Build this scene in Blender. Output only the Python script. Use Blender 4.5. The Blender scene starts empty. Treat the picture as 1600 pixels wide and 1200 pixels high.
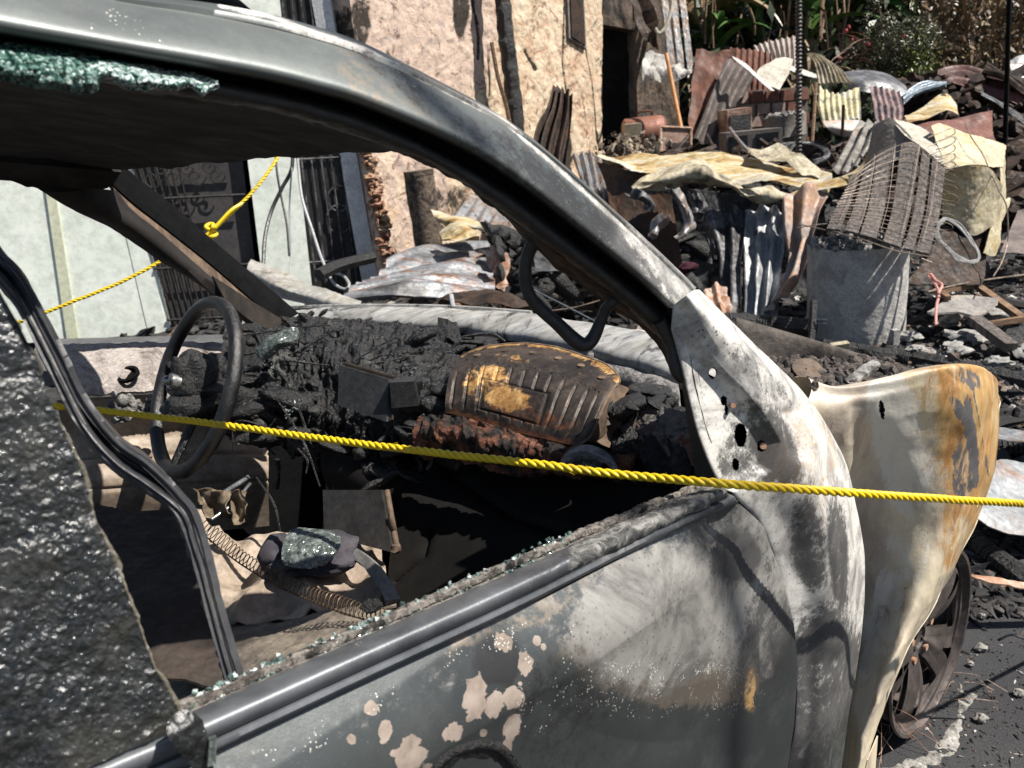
import bpy, math, random
import numpy as np
from mathutils import Vector, Matrix
R = math.radians
rng = random.Random(7)
S = bpy.context.scene
COL = S.collection
# ------------------------------------------------------------------ camera
FPX, PITCH, ROLL, TH = 1242.0, R(18.4), R(6.4), R(39.4)
CF = np.array([0, math.cos(PITCH), -math.sin(PITCH)])
CR = np.array([1.0, 0, 0])
CD = np.array([0, -math.sin(PITCH), -math.cos(PITCH)])
CAM = np.array([0, 0, 1.6])
cd = bpy.data.cameras.new('camera'); co = bpy.data.objects.new('camera', cd); COL.objects.link(co)
X = math.cos(ROLL)*CR + math.sin(ROLL)*CD
Y = -(math.cos(ROLL)*CD - math.sin(ROLL)*CR)
Z = -CF
co.matrix_world = Matrix(((X[0], Y[0], Z[0], 0), (X[1], Y[1], Z[1], 0), (X[2], Y[2], Z[2], 1.6), (0, 0, 0, 1)))
cd.sensor_width = 36; cd.lens = 36*FPX/1600; cd.clip_start = .02; cd.clip_end = 400
cd.dof.use_dof = True; cd.dof.focus_distance = 1.45; cd.dof.aperture_fstop = 9
S.camera = co
# ------------------------------------------------------------------ light
SUN_AZ, SUN_EL = R(-16), R(54)          # azimuth measured from +X towards +Y
w = bpy.data.worlds.new('World'); S.world = w; w.use_nodes = True
nt = w.node_tree; nt.nodes.clear()
sky = nt.nodes.new('ShaderNodeTexSky'); sky.sky_type = 'NISHITA'; sky.sun_disc = False
sky.sun_elevation = SUN_EL; sky.sun_rotation = math.pi/2 - SUN_AZ
bg = nt.nodes.new('ShaderNodeBackground'); bg.inputs[1].default_value = .055
wo = nt.nodes.new('ShaderNodeOutputWorld')
nt.links.new(sky.outputs[0], bg.inputs[0]); nt.links.new(bg.outputs[0], wo.inputs[0])
sl = bpy.data.lights.new('sun', 'SUN'); sl.energy = 5.0; sl.angle = R(.53); sl.color = (1, .95, .87)
so = bpy.data.objects.new('sun', sl); COL.objects.link(so)
sd = Vector((math.cos(SUN_EL)*math.cos(SUN_AZ), math.cos(SUN_EL)*math.sin(SUN_AZ), math.sin(SUN_EL)))
so.rotation_euler = sd.to_track_quat('Z', 'Y').to_euler(); so.location = (8, 0, 12)
S.view_settings.view_transform = 'Standard'; S.view_settings.look = 'None'
S.view_settings.exposure = 0.8; S.view_settings.gamma = 1
S.render.engine = 'CYCLES'
S.cycles.max_bounces = 6

# ------------------------------------------------------------------ numeric helpers
def ray(px, py):
    x, y = px-800, py-600
    a = (x*math.sin(ROLL)+y*math.cos(ROLL))/FPX; u = (x*math.cos(ROLL)-y*math.sin(ROLL))/FPX
    return CF + a*CD + u*CR
def PD(px, py, d): return CAM + ray(px, py)*d
def PG(px, py, z=0.0):
    q = ray(px, py); return CAM + q*((z-1.6)/q[2])
CO = np.array([.394, 1.08, 0]); FW = np.array([math.cos(TH), math.sin(TH), 0]); LF = np.array([-math.sin(TH), math.cos(TH), 0]); UP = np.array([0, 0, 1.0])
def CP(px, py, w):                       # onto the plane a distance w into the car from its near flank
    q = ray(px, py); return CAM + q*((LF@(CO+LF*w-CAM))/(LF@q))
def W(s, w, z): return CO + FW*s + LF*w + UP*z
def SWZ(P): d = P-CO; return d@FW, d@LF, d[2]
def SP(px, py, off=0.0):                 # onto the near flank with its tumblehome
    w_ = off
    for _ in range(6):
        P = CP(px, py, w_); w_ = .25*max(0, P[2]-1.08)+off
    return P
def PL(A, B, px, py):                    # onto the vertical plane through A and B
    n = np.cross(np.array(B)-np.array(A), UP); q = ray(px, py)
    return CAM + q*((n@(np.array(A)-CAM))/(n@q))
def _h(ix, iy, iz, seed):
    n = (ix*374761393 + iy*668265263 + iz*2147483647 + seed*1274126177) & 0xffffffff
    n = ((n ^ (n >> 13))*1274126177) & 0xffffffff
    n = ((n ^ (n >> 16))*2246822519) & 0xffffffff
    return ((n ^ (n >> 15)) & 0xffff)/65535.0
def vnoise(P, seed=0):
    P = np.asarray(P, float); i = np.floor(P).astype(np.int64); f = P-i; f = f*f*(3-2*f)
    r = 0
    for dx in (0, 1):
        for dy in (0, 1):
            for dz in (0, 1):
                wgt = (f[..., 0] if dx else 1-f[..., 0])*(f[..., 1] if dy else 1-f[..., 1])*(f[..., 2] if dz else 1-f[..., 2])
                r = r + wgt*_h(i[..., 0]+dx, i[..., 1]+dy, i[..., 2]+dz, seed)
    return r*2-1
def fbm(P, scale=1, oct=4, seed=0, gain=.5):
    P = np.asarray(P, float)*scale; a, r, n = 1.0, 0, 0
    for k in range(oct):
        r = r + a*vnoise(P*(2.03**k)+17.3*k, seed+k); n += a; a *= gain
    return r/n
def cat(pts, n):                         # Catmull-Rom resample of a polyline (uniform in index)
    p = np.asarray(pts, float); m = len(p)
    if m == 2: return p[0]+(p[1]-p[0])*np.linspace(0, 1, n)[:, None]
    e = np.vstack([2*p[0]-p[1], p, 2*p[-1]-p[-2]])
    t = np.linspace(0, m-1, n); k = np.minimum(t.astype(int), m-2); f = (t-k)[:, None]
    a, b, c, d = e[k], e[k+1], e[k+2], e[k+3]
    return .5*((2*b)+(c-a)*f+(2*a-5*b+4*c-d)*f**2+(3*b-a-3*c+d)*f**3)
def catl(pts, n):                        # the same, even in length
    q = cat(pts, 12*len(pts)+1); L = np.r_[0, np.cumsum(np.linalg.norm(np.diff(q, axis=0), axis=1))]
    t = np.linspace(0, L[-1], n); return np.stack([np.interp(t, L, q[:, k]) for k in range(q.shape[1])], 1)
def loft(rows, nu, nv, even=True):       # rows of 3D points -> (nv, nu, 3)
    rs = np.array([(catl if even else cat)(r, nu) for r in rows])
    out = np.empty((nv, nu, 3))
    flat = rs.reshape(len(rs), -1)
    return cat(flat, nv).reshape(nv, nu, 3)
def gnormals(G):
    du = np.gradient(G, axis=1); dv = np.gradient(G, axis=0); n = np.cross(du, dv)
    n /= np.linalg.norm(n, axis=-1, keepdims=True)+1e-12
    return n
def facecam(G, n):                       # normals turned to the open side seen here
    c = (n*(CAM-G)).sum(-1).mean(); return n if c > 0 else -n
# ------------------------------------------------------------------ mesh building
class MB:
    def __init__(s): s.v = []; s.f = []; s.n = 0; s.at = {}
    def add(s, v, f):
        v = np.asarray(v, float).reshape(-1, 3); s.v.append(v); s.f += [tuple(int(i)+s.n for i in q) for q in f]; s.n += len(v); return s
    def box(s, c, size, ax=None, jit=0, seed=0):
        ax = np.eye(3) if ax is None else np.asarray(ax); sx, sy, sz = np.array(size)/2
        v = np.array([[i*sx, j*sy, k*sz] for i in (-1, 1) for j in (-1, 1) for k in (-1, 1)])
        if jit: v = v + np.array([[rng.uniform(-jit, jit) for _ in range(3)] for _ in range(8)])
        return s.add(np.asarray(c)+v@ax, [(0, 1, 3, 2), (4, 6, 7, 5), (0, 4, 5, 1), (2, 3, 7, 6), (0, 2, 6, 4), (1, 5, 7, 3)])
    def tube(s, pts, r, k=8, smooth=True, n=None, flat=1.0, cap=True):
        p = np.asarray(pts, float)
        if n: p = catl(p, n)
        m = len(p); rr = np.interp(np.linspace(0, 1, m), np.linspace(0, 1, len(np.atleast_1d(r))), np.atleast_1d(r)) if np.ndim(r) else np.full(m, r)
        T = np.gradient(p, axis=0); T /= np.linalg.norm(T, axis=1, keepdims=True)+1e-12
        u = np.cross(T[0], [0, 0, 1.0]); u = u if np.linalg.norm(u) > .1 else np.cross(T[0], [1.0, 0, 0]); u /= np.linalg.norm(u)
        vs = []
        for i in range(m):
            u = u-T[i]*(u@T[i]); u /= np.linalg.norm(u); b = np.cross(T[i], u)
            a = np.linspace(0, 2*math.pi, k, endpoint=False)
            vs.append(p[i]+rr[i]*(np.cos(a)[:, None]*u+flat*np.sin(a)[:, None]*b))
        f = [(i*k+j, i*k+(j+1) % k, (i+1)*k+(j+1) % k, (i+1)*k+j) for i in range(m-1) for j in range(k)]
        if cap: f += [tuple(range(k))[::-1], tuple((m-1)*k+j for j in range(k))]
        return s.add(np.vstack(vs), f)
    def grid(s, G, thick=0, keep=None, tn=None):
        nv, nu = G.shape[:2]
        q = [(i*nu+j, i*nu+j+1, (i+1)*nu+j+1, (i+1)*nu+j) for i in range(nv-1) for j in range(nu-1) if keep is None or keep[i, j]]
        if not thick: return s.add(G, q)
        n = gnormals(G) if tn is None else tn
        B = G - n*thick; N = nv*nu
        f = list(q)+[tuple(N+i for i in t[::-1]) for t in q]
        if keep is None:
            bd = [j for j in range(nu)]+[i*nu+nu-1 for i in range(1, nv)]+[(nv-1)*nu+j for j in range(nu-2, -1, -1)]+[i*nu for i in range(nv-2, 0, -1)]
            f += [(bd[k], bd[k-1], N+bd[k-1], N+bd[k]) for k in range(len(bd))]
        return s.add(np.concatenate([G.reshape(-1, 3), B.reshape(-1, 3)]), f)
    def blob(s, c, r, seed=0, amp=.25, sc=1.6, sub=2, ax=None):
        v, f = ICO[sub]; r = np.array(r if np.ndim(r) else (r, r, r), float)
        d = 1+amp*fbm(v, sc, 3, seed); q = v*d[:, None]*r
        if ax is not None: q = q@np.asarray(ax)
        return s.add(np.asarray(c)+q, f)
    def disc(s, c, n, r, k=24, r2=0, th=.004):
        n = np.asarray(n, float); n /= np.linalg.norm(n); u = np.cross(n, [0, 0, 1.0]); u = u if np.linalg.norm(u) > .1 else np.cross(n, [1.0, 0, 0]); u /= np.linalg.norm(u); b = np.cross(n, u)
        a = np.linspace(0, 2*math.pi, k, endpoint=False); ring = np.cos(a)[:, None]*u+np.sin(a)[:, None]*b
        v = np.vstack([c+ring*r+n*th/2, c+ring*r-n*th/2, c+ring*max(r2, 1e-5)+n*th/2, c+ring*max(r2, 1e-5)-n*th/2])
        f = []
        for j in range(k):
            q = (j+1) % k
            f += [(j, j+k, q+k, q), (j, q, q+2*k, j+2*k), (j+k, j+3*k, q+3*k, q+k)]
            if r2: f.append((j+2*k, q+2*k, q+3*k, j+3*k))
        return s.add(v, f)
def _ico(sub):
    bm = __import__('bmesh').new(); __import__('bmesh').ops.create_icosphere(bm, subdivisions=sub, radius=1)
    bm.verts.ensure_lookup_table(); v = np.array([x.co[:] for x in bm.verts]); f = [tuple(x.index for x in q.verts) for q in bm.faces]; bm.free(); return v, f
ICO = {k: _ico(k) for k in (1, 2, 3, 4)}
ORG = {}
def root(name, loc, label, cat_, group=None):
    o = bpy.data.objects.new(name, None); COL.objects.link(o); o.location = tuple(loc); o.empty_display_size = .1
    ORG[o.name] = np.array(loc, float); o['label'] = label; o['category'] = cat_
    if group: o['group'] = group
    return o
def obj(name, mb, mat, parent=None, smooth=True, attrs=None, label=None):
    V = np.vstack(mb.v)
    if parent is None or name: org = np.array([V[:, 0].mean(), V[:, 1].mean(), V[:, 2].min()])
    me = bpy.data.meshes.new(name); me.from_pydata((V-org).tolist(), [], mb.f); me.update()
    if smooth: me.polygons.foreach_set('use_smooth', [True]*len(me.polygons))
    for m in (mat if isinstance(mat, (list, tuple)) else [mat]): me.materials.append(m)
    for k, a in {**mb.at, **(attrs or {})}.items():
        at = me.attributes.new(k, 'FLOAT', 'POINT'); a = np.asarray(a, np.float32).ravel()
        if len(a) < len(V): a = np.resize(a, len(V))
        at.data.foreach_set('value', a)
    if smooth: me.set_sharp_from_angle(angle=R(50))
    o = bpy.data.objects.new(name, me); COL.objects.link(o); ORG[o.name] = org
    if parent: o.parent = parent; o.location = tuple(org-ORG[parent.name])
    else: o.location = tuple(org)
    if label: o['label'] = label
    return o
def tag(o, label=None, cat_=None, group=None, kind=None):
    if label: o['label'] = label
    if cat_: o['category'] = cat_
    if group: o['group'] = group
    if kind: o['kind'] = kind
    return o
# ------------------------------------------------------------------ materials
class NT:
    def __init__(s, name):
        s.m = bpy.data.materials.new(name); s.m.use_nodes = True; s.t = s.m.node_tree; s.t.nodes.clear()
        s.out = s.n('ShaderNodeOutputMaterial'); s.b = s.n('ShaderNodeBsdfPrincipled'); s.l(s.b.outputs[0], s.out.inputs[0])
        s.co = s.n('ShaderNodeTexCoord').outputs['Object']
    def n(s, k, **kw):
        x = s.t.nodes.new(k)
        for a, b in kw.items(): setattr(x, a, b)
        return x
    def l(s, a, b): s.t.links.new(a, b)
    def val(s, inp, v):
        if hasattr(v, 'is_linked') or isinstance(v, bpy.types.NodeSocket): s.l(v, inp)
        else: inp.default_value = v
    def vec(s, scale=(1, 1, 1), rot=(0, 0, 0)):
        m = s.n('ShaderNodeMapping'); s.l(s.co, m.inputs[0]); m.inputs['Scale'].default_value = scale; m.inputs['Rotation'].default_value = rot; return m.outputs[0]
    def noise(s, sc, det=6, rough=.6, dist=0, vec=None):
        x = s.n('ShaderNodeTexNoise'); s.l(vec or s.co, x.inputs['Vector']); x.inputs['Scale'].default_value = sc; x.inputs['Detail'].default_value = det
        x.inputs['Roughness'].default_value = rough; x.inputs['Distortion'].default_value = dist; return x.outputs[0]
    def voro(s, sc, feat='F1', vec=None, out=0):
        x = s.n('ShaderNodeTexVoronoi', feature=feat); s.l(vec or s.co, x.inputs['Vector']); x.inputs['Scale'].default_value = sc; return x.outputs[out]
    def ramp(s, fac, stops, interp='LINEAR'):
        x = s.n('ShaderNodeValToRGB'); s.l(fac, x.inputs[0]); e = x.color_ramp; e.interpolation = interp
        while len(e.elements) < len(stops): e.elements.new(.5)
        for k, (p, c) in enumerate(stops):
            e.elements[k].position = p; e.elements[k].color = (*c, 1) if len(c) == 3 else c
        return x.outputs[0]
    def rng_(s, fac, a, b, c=0, d=1, smooth=True):
        x = s.n('ShaderNodeMapRange'); x.interpolation_type = 'SMOOTHSTEP' if smooth else 'LINEAR'; s.l(fac, x.inputs[0])
        for k, v in zip((1, 2, 3, 4), (a, b, c, d)): x.inputs[k].default_value = v
        return x.outputs[0]
    def math(s, op, a, b=0):
        x = s.n('ShaderNodeMath', operation=op); s.val(x.inputs[0], a); s.val(x.inputs[1], b); return x.outputs[0]
    def mix(s, f, a, b):
        x = s.n('ShaderNodeMix', data_type='RGBA'); s.val(x.inputs[0], f)
        for i, v in ((6, a), (7, b)): s.val(x.inputs[i], (*v, 1) if isinstance(v, tuple) and len(v) == 3 else v)
        return x.outputs[2]
    def attr(s, nm): x = s.n('ShaderNodeAttribute', attribute_name=nm); return x.outputs['Fac']
    def facets(s, sc, amt, bump=None):
        x = s.n('ShaderNodeTexVoronoi'); s.l(s.co, x.inputs['Vector']); x.inputs['Scale'].default_value = sc
        sb = s.n('ShaderNodeVectorMath', operation='SUBTRACT'); s.l(x.outputs['Color'], sb.inputs[0]); sb.inputs[1].default_value = (.5, .5, .5)
        ml = s.n('ShaderNodeVectorMath', operation='SCALE'); s.l(sb.outputs[0], ml.inputs[0]); ml.inputs['Scale'].default_value = amt
        g = bump.outputs[0] if bump else s.n('ShaderNodeNewGeometry').outputs['Normal']
        ad = s.n('ShaderNodeVectorMath', operation='ADD'); s.l(g, ad.inputs[0]); s.l(ml.outputs[0], ad.inputs[1])
        nn = s.n('ShaderNodeVectorMath', operation='NORMALIZE'); s.l(ad.outputs[0], nn.inputs[0]); s.l(nn.outputs[0], s.b.inputs['Normal'])
    def bump(s, h, st=.3, dist=.01):
        x = s.n('ShaderNodeBump'); x.inputs['Strength'].default_value = st; x.inputs['Distance'].default_value = dist; s.l(h, x.inputs['Height'])
        s.l(x.outputs[0], s.b.inputs['Normal']); return x
    def fin(s, col, rough=.7, metal=0.0, spec=.5):
        s.val(s.b.inputs['Base Color'], (*col, 1) if isinstance(col, tuple) and len(col) == 3 else col)
        s.val(s.b.inputs['Roughness'], rough); s.val(s.b.inputs['Metallic'], metal); s.b.inputs['Specular IOR Level'].default_value = spec
        return s.m
def mottle(name, cols, sc=6, det=8, rough=.8, metal=0.0, bump=.4, bsc=40, bdist=.01, stretch=(1, 1, 1), soot=0.0, spec=.4, rot=(0, 0, 0), contrast=.2, dist=.6):
    """patchy burnt surface: colours spread over a distorted noise, optional soot overlay"""
    t = NT(name); v = t.vec(stretch, rot)
    a = t.noise(sc, det, .65, dist, v); lo, hi = .5-contrast, .5+contrast
    st = [(lo+(hi-lo)*i/(max(1, len(cols)-1)), c) for i, c in enumerate(cols)]
    c = t.ramp(a, st)
    fine = t.noise(sc*9, 5, .7, 0, v); c = t.mix(t.rng_(fine, .35, .7, 0, .45), c, tuple(x*.45 for x in cols[0]))
    if soot:
        sn = t.noise(sc*.6+1.3, 6, .7, 1.2, t.vec((1.3, .9, 1.1), (1, .4, .2))); c = t.mix(t.rng_(sn, .62-soot*.3, .72-soot*.3, 0, .92), c, (.012, .011, .012))
    h = t.math('ADD', t.noise(bsc, 8, .65, 0, v), t.math('MULTIPLY', a, .6)); t.bump(h, bump, bdist)
    ro = t.rng_(t.noise(sc*3, 4), .3, .7, max(.05, rough-.15), min(1, rough+.15))
    return t.fin(c, ro, metal, spec)
M = {}
M['char'] = mottle('char', [(.003, .003, .0035), (.008, .0077, .008), (.026, .025, .025)], 14, rough=.52, bump=.9, bsc=60, bdist=.02, spec=.6)
M['charmelt'] = mottle('charmelt', [(.002, .002, .0025), (.006, .006, .0065), (.016, .0155, .0155), (.11, .105, .1)], 15, rough=.36, bump=1.0, bsc=150, bdist=.006, spec=.5, contrast=.24)  # palest tone paints grey sheen highlights as well as ash patches
M['charash'] = mottle('charash', [(.03, .03, .032), (.12, .115, .11), (.4, .38, .36), (.05, .05, .05)], 22, rough=.85, bump=.9, bsc=90, bdist=.01)
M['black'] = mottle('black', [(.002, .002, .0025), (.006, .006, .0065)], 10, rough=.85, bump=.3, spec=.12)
M['brownchar'] = mottle('brownchar', [(.006, .005, .0045), (.02, .012, .008), (.055, .028, .016), (.009, .008, .008)], 10, rough=.75, bump=.4, bsc=80, bdist=.004)
M['wood'] = mottle('wood', [(.05, .03, .02), (.2, .12, .07), (.35, .24, .15)], 6, stretch=(1, 1, 12), bump=.5)
M['zinc'] = mottle('zinc', [(.1, .1, .1), (.3, .31, .32), (.24, .17, .13), (.4, .4, .4)], 4, rough=.45, metal=.35, bump=.25, bsc=30, bdist=.004, soot=.25)
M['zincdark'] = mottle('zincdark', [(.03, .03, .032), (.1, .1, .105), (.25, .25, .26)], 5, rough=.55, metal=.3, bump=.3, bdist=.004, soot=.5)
M['rust'] = mottle('rust', [(.02, .01, .008), (.09, .03, .018), (.2, .075, .035), (.12, .07, .05)], 5, rough=.8, bump=.4, bdist=.004)
M['rustpale'] = mottle('rustpale', [(.1, .05, .03), (.38, .2, .12), (.55, .42, .34), (.2, .1, .06)], 7, rough=.8, bump=.4, bdist=.004)
M['tansheet'] = mottle('tansheet', [(.04, .028, .02), (.24, .13, .04), (.44, .32, .14), (.52, .46, .32), (.5, .48, .42), (.24, .11, .045)], 3.5, rough=.7, metal=.1, bump=.4, bdist=.006, stretch=(.5, 2.2, 2.2), contrast=.2, dist=1.2)
M['cream'] = mottle('cream', [(.22, .2, .16), (.44, .41, .34), (.54, .52, .46)], 5, rough=.7, bump=.3, bdist=.004)
M['creamyellow'] = mottle('creamyellow', [(.04, .035, .03), (.2, .17, .12), (.42, .36, .24), (.5, .46, .36), (.3, .19, .08)], 5, rough=.7, bump=.35, bdist=.005, contrast=.2, dist=1.2)
# ------------------------------------------------------------------ the burnt car
def proj(P):
    d = np.asarray(P)-CAM; k = d@CF; a = d@CD/k; u = d@CR/k
    return 800+FPX*(a*math.sin(ROLL)+u*math.cos(ROLL)), 600+FPX*(a*math.cos(ROLL)-u*math.sin(ROLL))
def ell(G, x, y, rx, ry, rot=0):         # 1 at the middle of a patch, 0.5 at its rim, measured where the patch sits on the surface
    X_, Y_ = proj(G); c, s_ = math.cos(R(rot)), math.sin(R(rot)); a = (X_-x)*c+(Y_-y)*s_; b = -(X_-x)*s_+(Y_-y)*c
    return np.clip(1-.5*np.sqrt((a/rx)**2+(b/ry)**2), 0, 1)
def mx(*a):
    r = a[0]
    for q in a[1:]: r = np.maximum(r, q)
    return r
def soft(G, lst): return mx(*[k*np.clip(ell(G, *e)*2, 0, 1) for k, e in lst])
def line_m(G, pts, wd):                  # streak along a polyline
    X_, Y_ = proj(G); best = np.full(X_.shape, 1e9)
    for (ax, ay), (bx, by) in zip(pts[:-1], pts[1:]):
        t = np.clip(((X_-ax)*(bx-ax)+(Y_-ay)*(by-ay))/((bx-ax)**2+(by-ay)**2), 0, 1)
        best = np.minimum(best, np.hypot(X_-ax-t*(bx-ax), Y_-ay-t*(by-ay)))
    return np.clip(1-.5*best/wd, 0, 1)
def paint_mat(name='car_paint', base=((.045, .05, .052), (.08, .088, .088)), rough=.36, ak=1.0):
    t = NT(name)
    n1 = t.noise(3, 5); n2 = t.noise(60, 6, .7); n3 = t.noise(420, 3, .7); n4 = t.noise(14, 6, .7)
    c = t.mix(t.rng_(n1, .35, .65), base[0], base[1])
    c = t.mix(t.rng_(n3, .62, .72, 0, .35), c, (.3, .31, .3))
    c = t.mix(t.rng_(n4, .5, .75, 0, .35), c, (.13, .13, .125))
    wob = t.math('ADD', t.math('MULTIPLY', t.math('SUBTRACT', n2, .5), 1.7), t.math('ADD', t.math('MULTIPLY', t.math('SUBTRACT', n4, .5), 1.5), t.math('MULTIPLY', t.math('SUBTRACT', t.noise(260, 5, .8), .5), 1.1)))
    # burnt brown film
    tn = t.rng_(t.math('ADD', t.attr('tan'), t.math('MULTIPLY', wob, .6)), .45, .7); c = t.mix(t.math('MULTIPLY', tn, .75), c, (.2, .165, .13))
    av = t.math('ADD', t.attr('ash'), t.math('MULTIPLY', wob, .55)); am = t.rng_(av, .42, .8)
    ac = t.ramp(t.noise(9, 8, .7, 1.0), [(p_, tuple(ak*q_ for q_ in c_)) for p_, c_ in [(.3, (.09, .088, .086)), (.42, (.21, .2, .19)), (.52, (.37, .355, .33)), (.62, (.46, .45, .42)), (.74, (.2, .175, .145))]])
    pores = t.rng_(t.voro(130, 'F1', t.vec((1, 1, 1))), .1, .3, 1, 0); ac = t.mix(t.math('MULTIPLY', pores, t.rng_(n4, .42, .62)), ac, (.06, .057, .054))
    ac = t.mix(t.rng_(t.noise(150, 5, .8), .5, .68, 0, .5), ac, (.14, .135, .13))
    c = t.mix(am, c, ac)
    og = t.rng_(t.math('ADD', t.attr('orange'), t.math('MULTIPLY', wob, .5)), .4, .75); oc = t.ramp(t.noise(16, 6, .7), [(.3, (.2, .09, .035)), (.5, (.48, .25, .08)), (.7, (.58, .42, .2))])
    c = t.mix(og, c, oc)
    so_ = t.rng_(t.math('ADD', t.attr('soot'), t.math('MULTIPLY', wob, .7)), .35, .75); c = t.mix(t.math('MULTIPLY', so_, .9), c, (.035, .034, .035))
    pv = t.math('ADD', t.attr('peel'), t.math('MULTIPLY', t.math('SUBTRACT', t.noise(42, 4, .6, 1.5), .5), 1.1))
    pm = t.rng_(pv, .5, .512); pc = t.ramp(t.noise(25, 5), [(.35, (.15, .12, .1)), (.5, (.26, .21, .175)), (.65, (.33, .275, .235))]); c = t.mix(pm, c, pc)
    sp = t.rng_(t.math('MULTIPLY', t.attr('speck'), t.math('MULTIPLY', t.rng_(t.voro(330, 'F1', t.vec((1, 1, .6))), .2, .34, 1, 0), t.rng_(t.noise(26, 5, .8), .5, .58))), .35, .5); c = t.mix(sp, c, (.62, .6, .54))
    ro = t.math('MAXIMUM', rough, t.math('MAXIMUM', t.math('MULTIPLY', am, .62), t.math('MULTIPLY', pm, .8)))
    ro = t.math('ADD', ro, t.math('MULTIPLY', t.math('SUBTRACT', n2, .4), .25))
    h = t.math('ADD', t.math('MULTIPLY', n2, .25), t.math('ADD', t.math('MULTIPLY', n3, .12), t.math('ADD', t.math('MULTIPLY', pm, -.5), t.math('MULTIPLY', sp, .5))))
    t.bump(h, .35, .0022)
    mt = t.math('MULTIPLY', t.math('SUBTRACT', 1.0, t.math('MAXIMUM', am, t.math('MAXIMUM', pm, og))), .45)
    return t.fin(c, ro, mt, .5)
M['paint'] = paint_mat(ak=.54)
def attrs(G, **k):
    z = np.zeros(G.shape[:2]); d = {n: k.get(n, z) for n in ('ash', 'peel', 'soot', 'tan', 'orange', 'speck')}
    return {a: np.asarray(b).ravel() for a, b in d.items()}
car = root('burnt_car', W(.1, .8, 0), 'burnt out dark grey car with its windows gone, filling the foreground', 'car')
sp = lambda pts, off=0: [SP(x, y, off) for x, y in pts]
# --- roof rail and windscreen pillar (near side)
outer = [(-260, -120), (-120, -82), (0, -50), (110, -22), (200, 0), (300, 8), (400, 24), (500, 50), (567, 73), (667, 123), (783, 187), (880, 263), (1010, 380), (1085, 452)]
bead = [(-260, -108), (-120, -70), (0, -38), (110, -10), (200, 10), (300, 24), (400, 43), (500, 68), (567, 90), (667, 134), (783, 196), (880, 270), (1004, 385), (1080, 458)]
low = [(-260, -5), (-120, 20), (0, 43), (110, 62), (167, 72), (333, 101), (420, 117), (500, 137), (567, 157), (700, 213), (800, 272), (933, 377), (1000, 432), (1050, 478)]
lerp = lambda a, b, t: [((1-t)*p[0]+t*q[0], (1-t)*p[1]+t*q[1]) for p, q in zip(catpx(a), catpx(b))]
def catpx(a, n=40):
    q = catl(np.array([(x, y, 0) for x, y in a], float), n); return [(x, y) for x, y, _ in q]
rows = [sp(catpx(outer), .06), sp(lerp(outer, bead, .5), .035), sp(catpx(bead), .045), sp(lerp(bead, low, .05), .034), sp(lerp(bead, low, .35), .019), sp(lerp(bead, low, .7), .006), sp(lerp(bead, low, .94), .002), sp(catpx(low), .014), sp([(x-1, y+4) for x, y in catpx(low)], .05)]
G = loft(rows, 420, 70)
soot = soft(G, [(.55, (690, 130, 60, 14, 25)), (.7, (900, 340, 160, 22, 43)), (.55, (760, 230, 200, 16, 36))])
ash = mx(line_m(G, [(985, 395), (1020, 440), (1052, 478)], 13), line_m(G, [(345, 14), (420, 32), (567, 82), (783, 191), (1080, 455)], 5)*.95, .85*line_m(G, [(975, 380), (1080, 470)], 34))
speck = .8*soft(G, [(1, (170, 40, 60, 14, 20)), (1, (640, 125, 30, 8, 30)), (.5, (860, 260, 300, 60, 35))])
M['skylit_paint'] = paint_mat('skylit_rail_paint', ((.095, .105, .103), (.14, .153, .147)), .44, 1.4)  # paler copy of the car paint, sky reflection put into the base colour
obj('windscreen_pillar', MB().grid(G, .004), M['skylit_paint'], car, attrs={k: np.r_[v, v] for k, v in attrs(G, ash=ash, soot=soot, speck=speck, tan=.55*soft(G, [(1, (1000, 400, 120, 60, 45)), (.9, (760, 250, 260, 60, 35))])).items()})
# --- dark groove, rubber trim roll, ragged inner lip
tb = [(-260, 55), (-120, 75), (0, 95), (110, 112), (200, 130), (333, 152), (420, 166), (533, 197), (613, 227), (677, 250), (767, 310), (867, 388), (960, 458), (1012, 505), (1035, 525)]
gr = [(-260, 28), (-120, 50), (0, 70), (110, 90), (200, 106), (333, 130), (420, 146), (500, 164), (600, 198), (700, 250), (800, 306), (900, 380), (970, 435), (1030, 482), (1052, 500)]
M['rubber'] = mottle('rubber', [(.012, .012, .013), (.03, .03, .032)], 30, rough=.5, bump=.6, bsc=300, bdist=.002, spec=.6)
G = loft([sp(catpx(low), .05), sp(lerp(low, gr, .5), .075), sp(catpx(gr), .07), sp(lerp(gr, tb, .25), .045), sp(lerp(gr, tb, .55), .04), sp(lerp(gr, tb, .85), .055), sp(catpx(tb), .08)], 500, 40)
G = G + UP*(fbm(G, 60, 3, 3)*.0014)[..., None]
jag = np.clip(fbm(G[-1], 35, 3, 8), 0, 1)*.011; G[-1] -= UP*jag[:, None]; G[-2] -= UP*jag[:, None]*.6
obj('door_opening_trim', MB().grid(G, .005), M['rubber'], car)
inn = [(613, 229), (700, 268), (767, 314), (850, 396), (900, 434), (960, 478), (1000, 505), (1035, 545), (1052, 580)]
tb2 = [(613, 225), (690, 256), (767, 308), (850, 372), (900, 410), (960, 456), (1000, 490), (1050, 510), (1066, 560)]
G = loft([sp(catpx(tb2), .06), sp(lerp(tb2, inn, .5), .09), sp(catpx(inn), .14)], 200, 16)
G += UP*(fbm(G, 40, 4, 9)*.006)[..., None]
obj('pillar_inner_side', MB().grid(G, .004), M['brownchar'], car)
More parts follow.
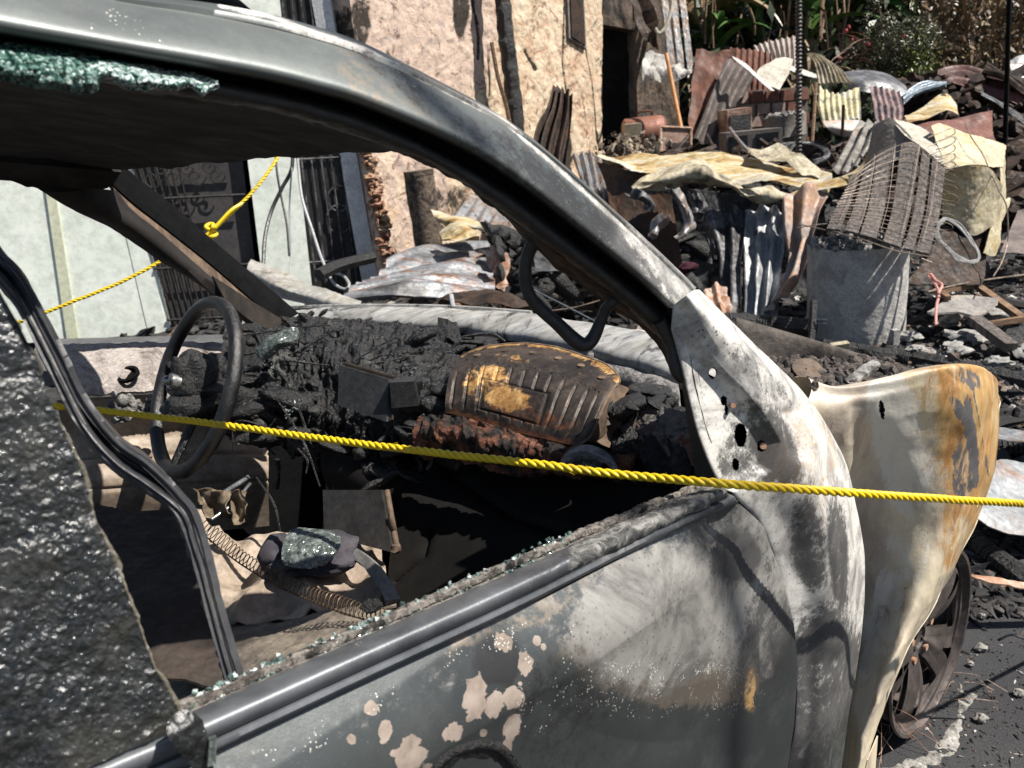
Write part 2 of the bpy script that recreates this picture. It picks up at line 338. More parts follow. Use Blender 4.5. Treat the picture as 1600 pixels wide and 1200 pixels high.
# --- sail panel, white burnt wing root
inn = [(1050, 478), (1066, 530), (1083, 590), (1105, 680), (1140, 762), (1186, 818), (1212, 880), (1235, 970), (1244, 1045), (1241, 1130), (1231, 1200), (1215, 1310)]
out = [(1085, 452), (1167, 532), (1250, 613), (1296, 680), (1323, 745), (1341, 830), (1347, 900), (1344, 960), (1334, 1040), (1320, 1120), (1308, 1200), (1290, 1310)]
rows = []
mixp = lambda t: [((1-t)*a[0]+t*b[0], (1-t)*a[1]+t*b[1]) for a, b in zip(inn, out)]
for t, off in ((-.006, .012), (.01, .002), (.25, -.008), (.5, -.022), (.72, -.026), (.88, -.012), (.97, .012), (1.0, .04)):
    rows.append(sp(mixp(t), off))
rows.append([p+LF*.09-FW*.02 for p in rows[-1]])
NU, NV = 520, 220
G = np.swapaxes(loft([cat(np.array(r), 60) for r in rows], NU, NV, True), 0, 1)   # (NU along the edge, NV across)
X_, Y_ = proj(G)
# recess of the sail panel behind the pillar ridge
crease = np.array([(1040, 470), (1066, 500), (1120, 565), (1185, 640), (1215, 690), (1205, 735), (1165, 760)])
def side(px_, py_, poly):
    ins = np.zeros(px_.shape, bool); n = len(poly)
    for i in range(n):
        (x1, y1), (x2, y2) = poly[i], poly[(i+1) % n]
        c = ((y1 > py_) != (y2 > py_)) & (px_ < (x2-x1)*(py_-y1)/(y2-y1+1e-9)+x1); ins ^= c
    return ins
def dist(px_, py_, poly):
    b = np.full(px_.shape, 1e9)
    for i in range(len(poly)-1):
        (ax, ay), (bx, by) = poly[i], poly[i+1]; t = np.clip(((px_-ax)*(bx-ax)+(py_-ay)*(by-ay))/((bx-ax)**2+(by-ay)**2), 0, 1)
        b = np.minimum(b, np.hypot(px_-ax-t*(bx-ax), py_-ay-t*(by-ay)))
    return b
poly = [tuple(p) for p in crease]+[(1140, 770), (1040, 640)]
dd = dist(X_, Y_, [tuple(p) for p in crease]); ins = side(X_, Y_, poly)
G = G+LF*(np.where(ins, np.clip(dd/14, 0, 1), 0)*.014)[..., None]
G = G-LF*(np.exp(-(dist(X_, Y_, [(1165, 600), (1225, 690), (1290, 850), (1300, 1000)])/22)**2)*.006)[..., None]
G = G+LF*(np.exp(-(dist(X_, Y_, [(1232, 650), (1240, 700)])/14)**2)*.010)[..., None]
G = G+LF*(fbm(G, 7, 3, 5)*.004)[..., None]
holes = [(1113, 583, 7, 9), (1131, 626, 5, 8), (1157, 680, 10, 19), (1190, 697, 7, 9), (1149, 726, 6, 10), (1135, 640, 3, 9)]
keep = np.ones((NU-1, NV-1), bool); Xc, Yc = proj((G[:-1, :-1]+G[1:, 1:])/2)
for x, y, a, b in holes: keep &= ((Xc-x)/a)**2+((Yc-y)/b)**2 > 1
ash = mx(soft(G, [(.85, (1110, 650, 60, 120, -20)), (1.1, (1200, 700, 80, 90, 0)), (1.3, (1240, 860, 95, 190, -8)), (1.2, (1290, 720, 80, 160, -15)), (.85, (1100, 500, 80, 50, 45)), (.7, (1180, 570, 90, 40, 40)), (.75, (1270, 1000, 80, 130, 5)), (.7, (1240, 960, 80, 100, 0))]),
         .8*line_m(G, [(1300, 700), (1335, 860), (1330, 960), (1310, 1060)], 9), .75*line_m(G, [(1250, 1180), (1275, 1140), (1310, 1090)], 8))
soot = soft(G, [(.85, (1205, 690, 26, 55, -25)), (.6, (1165, 690, 26, 60, 0)), (.75, (1262, 850, 22, 60, -10)), (.85, (1310, 870, 12, 70, -4)), (.8, (1290, 1060, 50, 90, 0)), (.6, (1225, 750, 40, 16, 0)), (.7, (1245, 1150, 60, 80, 0)), (.45, (1190, 590, 60, 14, 45)), (.6, (1150, 720, 22, 35, 0))])  # soot patches; the first puts a slanting shadow band into the colour
orange = .62*soft(G, [(1, (1250, 700, 60, 60, 0)), (.8, (1265, 740, 40, 100, -10))])
obj('wing_root', MB().grid(G, 0, keep), M['skylit_paint'], car, attrs=attrs(G, ash=ash, soot=soot, orange=orange*.75, tan=.5*ash))
for x, y, a, b in holes:
    hm = MB(); hm.tube([SP(x+a*math.cos(q), y+b*math.sin(q), .0125 if (x < 1165) else .004) for q in np.linspace(0, 2*math.pi, 25)], .0013, 6, cap=False); obj('hole_rim', hm, M['zincdark'], car)
db = MB(); db.grid(loft([sp([(1060, 560), (1085, 640), (1110, 720)], .05), sp([(1215, 640), (1225, 690), (1215, 740)], .05)], 6, 6), .003); obj('inner_panel', db, M['black'], car)
for a_, b_, r_ in ((SP(1133, 632, .02), SP(1146, 634, -.01), .0035), (SP(1186, 692, .02), SP(1193, 697, -.012), .005)): obj('bolt', MB().tube([a_, b_], r_, 8), M['rustpale'], car)
# dark corner post between the opening and the sail panel
G = loft([sp([(1034, 500), (1058, 560), (1066, 610), (1078, 690), (1092, 768)], .06), sp([(1050, 480), (1074, 545), (1088, 610), (1106, 680), (1124, 720), (1138, 768)], .012), sp([(1052, 480), (1076, 545), (1090, 610), (1108, 680), (1127, 720), (1141, 768)], .03)], 90, 20)
G += LF*(fbm(G, 25, 3, 2)*.003)[..., None]
obj('corner_post', MB().grid(G, .01), M['rubber'], car)
cb = MB()
for pts, r in (([(1030, 500), (1052, 540), (1058, 575), (1068, 590)], .011), ([(1055, 500), (1075, 560), (1072, 580)], .006)):
    cb.tube([SP(x, y, .035) for x, y in pts], r, 10, n=24)
obj('melted_bracket', cb, M['rubber'], car)
# --- belt mouldings
B = dict(inner=[(-150, 1288), (-50, 1242), (150, 1158), (300, 1094), (550, 988), (800, 878), (990, 799), (1110, 752)],
         chan=[(-150, 1312), (-50, 1266), (150, 1182), (300, 1119), (550, 1010), (800, 900), (990, 813), (1118, 758)],
         rb=[(-150, 1362), (-50, 1316), (150, 1233), (300, 1168), (550, 1053), (800, 939), (990, 844), (1140, 774)],
         lb=[(-150, 1382), (-50, 1336), (150, 1254), (300, 1188), (550, 1070), (800, 953), (990, 857), (1152, 782)])
def bl(a, b, t): return lerp(B[a], B[b], t)
burn = lambda G: np.clip((proj(G)[0]-840)/80, 0, 1)
G = loft([sp(bl('inner', 'chan', 0), .05), sp(bl('inner', 'chan', .15), .038), sp(bl('inner', 'chan', .3), .05), sp(bl('inner', 'chan', .6), .052), sp(bl('inner', 'chan', 1), .03)], 700, 26)
n = fbm(G, 90, 4, 4); G += UP*((.0025+.003*burn(G))*n)[..., None]
M['sillcrust'] = mottle('sillcrust', [(.008, .008, .008), (.035, .032, .03), (.3, .27, .24), (.12, .1, .09), (.015, .015, .015)], 30, rough=.8, bump=.8, bsc=200, bdist=.003)
obj('window_channel', MB().grid(G, .004), M['sillcrust'], car)
t = NT('rail'); bb = t.attr('ash'); n2 = t.noise(90, 6, .7); n1 = t.noise(12, 5, .6)
c = t.mix(t.rng_(n1, .3, .7), (.05, .055, .062), (.13, .138, .15)); c = t.mix(t.rng_(n2, .6, .8, 0, .4), c, (.2, .2, .2))
bn = t.rng_(t.math('ADD', bb, t.math('MULTIPLY', t.math('SUBTRACT', n1, .5), .8)), .45, .6)
ac = t.ramp(t.noise(40, 8, .75, 1), [(.35, (.02, .02, .02)), (.48, (.09, .088, .085)), (.58, (.3, .29, .27)), (.7, (.1, .095, .09))]); c = t.mix(bn, c, ac); c = t.mix(t.rng_(t.noise(260, 5, .8), .5, .7, 0, .4), c, (.16, .16, .16))
t.bump(t.math('MULTIPLY', n2, t.math('ADD', .15, bn)), .6, .004); M['rail'] = t.fin(c, t.rng_(bn, 0, 1, .42, .85), .2)
G = loft([sp(bl('chan', 'rb', 0), .028), sp(bl('chan', 'rb', .15), .008), sp(bl('chan', 'rb', .45), -.014), sp(bl('chan', 'rb', .75), -.014), sp(bl('chan', 'rb', .95), 0), sp(bl('chan', 'rb', 1), .01)], 700, 30)
n = fbm(G, 45, 5, 14); G += UP*(burn(G)*n*.007)[..., None]-LF*(burn(G)*fbm(G, 30, 4, 5)*.005)[..., None]
obj('belt_rail', MB().grid(G, .004), M['rail'], car, attrs={'ash': np.r_[burn(G).ravel(), burn(G).ravel()]})
G = loft([sp(bl('rb', 'lb', 0), .012), sp(bl('rb', 'lb', .3), -.008), sp(bl('rb', 'lb', .7), -.012), sp(bl('rb', 'lb', .95), -.002), sp(bl('rb', 'lb', 1), .008)], 500, 14)
obj('belt_moulding', MB().grid(G, .003), M['rail'], car, attrs={'ash': np.r_[burn(G).ravel(), burn(G).ravel()]*.5})
# glass crumbs left along the channel
def glass_mat():
    t = NT('crumbled_glass'); v = t.voro(160, 'F1', None, 1); sh = t.n('ShaderNodeSeparateColor'); t.l(v, sh.inputs[0])
    c = t.ramp(sh.outputs[0], [(0, (.015, .03, .026)), (.35, (.07, .12, .105)), (.65, (.18, .25, .225)), (.9, (.5, .56, .54))])
    c = t.mix(t.rng_(t.noise(30, 5), .5, .65, 0, .6), c, (.02, .045, .04))
    t.facets(260, 1.1); t.fin(c, .12, 0, .8); t.b.inputs['Coat Weight'].default_value = .6
    return t.m
M['glass'] = glass_mat()
gm = MB()
for k in range(1600):
    u = rng.random(); px_ = 300+600*u; base = np.interp(px_, [300, 550, 800, 990], [1106, 999, 889, 806])
    dens = .35+.65*(fbm(np.array([[px_/45.0, 0, 0]]), 1, 2, 3)[0] > -.05)
    if rng.random() > dens: continue
    P = SP(px_, base+rng.gauss(3, 8), .040); s_ = rng.uniform(.0015, .0045)
    gm.box(P+UP*rng.uniform(0, .006), (s_, s_*rng.uniform(.7, 1.3), s_*rng.uniform(.6, 1.2)), Matrix.Rotation(rng.uniform(0, 6), 3, Vector((rng.random(), rng.random(), rng.random()))), s_*.25)
obj('glass_crumbs', gm, M['glass'], car, smooth=False)
# --- door skin
lbp = catl([SP(x, y, 0) for x, y in B['lb']], 60); ls = (lbp-CO)@FW; lz = lbp[:, 2]
shp = [SP(x, y, 0) for x, y in [(1152, 782), (1186, 820), (1210, 882), (1233, 972), (1242, 1047), (1239, 1130), (1229, 1200), (1214, 1310)]]
ss = np.array([(p-CO)@FW for p in shp]); sz = np.array([p[2] for p in shp]); o_ = np.argsort(sz)
NU, NV = 640, 440
v = np.linspace(0, 1, NV)[:, None]; u = np.linspace(0, 1, NU)[None, :]
s0 = -1.45
sf = np.interp(1.06-v*(1.06-.3), sz[o_], ss[o_])
s_ = s0+(sf-s0)*u; zt = np.interp(s_, ls, lz); z = zt+(.3-zt)*v
for _ in range(3):
    sf = np.interp(z, sz[o_], ss[o_]); s_ = s0+(sf-s0)*u; zt = np.interp(s_, ls, lz); z = zt+(.3-zt)*v
dz = zt-z
hs = np.interp(s_, [-1.0, -.6, -.3, -.05], [.10, .085, .075, .07])
prof = np.where(dz < hs, -.034*np.sin(np.clip(dz/hs, 0, 1)*math.pi/2)**1.0, -.034+.004*(1-np.exp(-(dz-hs)/.02)))
prof = np.where(dz < hs, prof, prof+.03*np.clip(dz-hs, 0, 1))
fade = np.clip((sf-s_)/.28, 0, 1); prof = prof*(.35+.65*fade**.7)
w_ = .003+prof+.20*np.maximum(0, z-1.10)
G = CO+FW*s_[..., None]+LF*w_[..., None]+UP*z[..., None]
G += LF*((fbm(G, 4, 3, 21)*.0035)[..., None])
# bulge where the fire drew the sheet
G -= LF*(.010*soft(G, [(1, (1030, 980, 120, 90, 0))]))[..., None]; G += LF*(.008*soft(G, [(1, (1140, 880, 30, 60, -10))]))[..., None]
peel = mx(*[ell(G, x, y, a*.92, b*.92, r) for x, y, a, b, r in [(788, 1003, 19, 15, 0), (820, 1035, 12, 24, 5), (742, 1092, 22, 36, 8), (772, 1100, 16, 22, 20), (803, 1090, 17, 22, 0), (800, 1135, 14, 26, 15), (707, 1143, 17, 20, 10), (638, 1180, 26, 30, 10),
      (602, 1143, 12, 20, 0), (580, 1107, 14, 15, 0), (840, 1000, 7, 9, 0), (813, 1068, 5, 5, 0), (550, 1155, 9, 12, 0), (792, 1170, 8, 18, 0), (668, 1200, 10, 10, 0), (850, 1010, 5, 7, 0), (755, 1145, 6, 6, 0)]])
X_, Y_ = proj(G)
peel = np.where(peel > .05, np.clip((peel-.5)*1.1+.5, 0, 1), 0)
peel = mx(peel, .5*ell(G, 1115, 850, 18, 50, 25)); strk = 1.25*line_m(G, [(1176, 860), (1186, 930), (1192, 990), (1198, 1050)], 10)
ash = mx(soft(G, [(.95, (1035, 960, 110, 85, -20)), (.7, (1120, 930, 100, 100, 0)), (.85, (1200, 880, 50, 100, 0)), (.6, (1150, 960, 80, 90, 0)), (.5, (1000, 870, 150, 26, -24)), (.4, (600, 1100, 300, 20, -24))]), strk)
soot = soft(G, [(.95, (1150, 868, 30, 32, 0)), (1.0, (775, 1030, 26, 30, 20)), (.6, (1205, 1000, 30, 60, 0)), (.55, (1195, 850, 16, 40, 0)), (.5, (880, 1130, 60, 90, 10))])
tan = soft(G, [(.95, (1040, 1035, 110, 48, 8)), (.6, (960, 1010, 60, 50, 0)), (.6, (860, 940, 150, 22, -24))])
speck = soft(G, [(1, (1000, 1075, 100, 30, 0)), (.9, (1110, 1080, 60, 30, 0)), (.55, (860, 1050, 40, 120, 8)), (.5, (700, 1040, 200, 16, -24)), (.5, (430, 1180, 160, 16, -24))])
orange = soft(G, [(.6, (1172, 1075, 7, 28, 4)), (.5, (1175, 1112, 6, 12, 0))])
door = obj('front_door', MB().grid(G, 0), M['paint'], car, attrs=attrs(G, ash=ash, peel=peel, soot=soot, tan=tan, speck=speck, orange=orange))
# black strip standing for the shaded gap behind the shut line
gp = [SP(x, y, .012) for x, y in [(1146, 780), (1188, 820), (1211, 880), (1234, 972), (1243, 1047), (1240, 1130), (1230, 1200), (1214, 1310)]]
gm = MB(); gm.tube(gp, .009, 8, n=60); obj('shut_gap_strip', gm, M['black'], car)
# door handle recess and bar at the foot of the picture
hc = [(660, 1225), (690, 1185), (725, 1166), (765, 1163), (790, 1178), (808, 1205), (820, 1240)]
hb = MB(); hb.tube([SP(x, y, -.028) for x, y in hc], .006, 10, n=40)
G = loft([[SP(x, y, -.030) for x, y in hc], [SP(x, y+40, -.018) for x, y in [(670, 1225), (700, 1200), (730, 1180), (760, 1178), (780, 1190), (795, 1215), (805, 1240)]], [SP(740+i*6, 1260, -.03) for i in range(7)]], 40, 20)
G -= LF*(.003*fbm(G, 80, 3, 2))[..., None]; hb.grid(G, .002)
obj('handle', hb, M['charmelt'], door)
# --- front wing torn outwards (the big tan panel)
L_ = [(1262, 596), (1290, 650), (1310, 730), (1328, 830), (1336, 900), (1334, 960), (1324, 1040), (1310, 1120), (1300, 1200), (1290, 1310)]
T_ = [[(1262, 590), (1300, 603), (1345, 601), (1400, 590), (1450, 577), (1490, 570), (1530, 572), (1552, 592), (1558, 625)],
      [(1262, 650), (1318, 650), (1375, 640), (1430, 632), (1475, 628), (1510, 627), (1535, 628), (1552, 632), (1561, 642)],
      [(1292, 735), (1342, 735), (1390, 730), (1430, 728), (1475, 726), (1510, 724), (1535, 722), (1551, 722), (1559, 724)],
      [(1328, 830), (1360, 828), (1395, 824), (1430, 820), (1465, 814), (1490, 808), (1512, 800), (1525, 795), (1537, 790)],
      [(1336, 905), (1360, 903), (1388, 900), (1415, 897), (1440, 893), (1460, 888), (1478, 882), (1490, 878), (1500, 874)],
      [(1334, 965), (1352, 963), (1374, 961), (1396, 958), (1416, 955), (1432, 950), (1446, 945), (1456, 941), (1466, 937)],
      [(1322, 1045), (1337, 1044), (1352, 1043), (1368, 1040), (1382, 1036), (1394, 1032), (1404, 1028), (1412, 1023), (1420, 1018)],
      [(1310, 1125), (1320, 1124), (1332, 1123), (1344, 1121), (1355, 1118), (1364, 1115), (1372, 1112), (1379, 1108), (1386, 1104)],
      [(1300, 1200), (1309, 1200), (1319, 1200), (1328, 1199), (1336, 1198), (1343, 1196), (1349, 1193), (1354, 1190), (1358, 1186)],
      [(1290, 1310), (1297, 1310), (1304, 1310), (1311, 1309), (1318, 1308), (1324, 1306), (1330, 1304), (1335, 1302), (1340, 1300)]]
wrow = [.11, .075, .04, .0, -.035, -.055, -.06, -.04, .03]
rows = []
for i, r in enumerate(T_):
    k = 1-.45*i/9
    rows.append([CP(x, y, .11+(q-.11)*k+(.03 if i == 0 else 0)) for (x, y), q in zip(r, wrow)])
top = [p+LF*.12-UP*.09 for p in rows[0]]; sh_ = [(a*.72+b*.28)-LF*(.006) for a, b in zip(rows[0], rows[1])]; NU, NV = 420, 420
G = loft([top, [p+LF*.05-UP*.018 for p in rows[0]], rows[0], sh_]+rows[1:], NU, NV)
X_, Y_ = proj(G)
G += LF*(.010*np.exp(-((dist(X_, Y_, [(1345, 640), (1352, 760), (1362, 900), (1350, 1010)]))/18)**2))[..., None]
G -= LF*(.007*np.exp(-((dist(X_, Y_, [(1380, 900), (1375, 960), (1352, 1040)]))/14)**2))[..., None]
G -= LF*(.0004*np.exp(-((dist(X_, Y_, [(1478, 572), (1520, 610), (1535, 680), (1545, 740), (1538, 790)]))/3.2)**2)-.0006*np.exp(-((dist(X_, Y_, [(1470, 572), (1513, 612), (1528, 680), (1538, 740)]))/3.5)**2))[..., None]
G += LF*(fbm(G, 6, 3, 33)*.009+fbm(G, 22, 3, 31)*.002+np.abs(fbm(G, 9, 3, 37))*.008)[..., None]
keep = np.ones((NV-1, NU-1), bool); Xc, Yc = proj((G[:-1, :-1]+G[1:, 1:])/2)
keep &= ~(((Xc-1378)/4.5)**2+((Yc-640-(Xc-1378)*1.2)/14)**2 < 1); keep &= ~(((Xc-1273)/6)**2+((Yc-603)/9)**2 < 1)
def wing_mat():
    t = NT('burnt_wing'); v = t.vec((1, 1, .32), (.25, .1, .2)); a = t.noise(6, 9, .68, .9, v)
    c = t.ramp(a, [(.27, (.18, .15, .12)), (.4, (.38, .32, .24)), (.5, (.55, .48, .36)), (.58, (.6, .5, .33)), (.66, (.46, .38, .28)), (.76, (.25, .2, .16))])
    c = t.mix(t.rng_(t.noise(4, 5, .6, .5), .52, .66, 0, .55), c, (.3, .215, .17))
    wob = t.math('MULTIPLY', t.math('SUBTRACT', t.noise(22, 9, .8, .8, v), .5), 2.4)
    og = t.rng_(t.math('ADD', t.attr('orange'), wob), .35, .75); oc = t.ramp(t.noise(14, 8, .7, 1, v), [(.3, (.16, .07, .025)), (.45, (.4, .21, .07)), (.58, (.47, .31, .13)), (.75, (.4, .33, .22))]); c = t.mix(og, c, oc)
    mv = t.rng_(t.math('ADD', t.attr('tan'), t.math('MULTIPLY', wob, .5)), .2, .8, 0, .8); c = t.mix(mv, c, t.ramp(a, [(.3, (.24, .2, .175)), (.6, (.38, .325, .285))]))
    wh = t.rng_(t.math('ADD', t.attr('ash'), wob), .45, .8, 0, .75); c = t.mix(wh, c, (.58, .57, .52))
    so_ = t.rng_(t.math('ADD', t.attr('soot'), t.math('MULTIPLY', wob, 1.1)), .5, .62); c = t.mix(so_, c, (.1, .095, .1))
    cr = t.noise(34, 8, .8, 2.2, t.vec((1, 1, .22), (.4, .15, .2))); c = t.mix(t.rng_(cr, .615, .66, 0, .8), c, (.1, .085, .07))
    c = t.mix(t.rng_(t.noise(200, 5, .8), .58, .72, 0, .45), c, (.2, .17, .14))
    t.bump(t.math('ADD', t.noise(160, 6, .7), t.math('MULTIPLY', cr, .8)), .3, .003)
    return t.fin(c, t.rng_(a, .3, .7, .42, .68), .08, .5)
M['wing'] = wing_mat()
orange = soft(G, [(.8, (1522, 670, 46, 140, -4)), (.5, (1440, 600, 70, 28, -10)), (.6, (1500, 820, 26, 60, 10)), (.5, (1340, 690, 18, 30, 0)), (.5, (1420, 660, 30, 50, 0))])
ash = soft(G, [(.9, (1400, 670, 30, 90, -8)), (.8, (1420, 745, 30, 60, 0)), (.75, (1380, 960, 22, 60, 8)), (.8, (1355, 1060, 12, 60, 8)), (.6, (1420, 850, 30, 50, 0))])
soot = mx(soft(G, [(.85, (1518, 690, 7, 50, -6)), (.7, (1505, 740, 14, 36, 0)), (.6, (1512, 590, 22, 10, 30)), (.7, (1498, 640, 7, 20, -30))]), .62*line_m(G, [(1480, 574), (1520, 608), (1534, 680), (1545, 745)], 2.5))  # soot patches, and a thin line that paints the crease's shading
wing = obj('front_wing', MB().grid(G, 0, keep), M['wing'], car, attrs=attrs(G, orange=orange, ash=ash, soot=soot, tan=soft(G, [(.6, (1330, 760, 50, 240, -4)), (.55, (1330, 660, 60, 60, 0)), (.4, (1340, 1000, 30, 200, 6))])))
em = MB(); em.tube(G[-1::-6, -1], .0025, 6)
G2 = loft([[PD(1356, 1188, 1.36), PD(1330, 1300, 1.36)], [PD(1372, 1150, 1.40), PD(1360, 1300, 1.42)]], 10, 10); em.grid(G2, .002)
obj('wheel_arch_flange', em, M['wing'], car, attrs={})
# dark bay behind the wing
G = loft([[CP(1285, 625, .16), CP(1420, 600, .15), CP(1530, 600, .10)], [CP(1300, 800, .16), CP(1400, 800, .16), CP(1500, 800, .12)], [CP(1290, 1300, .2), CP(1320, 1300, .2), CP(1345, 1300, .2)]], 20, 20)
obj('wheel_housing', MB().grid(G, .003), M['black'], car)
# ------------------------------------------------------------------ roof, far side, inside of the car
def pdrow(l): return [PD(x, y, d) for x, y, d in l]
def cprow(l): return [CP(x, y, w_) for x, y, w_ in l]
near = [SP(x, y, .07) for x, y in [(-260, 45), (-60, 84), (110, 116), (333, 150), (500, 185), (613, 224)]]
far = cprow([(-260, 235, 1.27), (-60, 236, 1.28), (60, 245, 1.29), (180, 263, 1.31), (420, 246, .8), (640, 229, .30)])
G = loft([near, [(a*.7+b*.3)+UP*.03*(1-i_/5)**.5 for i_, (a, b) in enumerate(zip(near, far))], [(a*.35+b*.65)+UP*.035*(1-i_/5)**.5 for i_, (a, b) in enumerate(zip(near, far))], far], 90, 60)
G += UP*(fbm(G, 9, 3, 2)*.004)[..., None]
jag = fbm(G[-1], 16, 4, 5)*.010; G[-1] += UP*jag[:, None]; G[-2] += UP*jag[:, None]*.5
M['headliner'] = mottle('headliner', [(.008, .007, .0065), (.017, .0135, .012), (.028, .022, .019)], 4, rough=.85, bump=.3, bsc=60, bdist=.004)
roof = obj('roof', MB().grid(G, .004), M['headliner'], car)
Gt = loft([[p+UP*.035 for p in [SP(x, y, .09) for x, y in [(-260, -112), (-60, -62), (110, -16), (200, 2), (270, 6), (335, 16)]]], *[[(a*(1-t)+b*t)+UP*(.06*(1-i_/5)**.5+.012) for i_, (a, b) in enumerate(zip(near, far))] for t in (.25, .5, .8)], [b+UP*(.03*(1-i_/5)**.5+.012) for i_, b in enumerate(far)]], 60, 30)
obj('roof_skin', MB().grid(Gt), M['paint'], roof, attrs={})
# far roof rail and far windscreen pillar
M['pillar_far'] = mottle('pillar_far', [(.005, .0045, .004), (.013, .0095, .007), (.04, .028, .02), (.008, .006, .005)], 6, rough=.7, bump=.3, bsc=60, bdist=.003, stretch=(1, 1, 1))
M['pillar_rust'] = mottle('pillar_rust', [(.03, .02, .014), (.09, .06, .042), (.18, .125, .085), (.06, .038, .028)], 9, rough=.75, bump=.3, bsc=80, bdist=.003)
rl = [cprow([(-260, 215, 1.27), (-60, 232, 1.29), (100, 248, 1.31), (185, 258, 1.33)]), cprow([(-260, 240, 1.33), (-60, 255, 1.35), (80, 270, 1.36), (160, 285, 1.37)]), cprow([(-260, 258, 1.36), (-60, 262, 1.37), (30, 278, 1.38), (68, 290, 1.39)])]
G = loft(rl, 80, 14); G[-1] += UP*(fbm(G[-1], 14, 3, 4)*.008)[:, None]
obj('far_roof_rail', MB().grid(G, .02), M['headliner'], car)
up_ = [(180, 256), (212, 284), (262, 322), (338, 388), (400, 440), (462, 492)]
r1 = [(172, 270), (210, 305), (262, 344), (334, 400), (395, 450), (450, 500)]
r2 = [(170, 291), (205, 322), (255, 360), (325, 415), (385, 466), (440, 512)]
r3 = [(175, 300), (200, 332), (245, 368), (310, 425), (370, 478), (430, 522)]
lo_ = [(65, 290), (112, 318), (180, 352), (255, 402), (330, 450), (415, 524)]
dd = lambda l, off: [PD(x, y, 1.76+.5*(x-170)/290+off) for x, y in l]
obj('far_windscreen_pillar', MB().grid(loft([dd(up_, .02), dd(r1, 0), dd(r2, -.01)], 80, 10), .012), M['black'], car)
G = loft([dd(r2, -.012), dd([(a+c)/2 for a, c in zip(p, q)] for p, q in zip(r2, r3)), ] if False else [dd(r2, -.012), dd(r3, -.03)], 80, 12)
obj('pillar_flange', MB().grid(G, .006), M['pillar_rust'], car)
G = loft([dd(r3, -.028), dd([((a[0]+b[0])/2, (a[1]+b[1])/2) for a, b in zip(r3, lo_)], -.05), dd(lo_, 0)], 120, 20)
G[-1] += UP*(fbm(G[-1], 12, 4, 4)*.009)[:, None]
obj('far_pillar_inner_side', MB().grid(G, .012), M['headliner'], car)
sg = MB(); G = loft([dd([(330, 432), (390, 470), (440, 500)], -.06), dd([(350, 470), (395, 505), (432, 520)], -.07)], 30, 8); sg.grid(G, .005); obj('pillar_foot_plate', sg, M['pillar_far'], car)
# --- cowl
M['cowl'] = mottle('cowl', [(.1, .1, .1), (.34, .33, .3), (.5, .49, .47), (.2, .2, .2)], 5, rough=.5, metal=.25, bump=.4, bsc=60, bdist=.003, soot=.32, stretch=(.5, 1.6, 1))
c0 = [(380, 498, 2.42), (450, 489, 2.36), (560, 483, 2.22), (700, 485, 2.02), (850, 497, 1.82), (980, 518, 1.66), (1070, 545, 1.55), (1150, 580, 1.46)]
c1 = [(380, 510, 2.36), (450, 502, 2.30), (560, 500, 2.14), (700, 507, 1.94), (850, 526, 1.74), (980, 556, 1.58), (1070, 590, 1.47), (1150, 630, 1.38)]
c2 = [(380, 520, 2.36), (450, 512, 2.30), (560, 510, 2.14), (700, 519, 1.94), (850, 540, 1.74), (980, 574, 1.58), (1070, 610, 1.47), (1150, 650, 1.38)]
G = loft([pdrow(c0), pdrow([((a[0]+b[0])/2, (a[1]+b[1])/2-3, (a[2]+b[2])/2) for a, b in zip(c0, c1)]), pdrow(c1), pdrow(c2)], 240, 24)
G += UP*(fbm(G, 14, 4, 2)*.006)[..., None]
obj('cowl', MB().grid(G, .006), M['cowl'], car)
c3 = [(x, y+30, d+.10) for x, y, d in c2]; G = loft([pdrow([(x, y, d+.02) for x, y, d in c2]), pdrow(c3), pdrow([(x, y+90, d+.1) for x, y, d in c2])], 60, 12)
obj('bulkhead', MB().grid(G, .006), M['black'], car)
lip = [(860, 535, 1.74), (920, 545, 1.67), (980, 560, 1.6), (1060, 598, 1.48)]
G = loft([pdrow(lip), pdrow([(x+3, y+26, d-.04) for x, y, d in lip]), pdrow([(x+5, y+55, d-.05) for x, y, d in lip])], 80, 16); G += UP*(fbm(G, 25, 4, 7)*.006)[..., None]
obj('cowl_flange', MB().grid(G, .005), M['charash'], car)
# front bay behind: struts, engine remains, edge of the far wing
eb = MB()
G = loft([pdrow([(1150, 500, 2.5), (1250, 528, 2.45), (1400, 572, 2.3), (1520, 605, 2.2)]), pdrow([(1150, 508, 2.45), (1250, 536, 2.42), (1400, 580, 2.27), (1520, 613, 2.17)]), pdrow([(1150, 600, 2.45), (1250, 620, 2.42), (1400, 640, 2.27), (1520, 660, 2.17)])], 60, 14)
obj('far_wing', MB().grid(G, .006), mottle('far_wing_m', [(.03, .025, .022), (.09, .075, .065), (.2, .16, .12)], 8, rough=.7, metal=.2), car)
for k in range(300):
    x = rng.uniform(1195, 1400); y = 566+abs(rng.gauss(14, 22)); d = 1.95-(y-566)*.004
    eb.blob(PD(x, y, d), [rng.uniform(.006, .024) for _ in range(3)], k, .5, 2.4, 2)
G = loft([pdrow([(1160, 575, 2.2), (1280, 590, 2.1), (1420, 600, 2.0)]), pdrow([(1180, 640, 1.75), (1290, 650, 1.75), (1420, 640, 1.75)])], 80, 60); G += UP*(.03*fbm(G, 12, 4, 3)+.012*fbm(G, 45, 3, 4))[..., None]; eb.grid(G, .01)
obj('engine_remains', eb, mottle('engm', [(.01, .01, .01), (.04, .036, .033), (.16, .13, .115), (.025, .022, .02)], 26, rough=.85, bump=.9, bsc=90, bdist=.01), car)
en = MB(); en.disc(PD(1262, 575, 1.86), (.1, -.5, 1), .028, 20, .012, .012); en.disc(PD(1262, 578, 1.85), (.1, -.5, 1), .036, 20, .0, .006)
en.tube(pdrow([(1225, 612, 1.8), (1250, 590, 1.84), (1290, 582, 1.86), (1330, 590, 1.85)]), .008, 8, n=20)
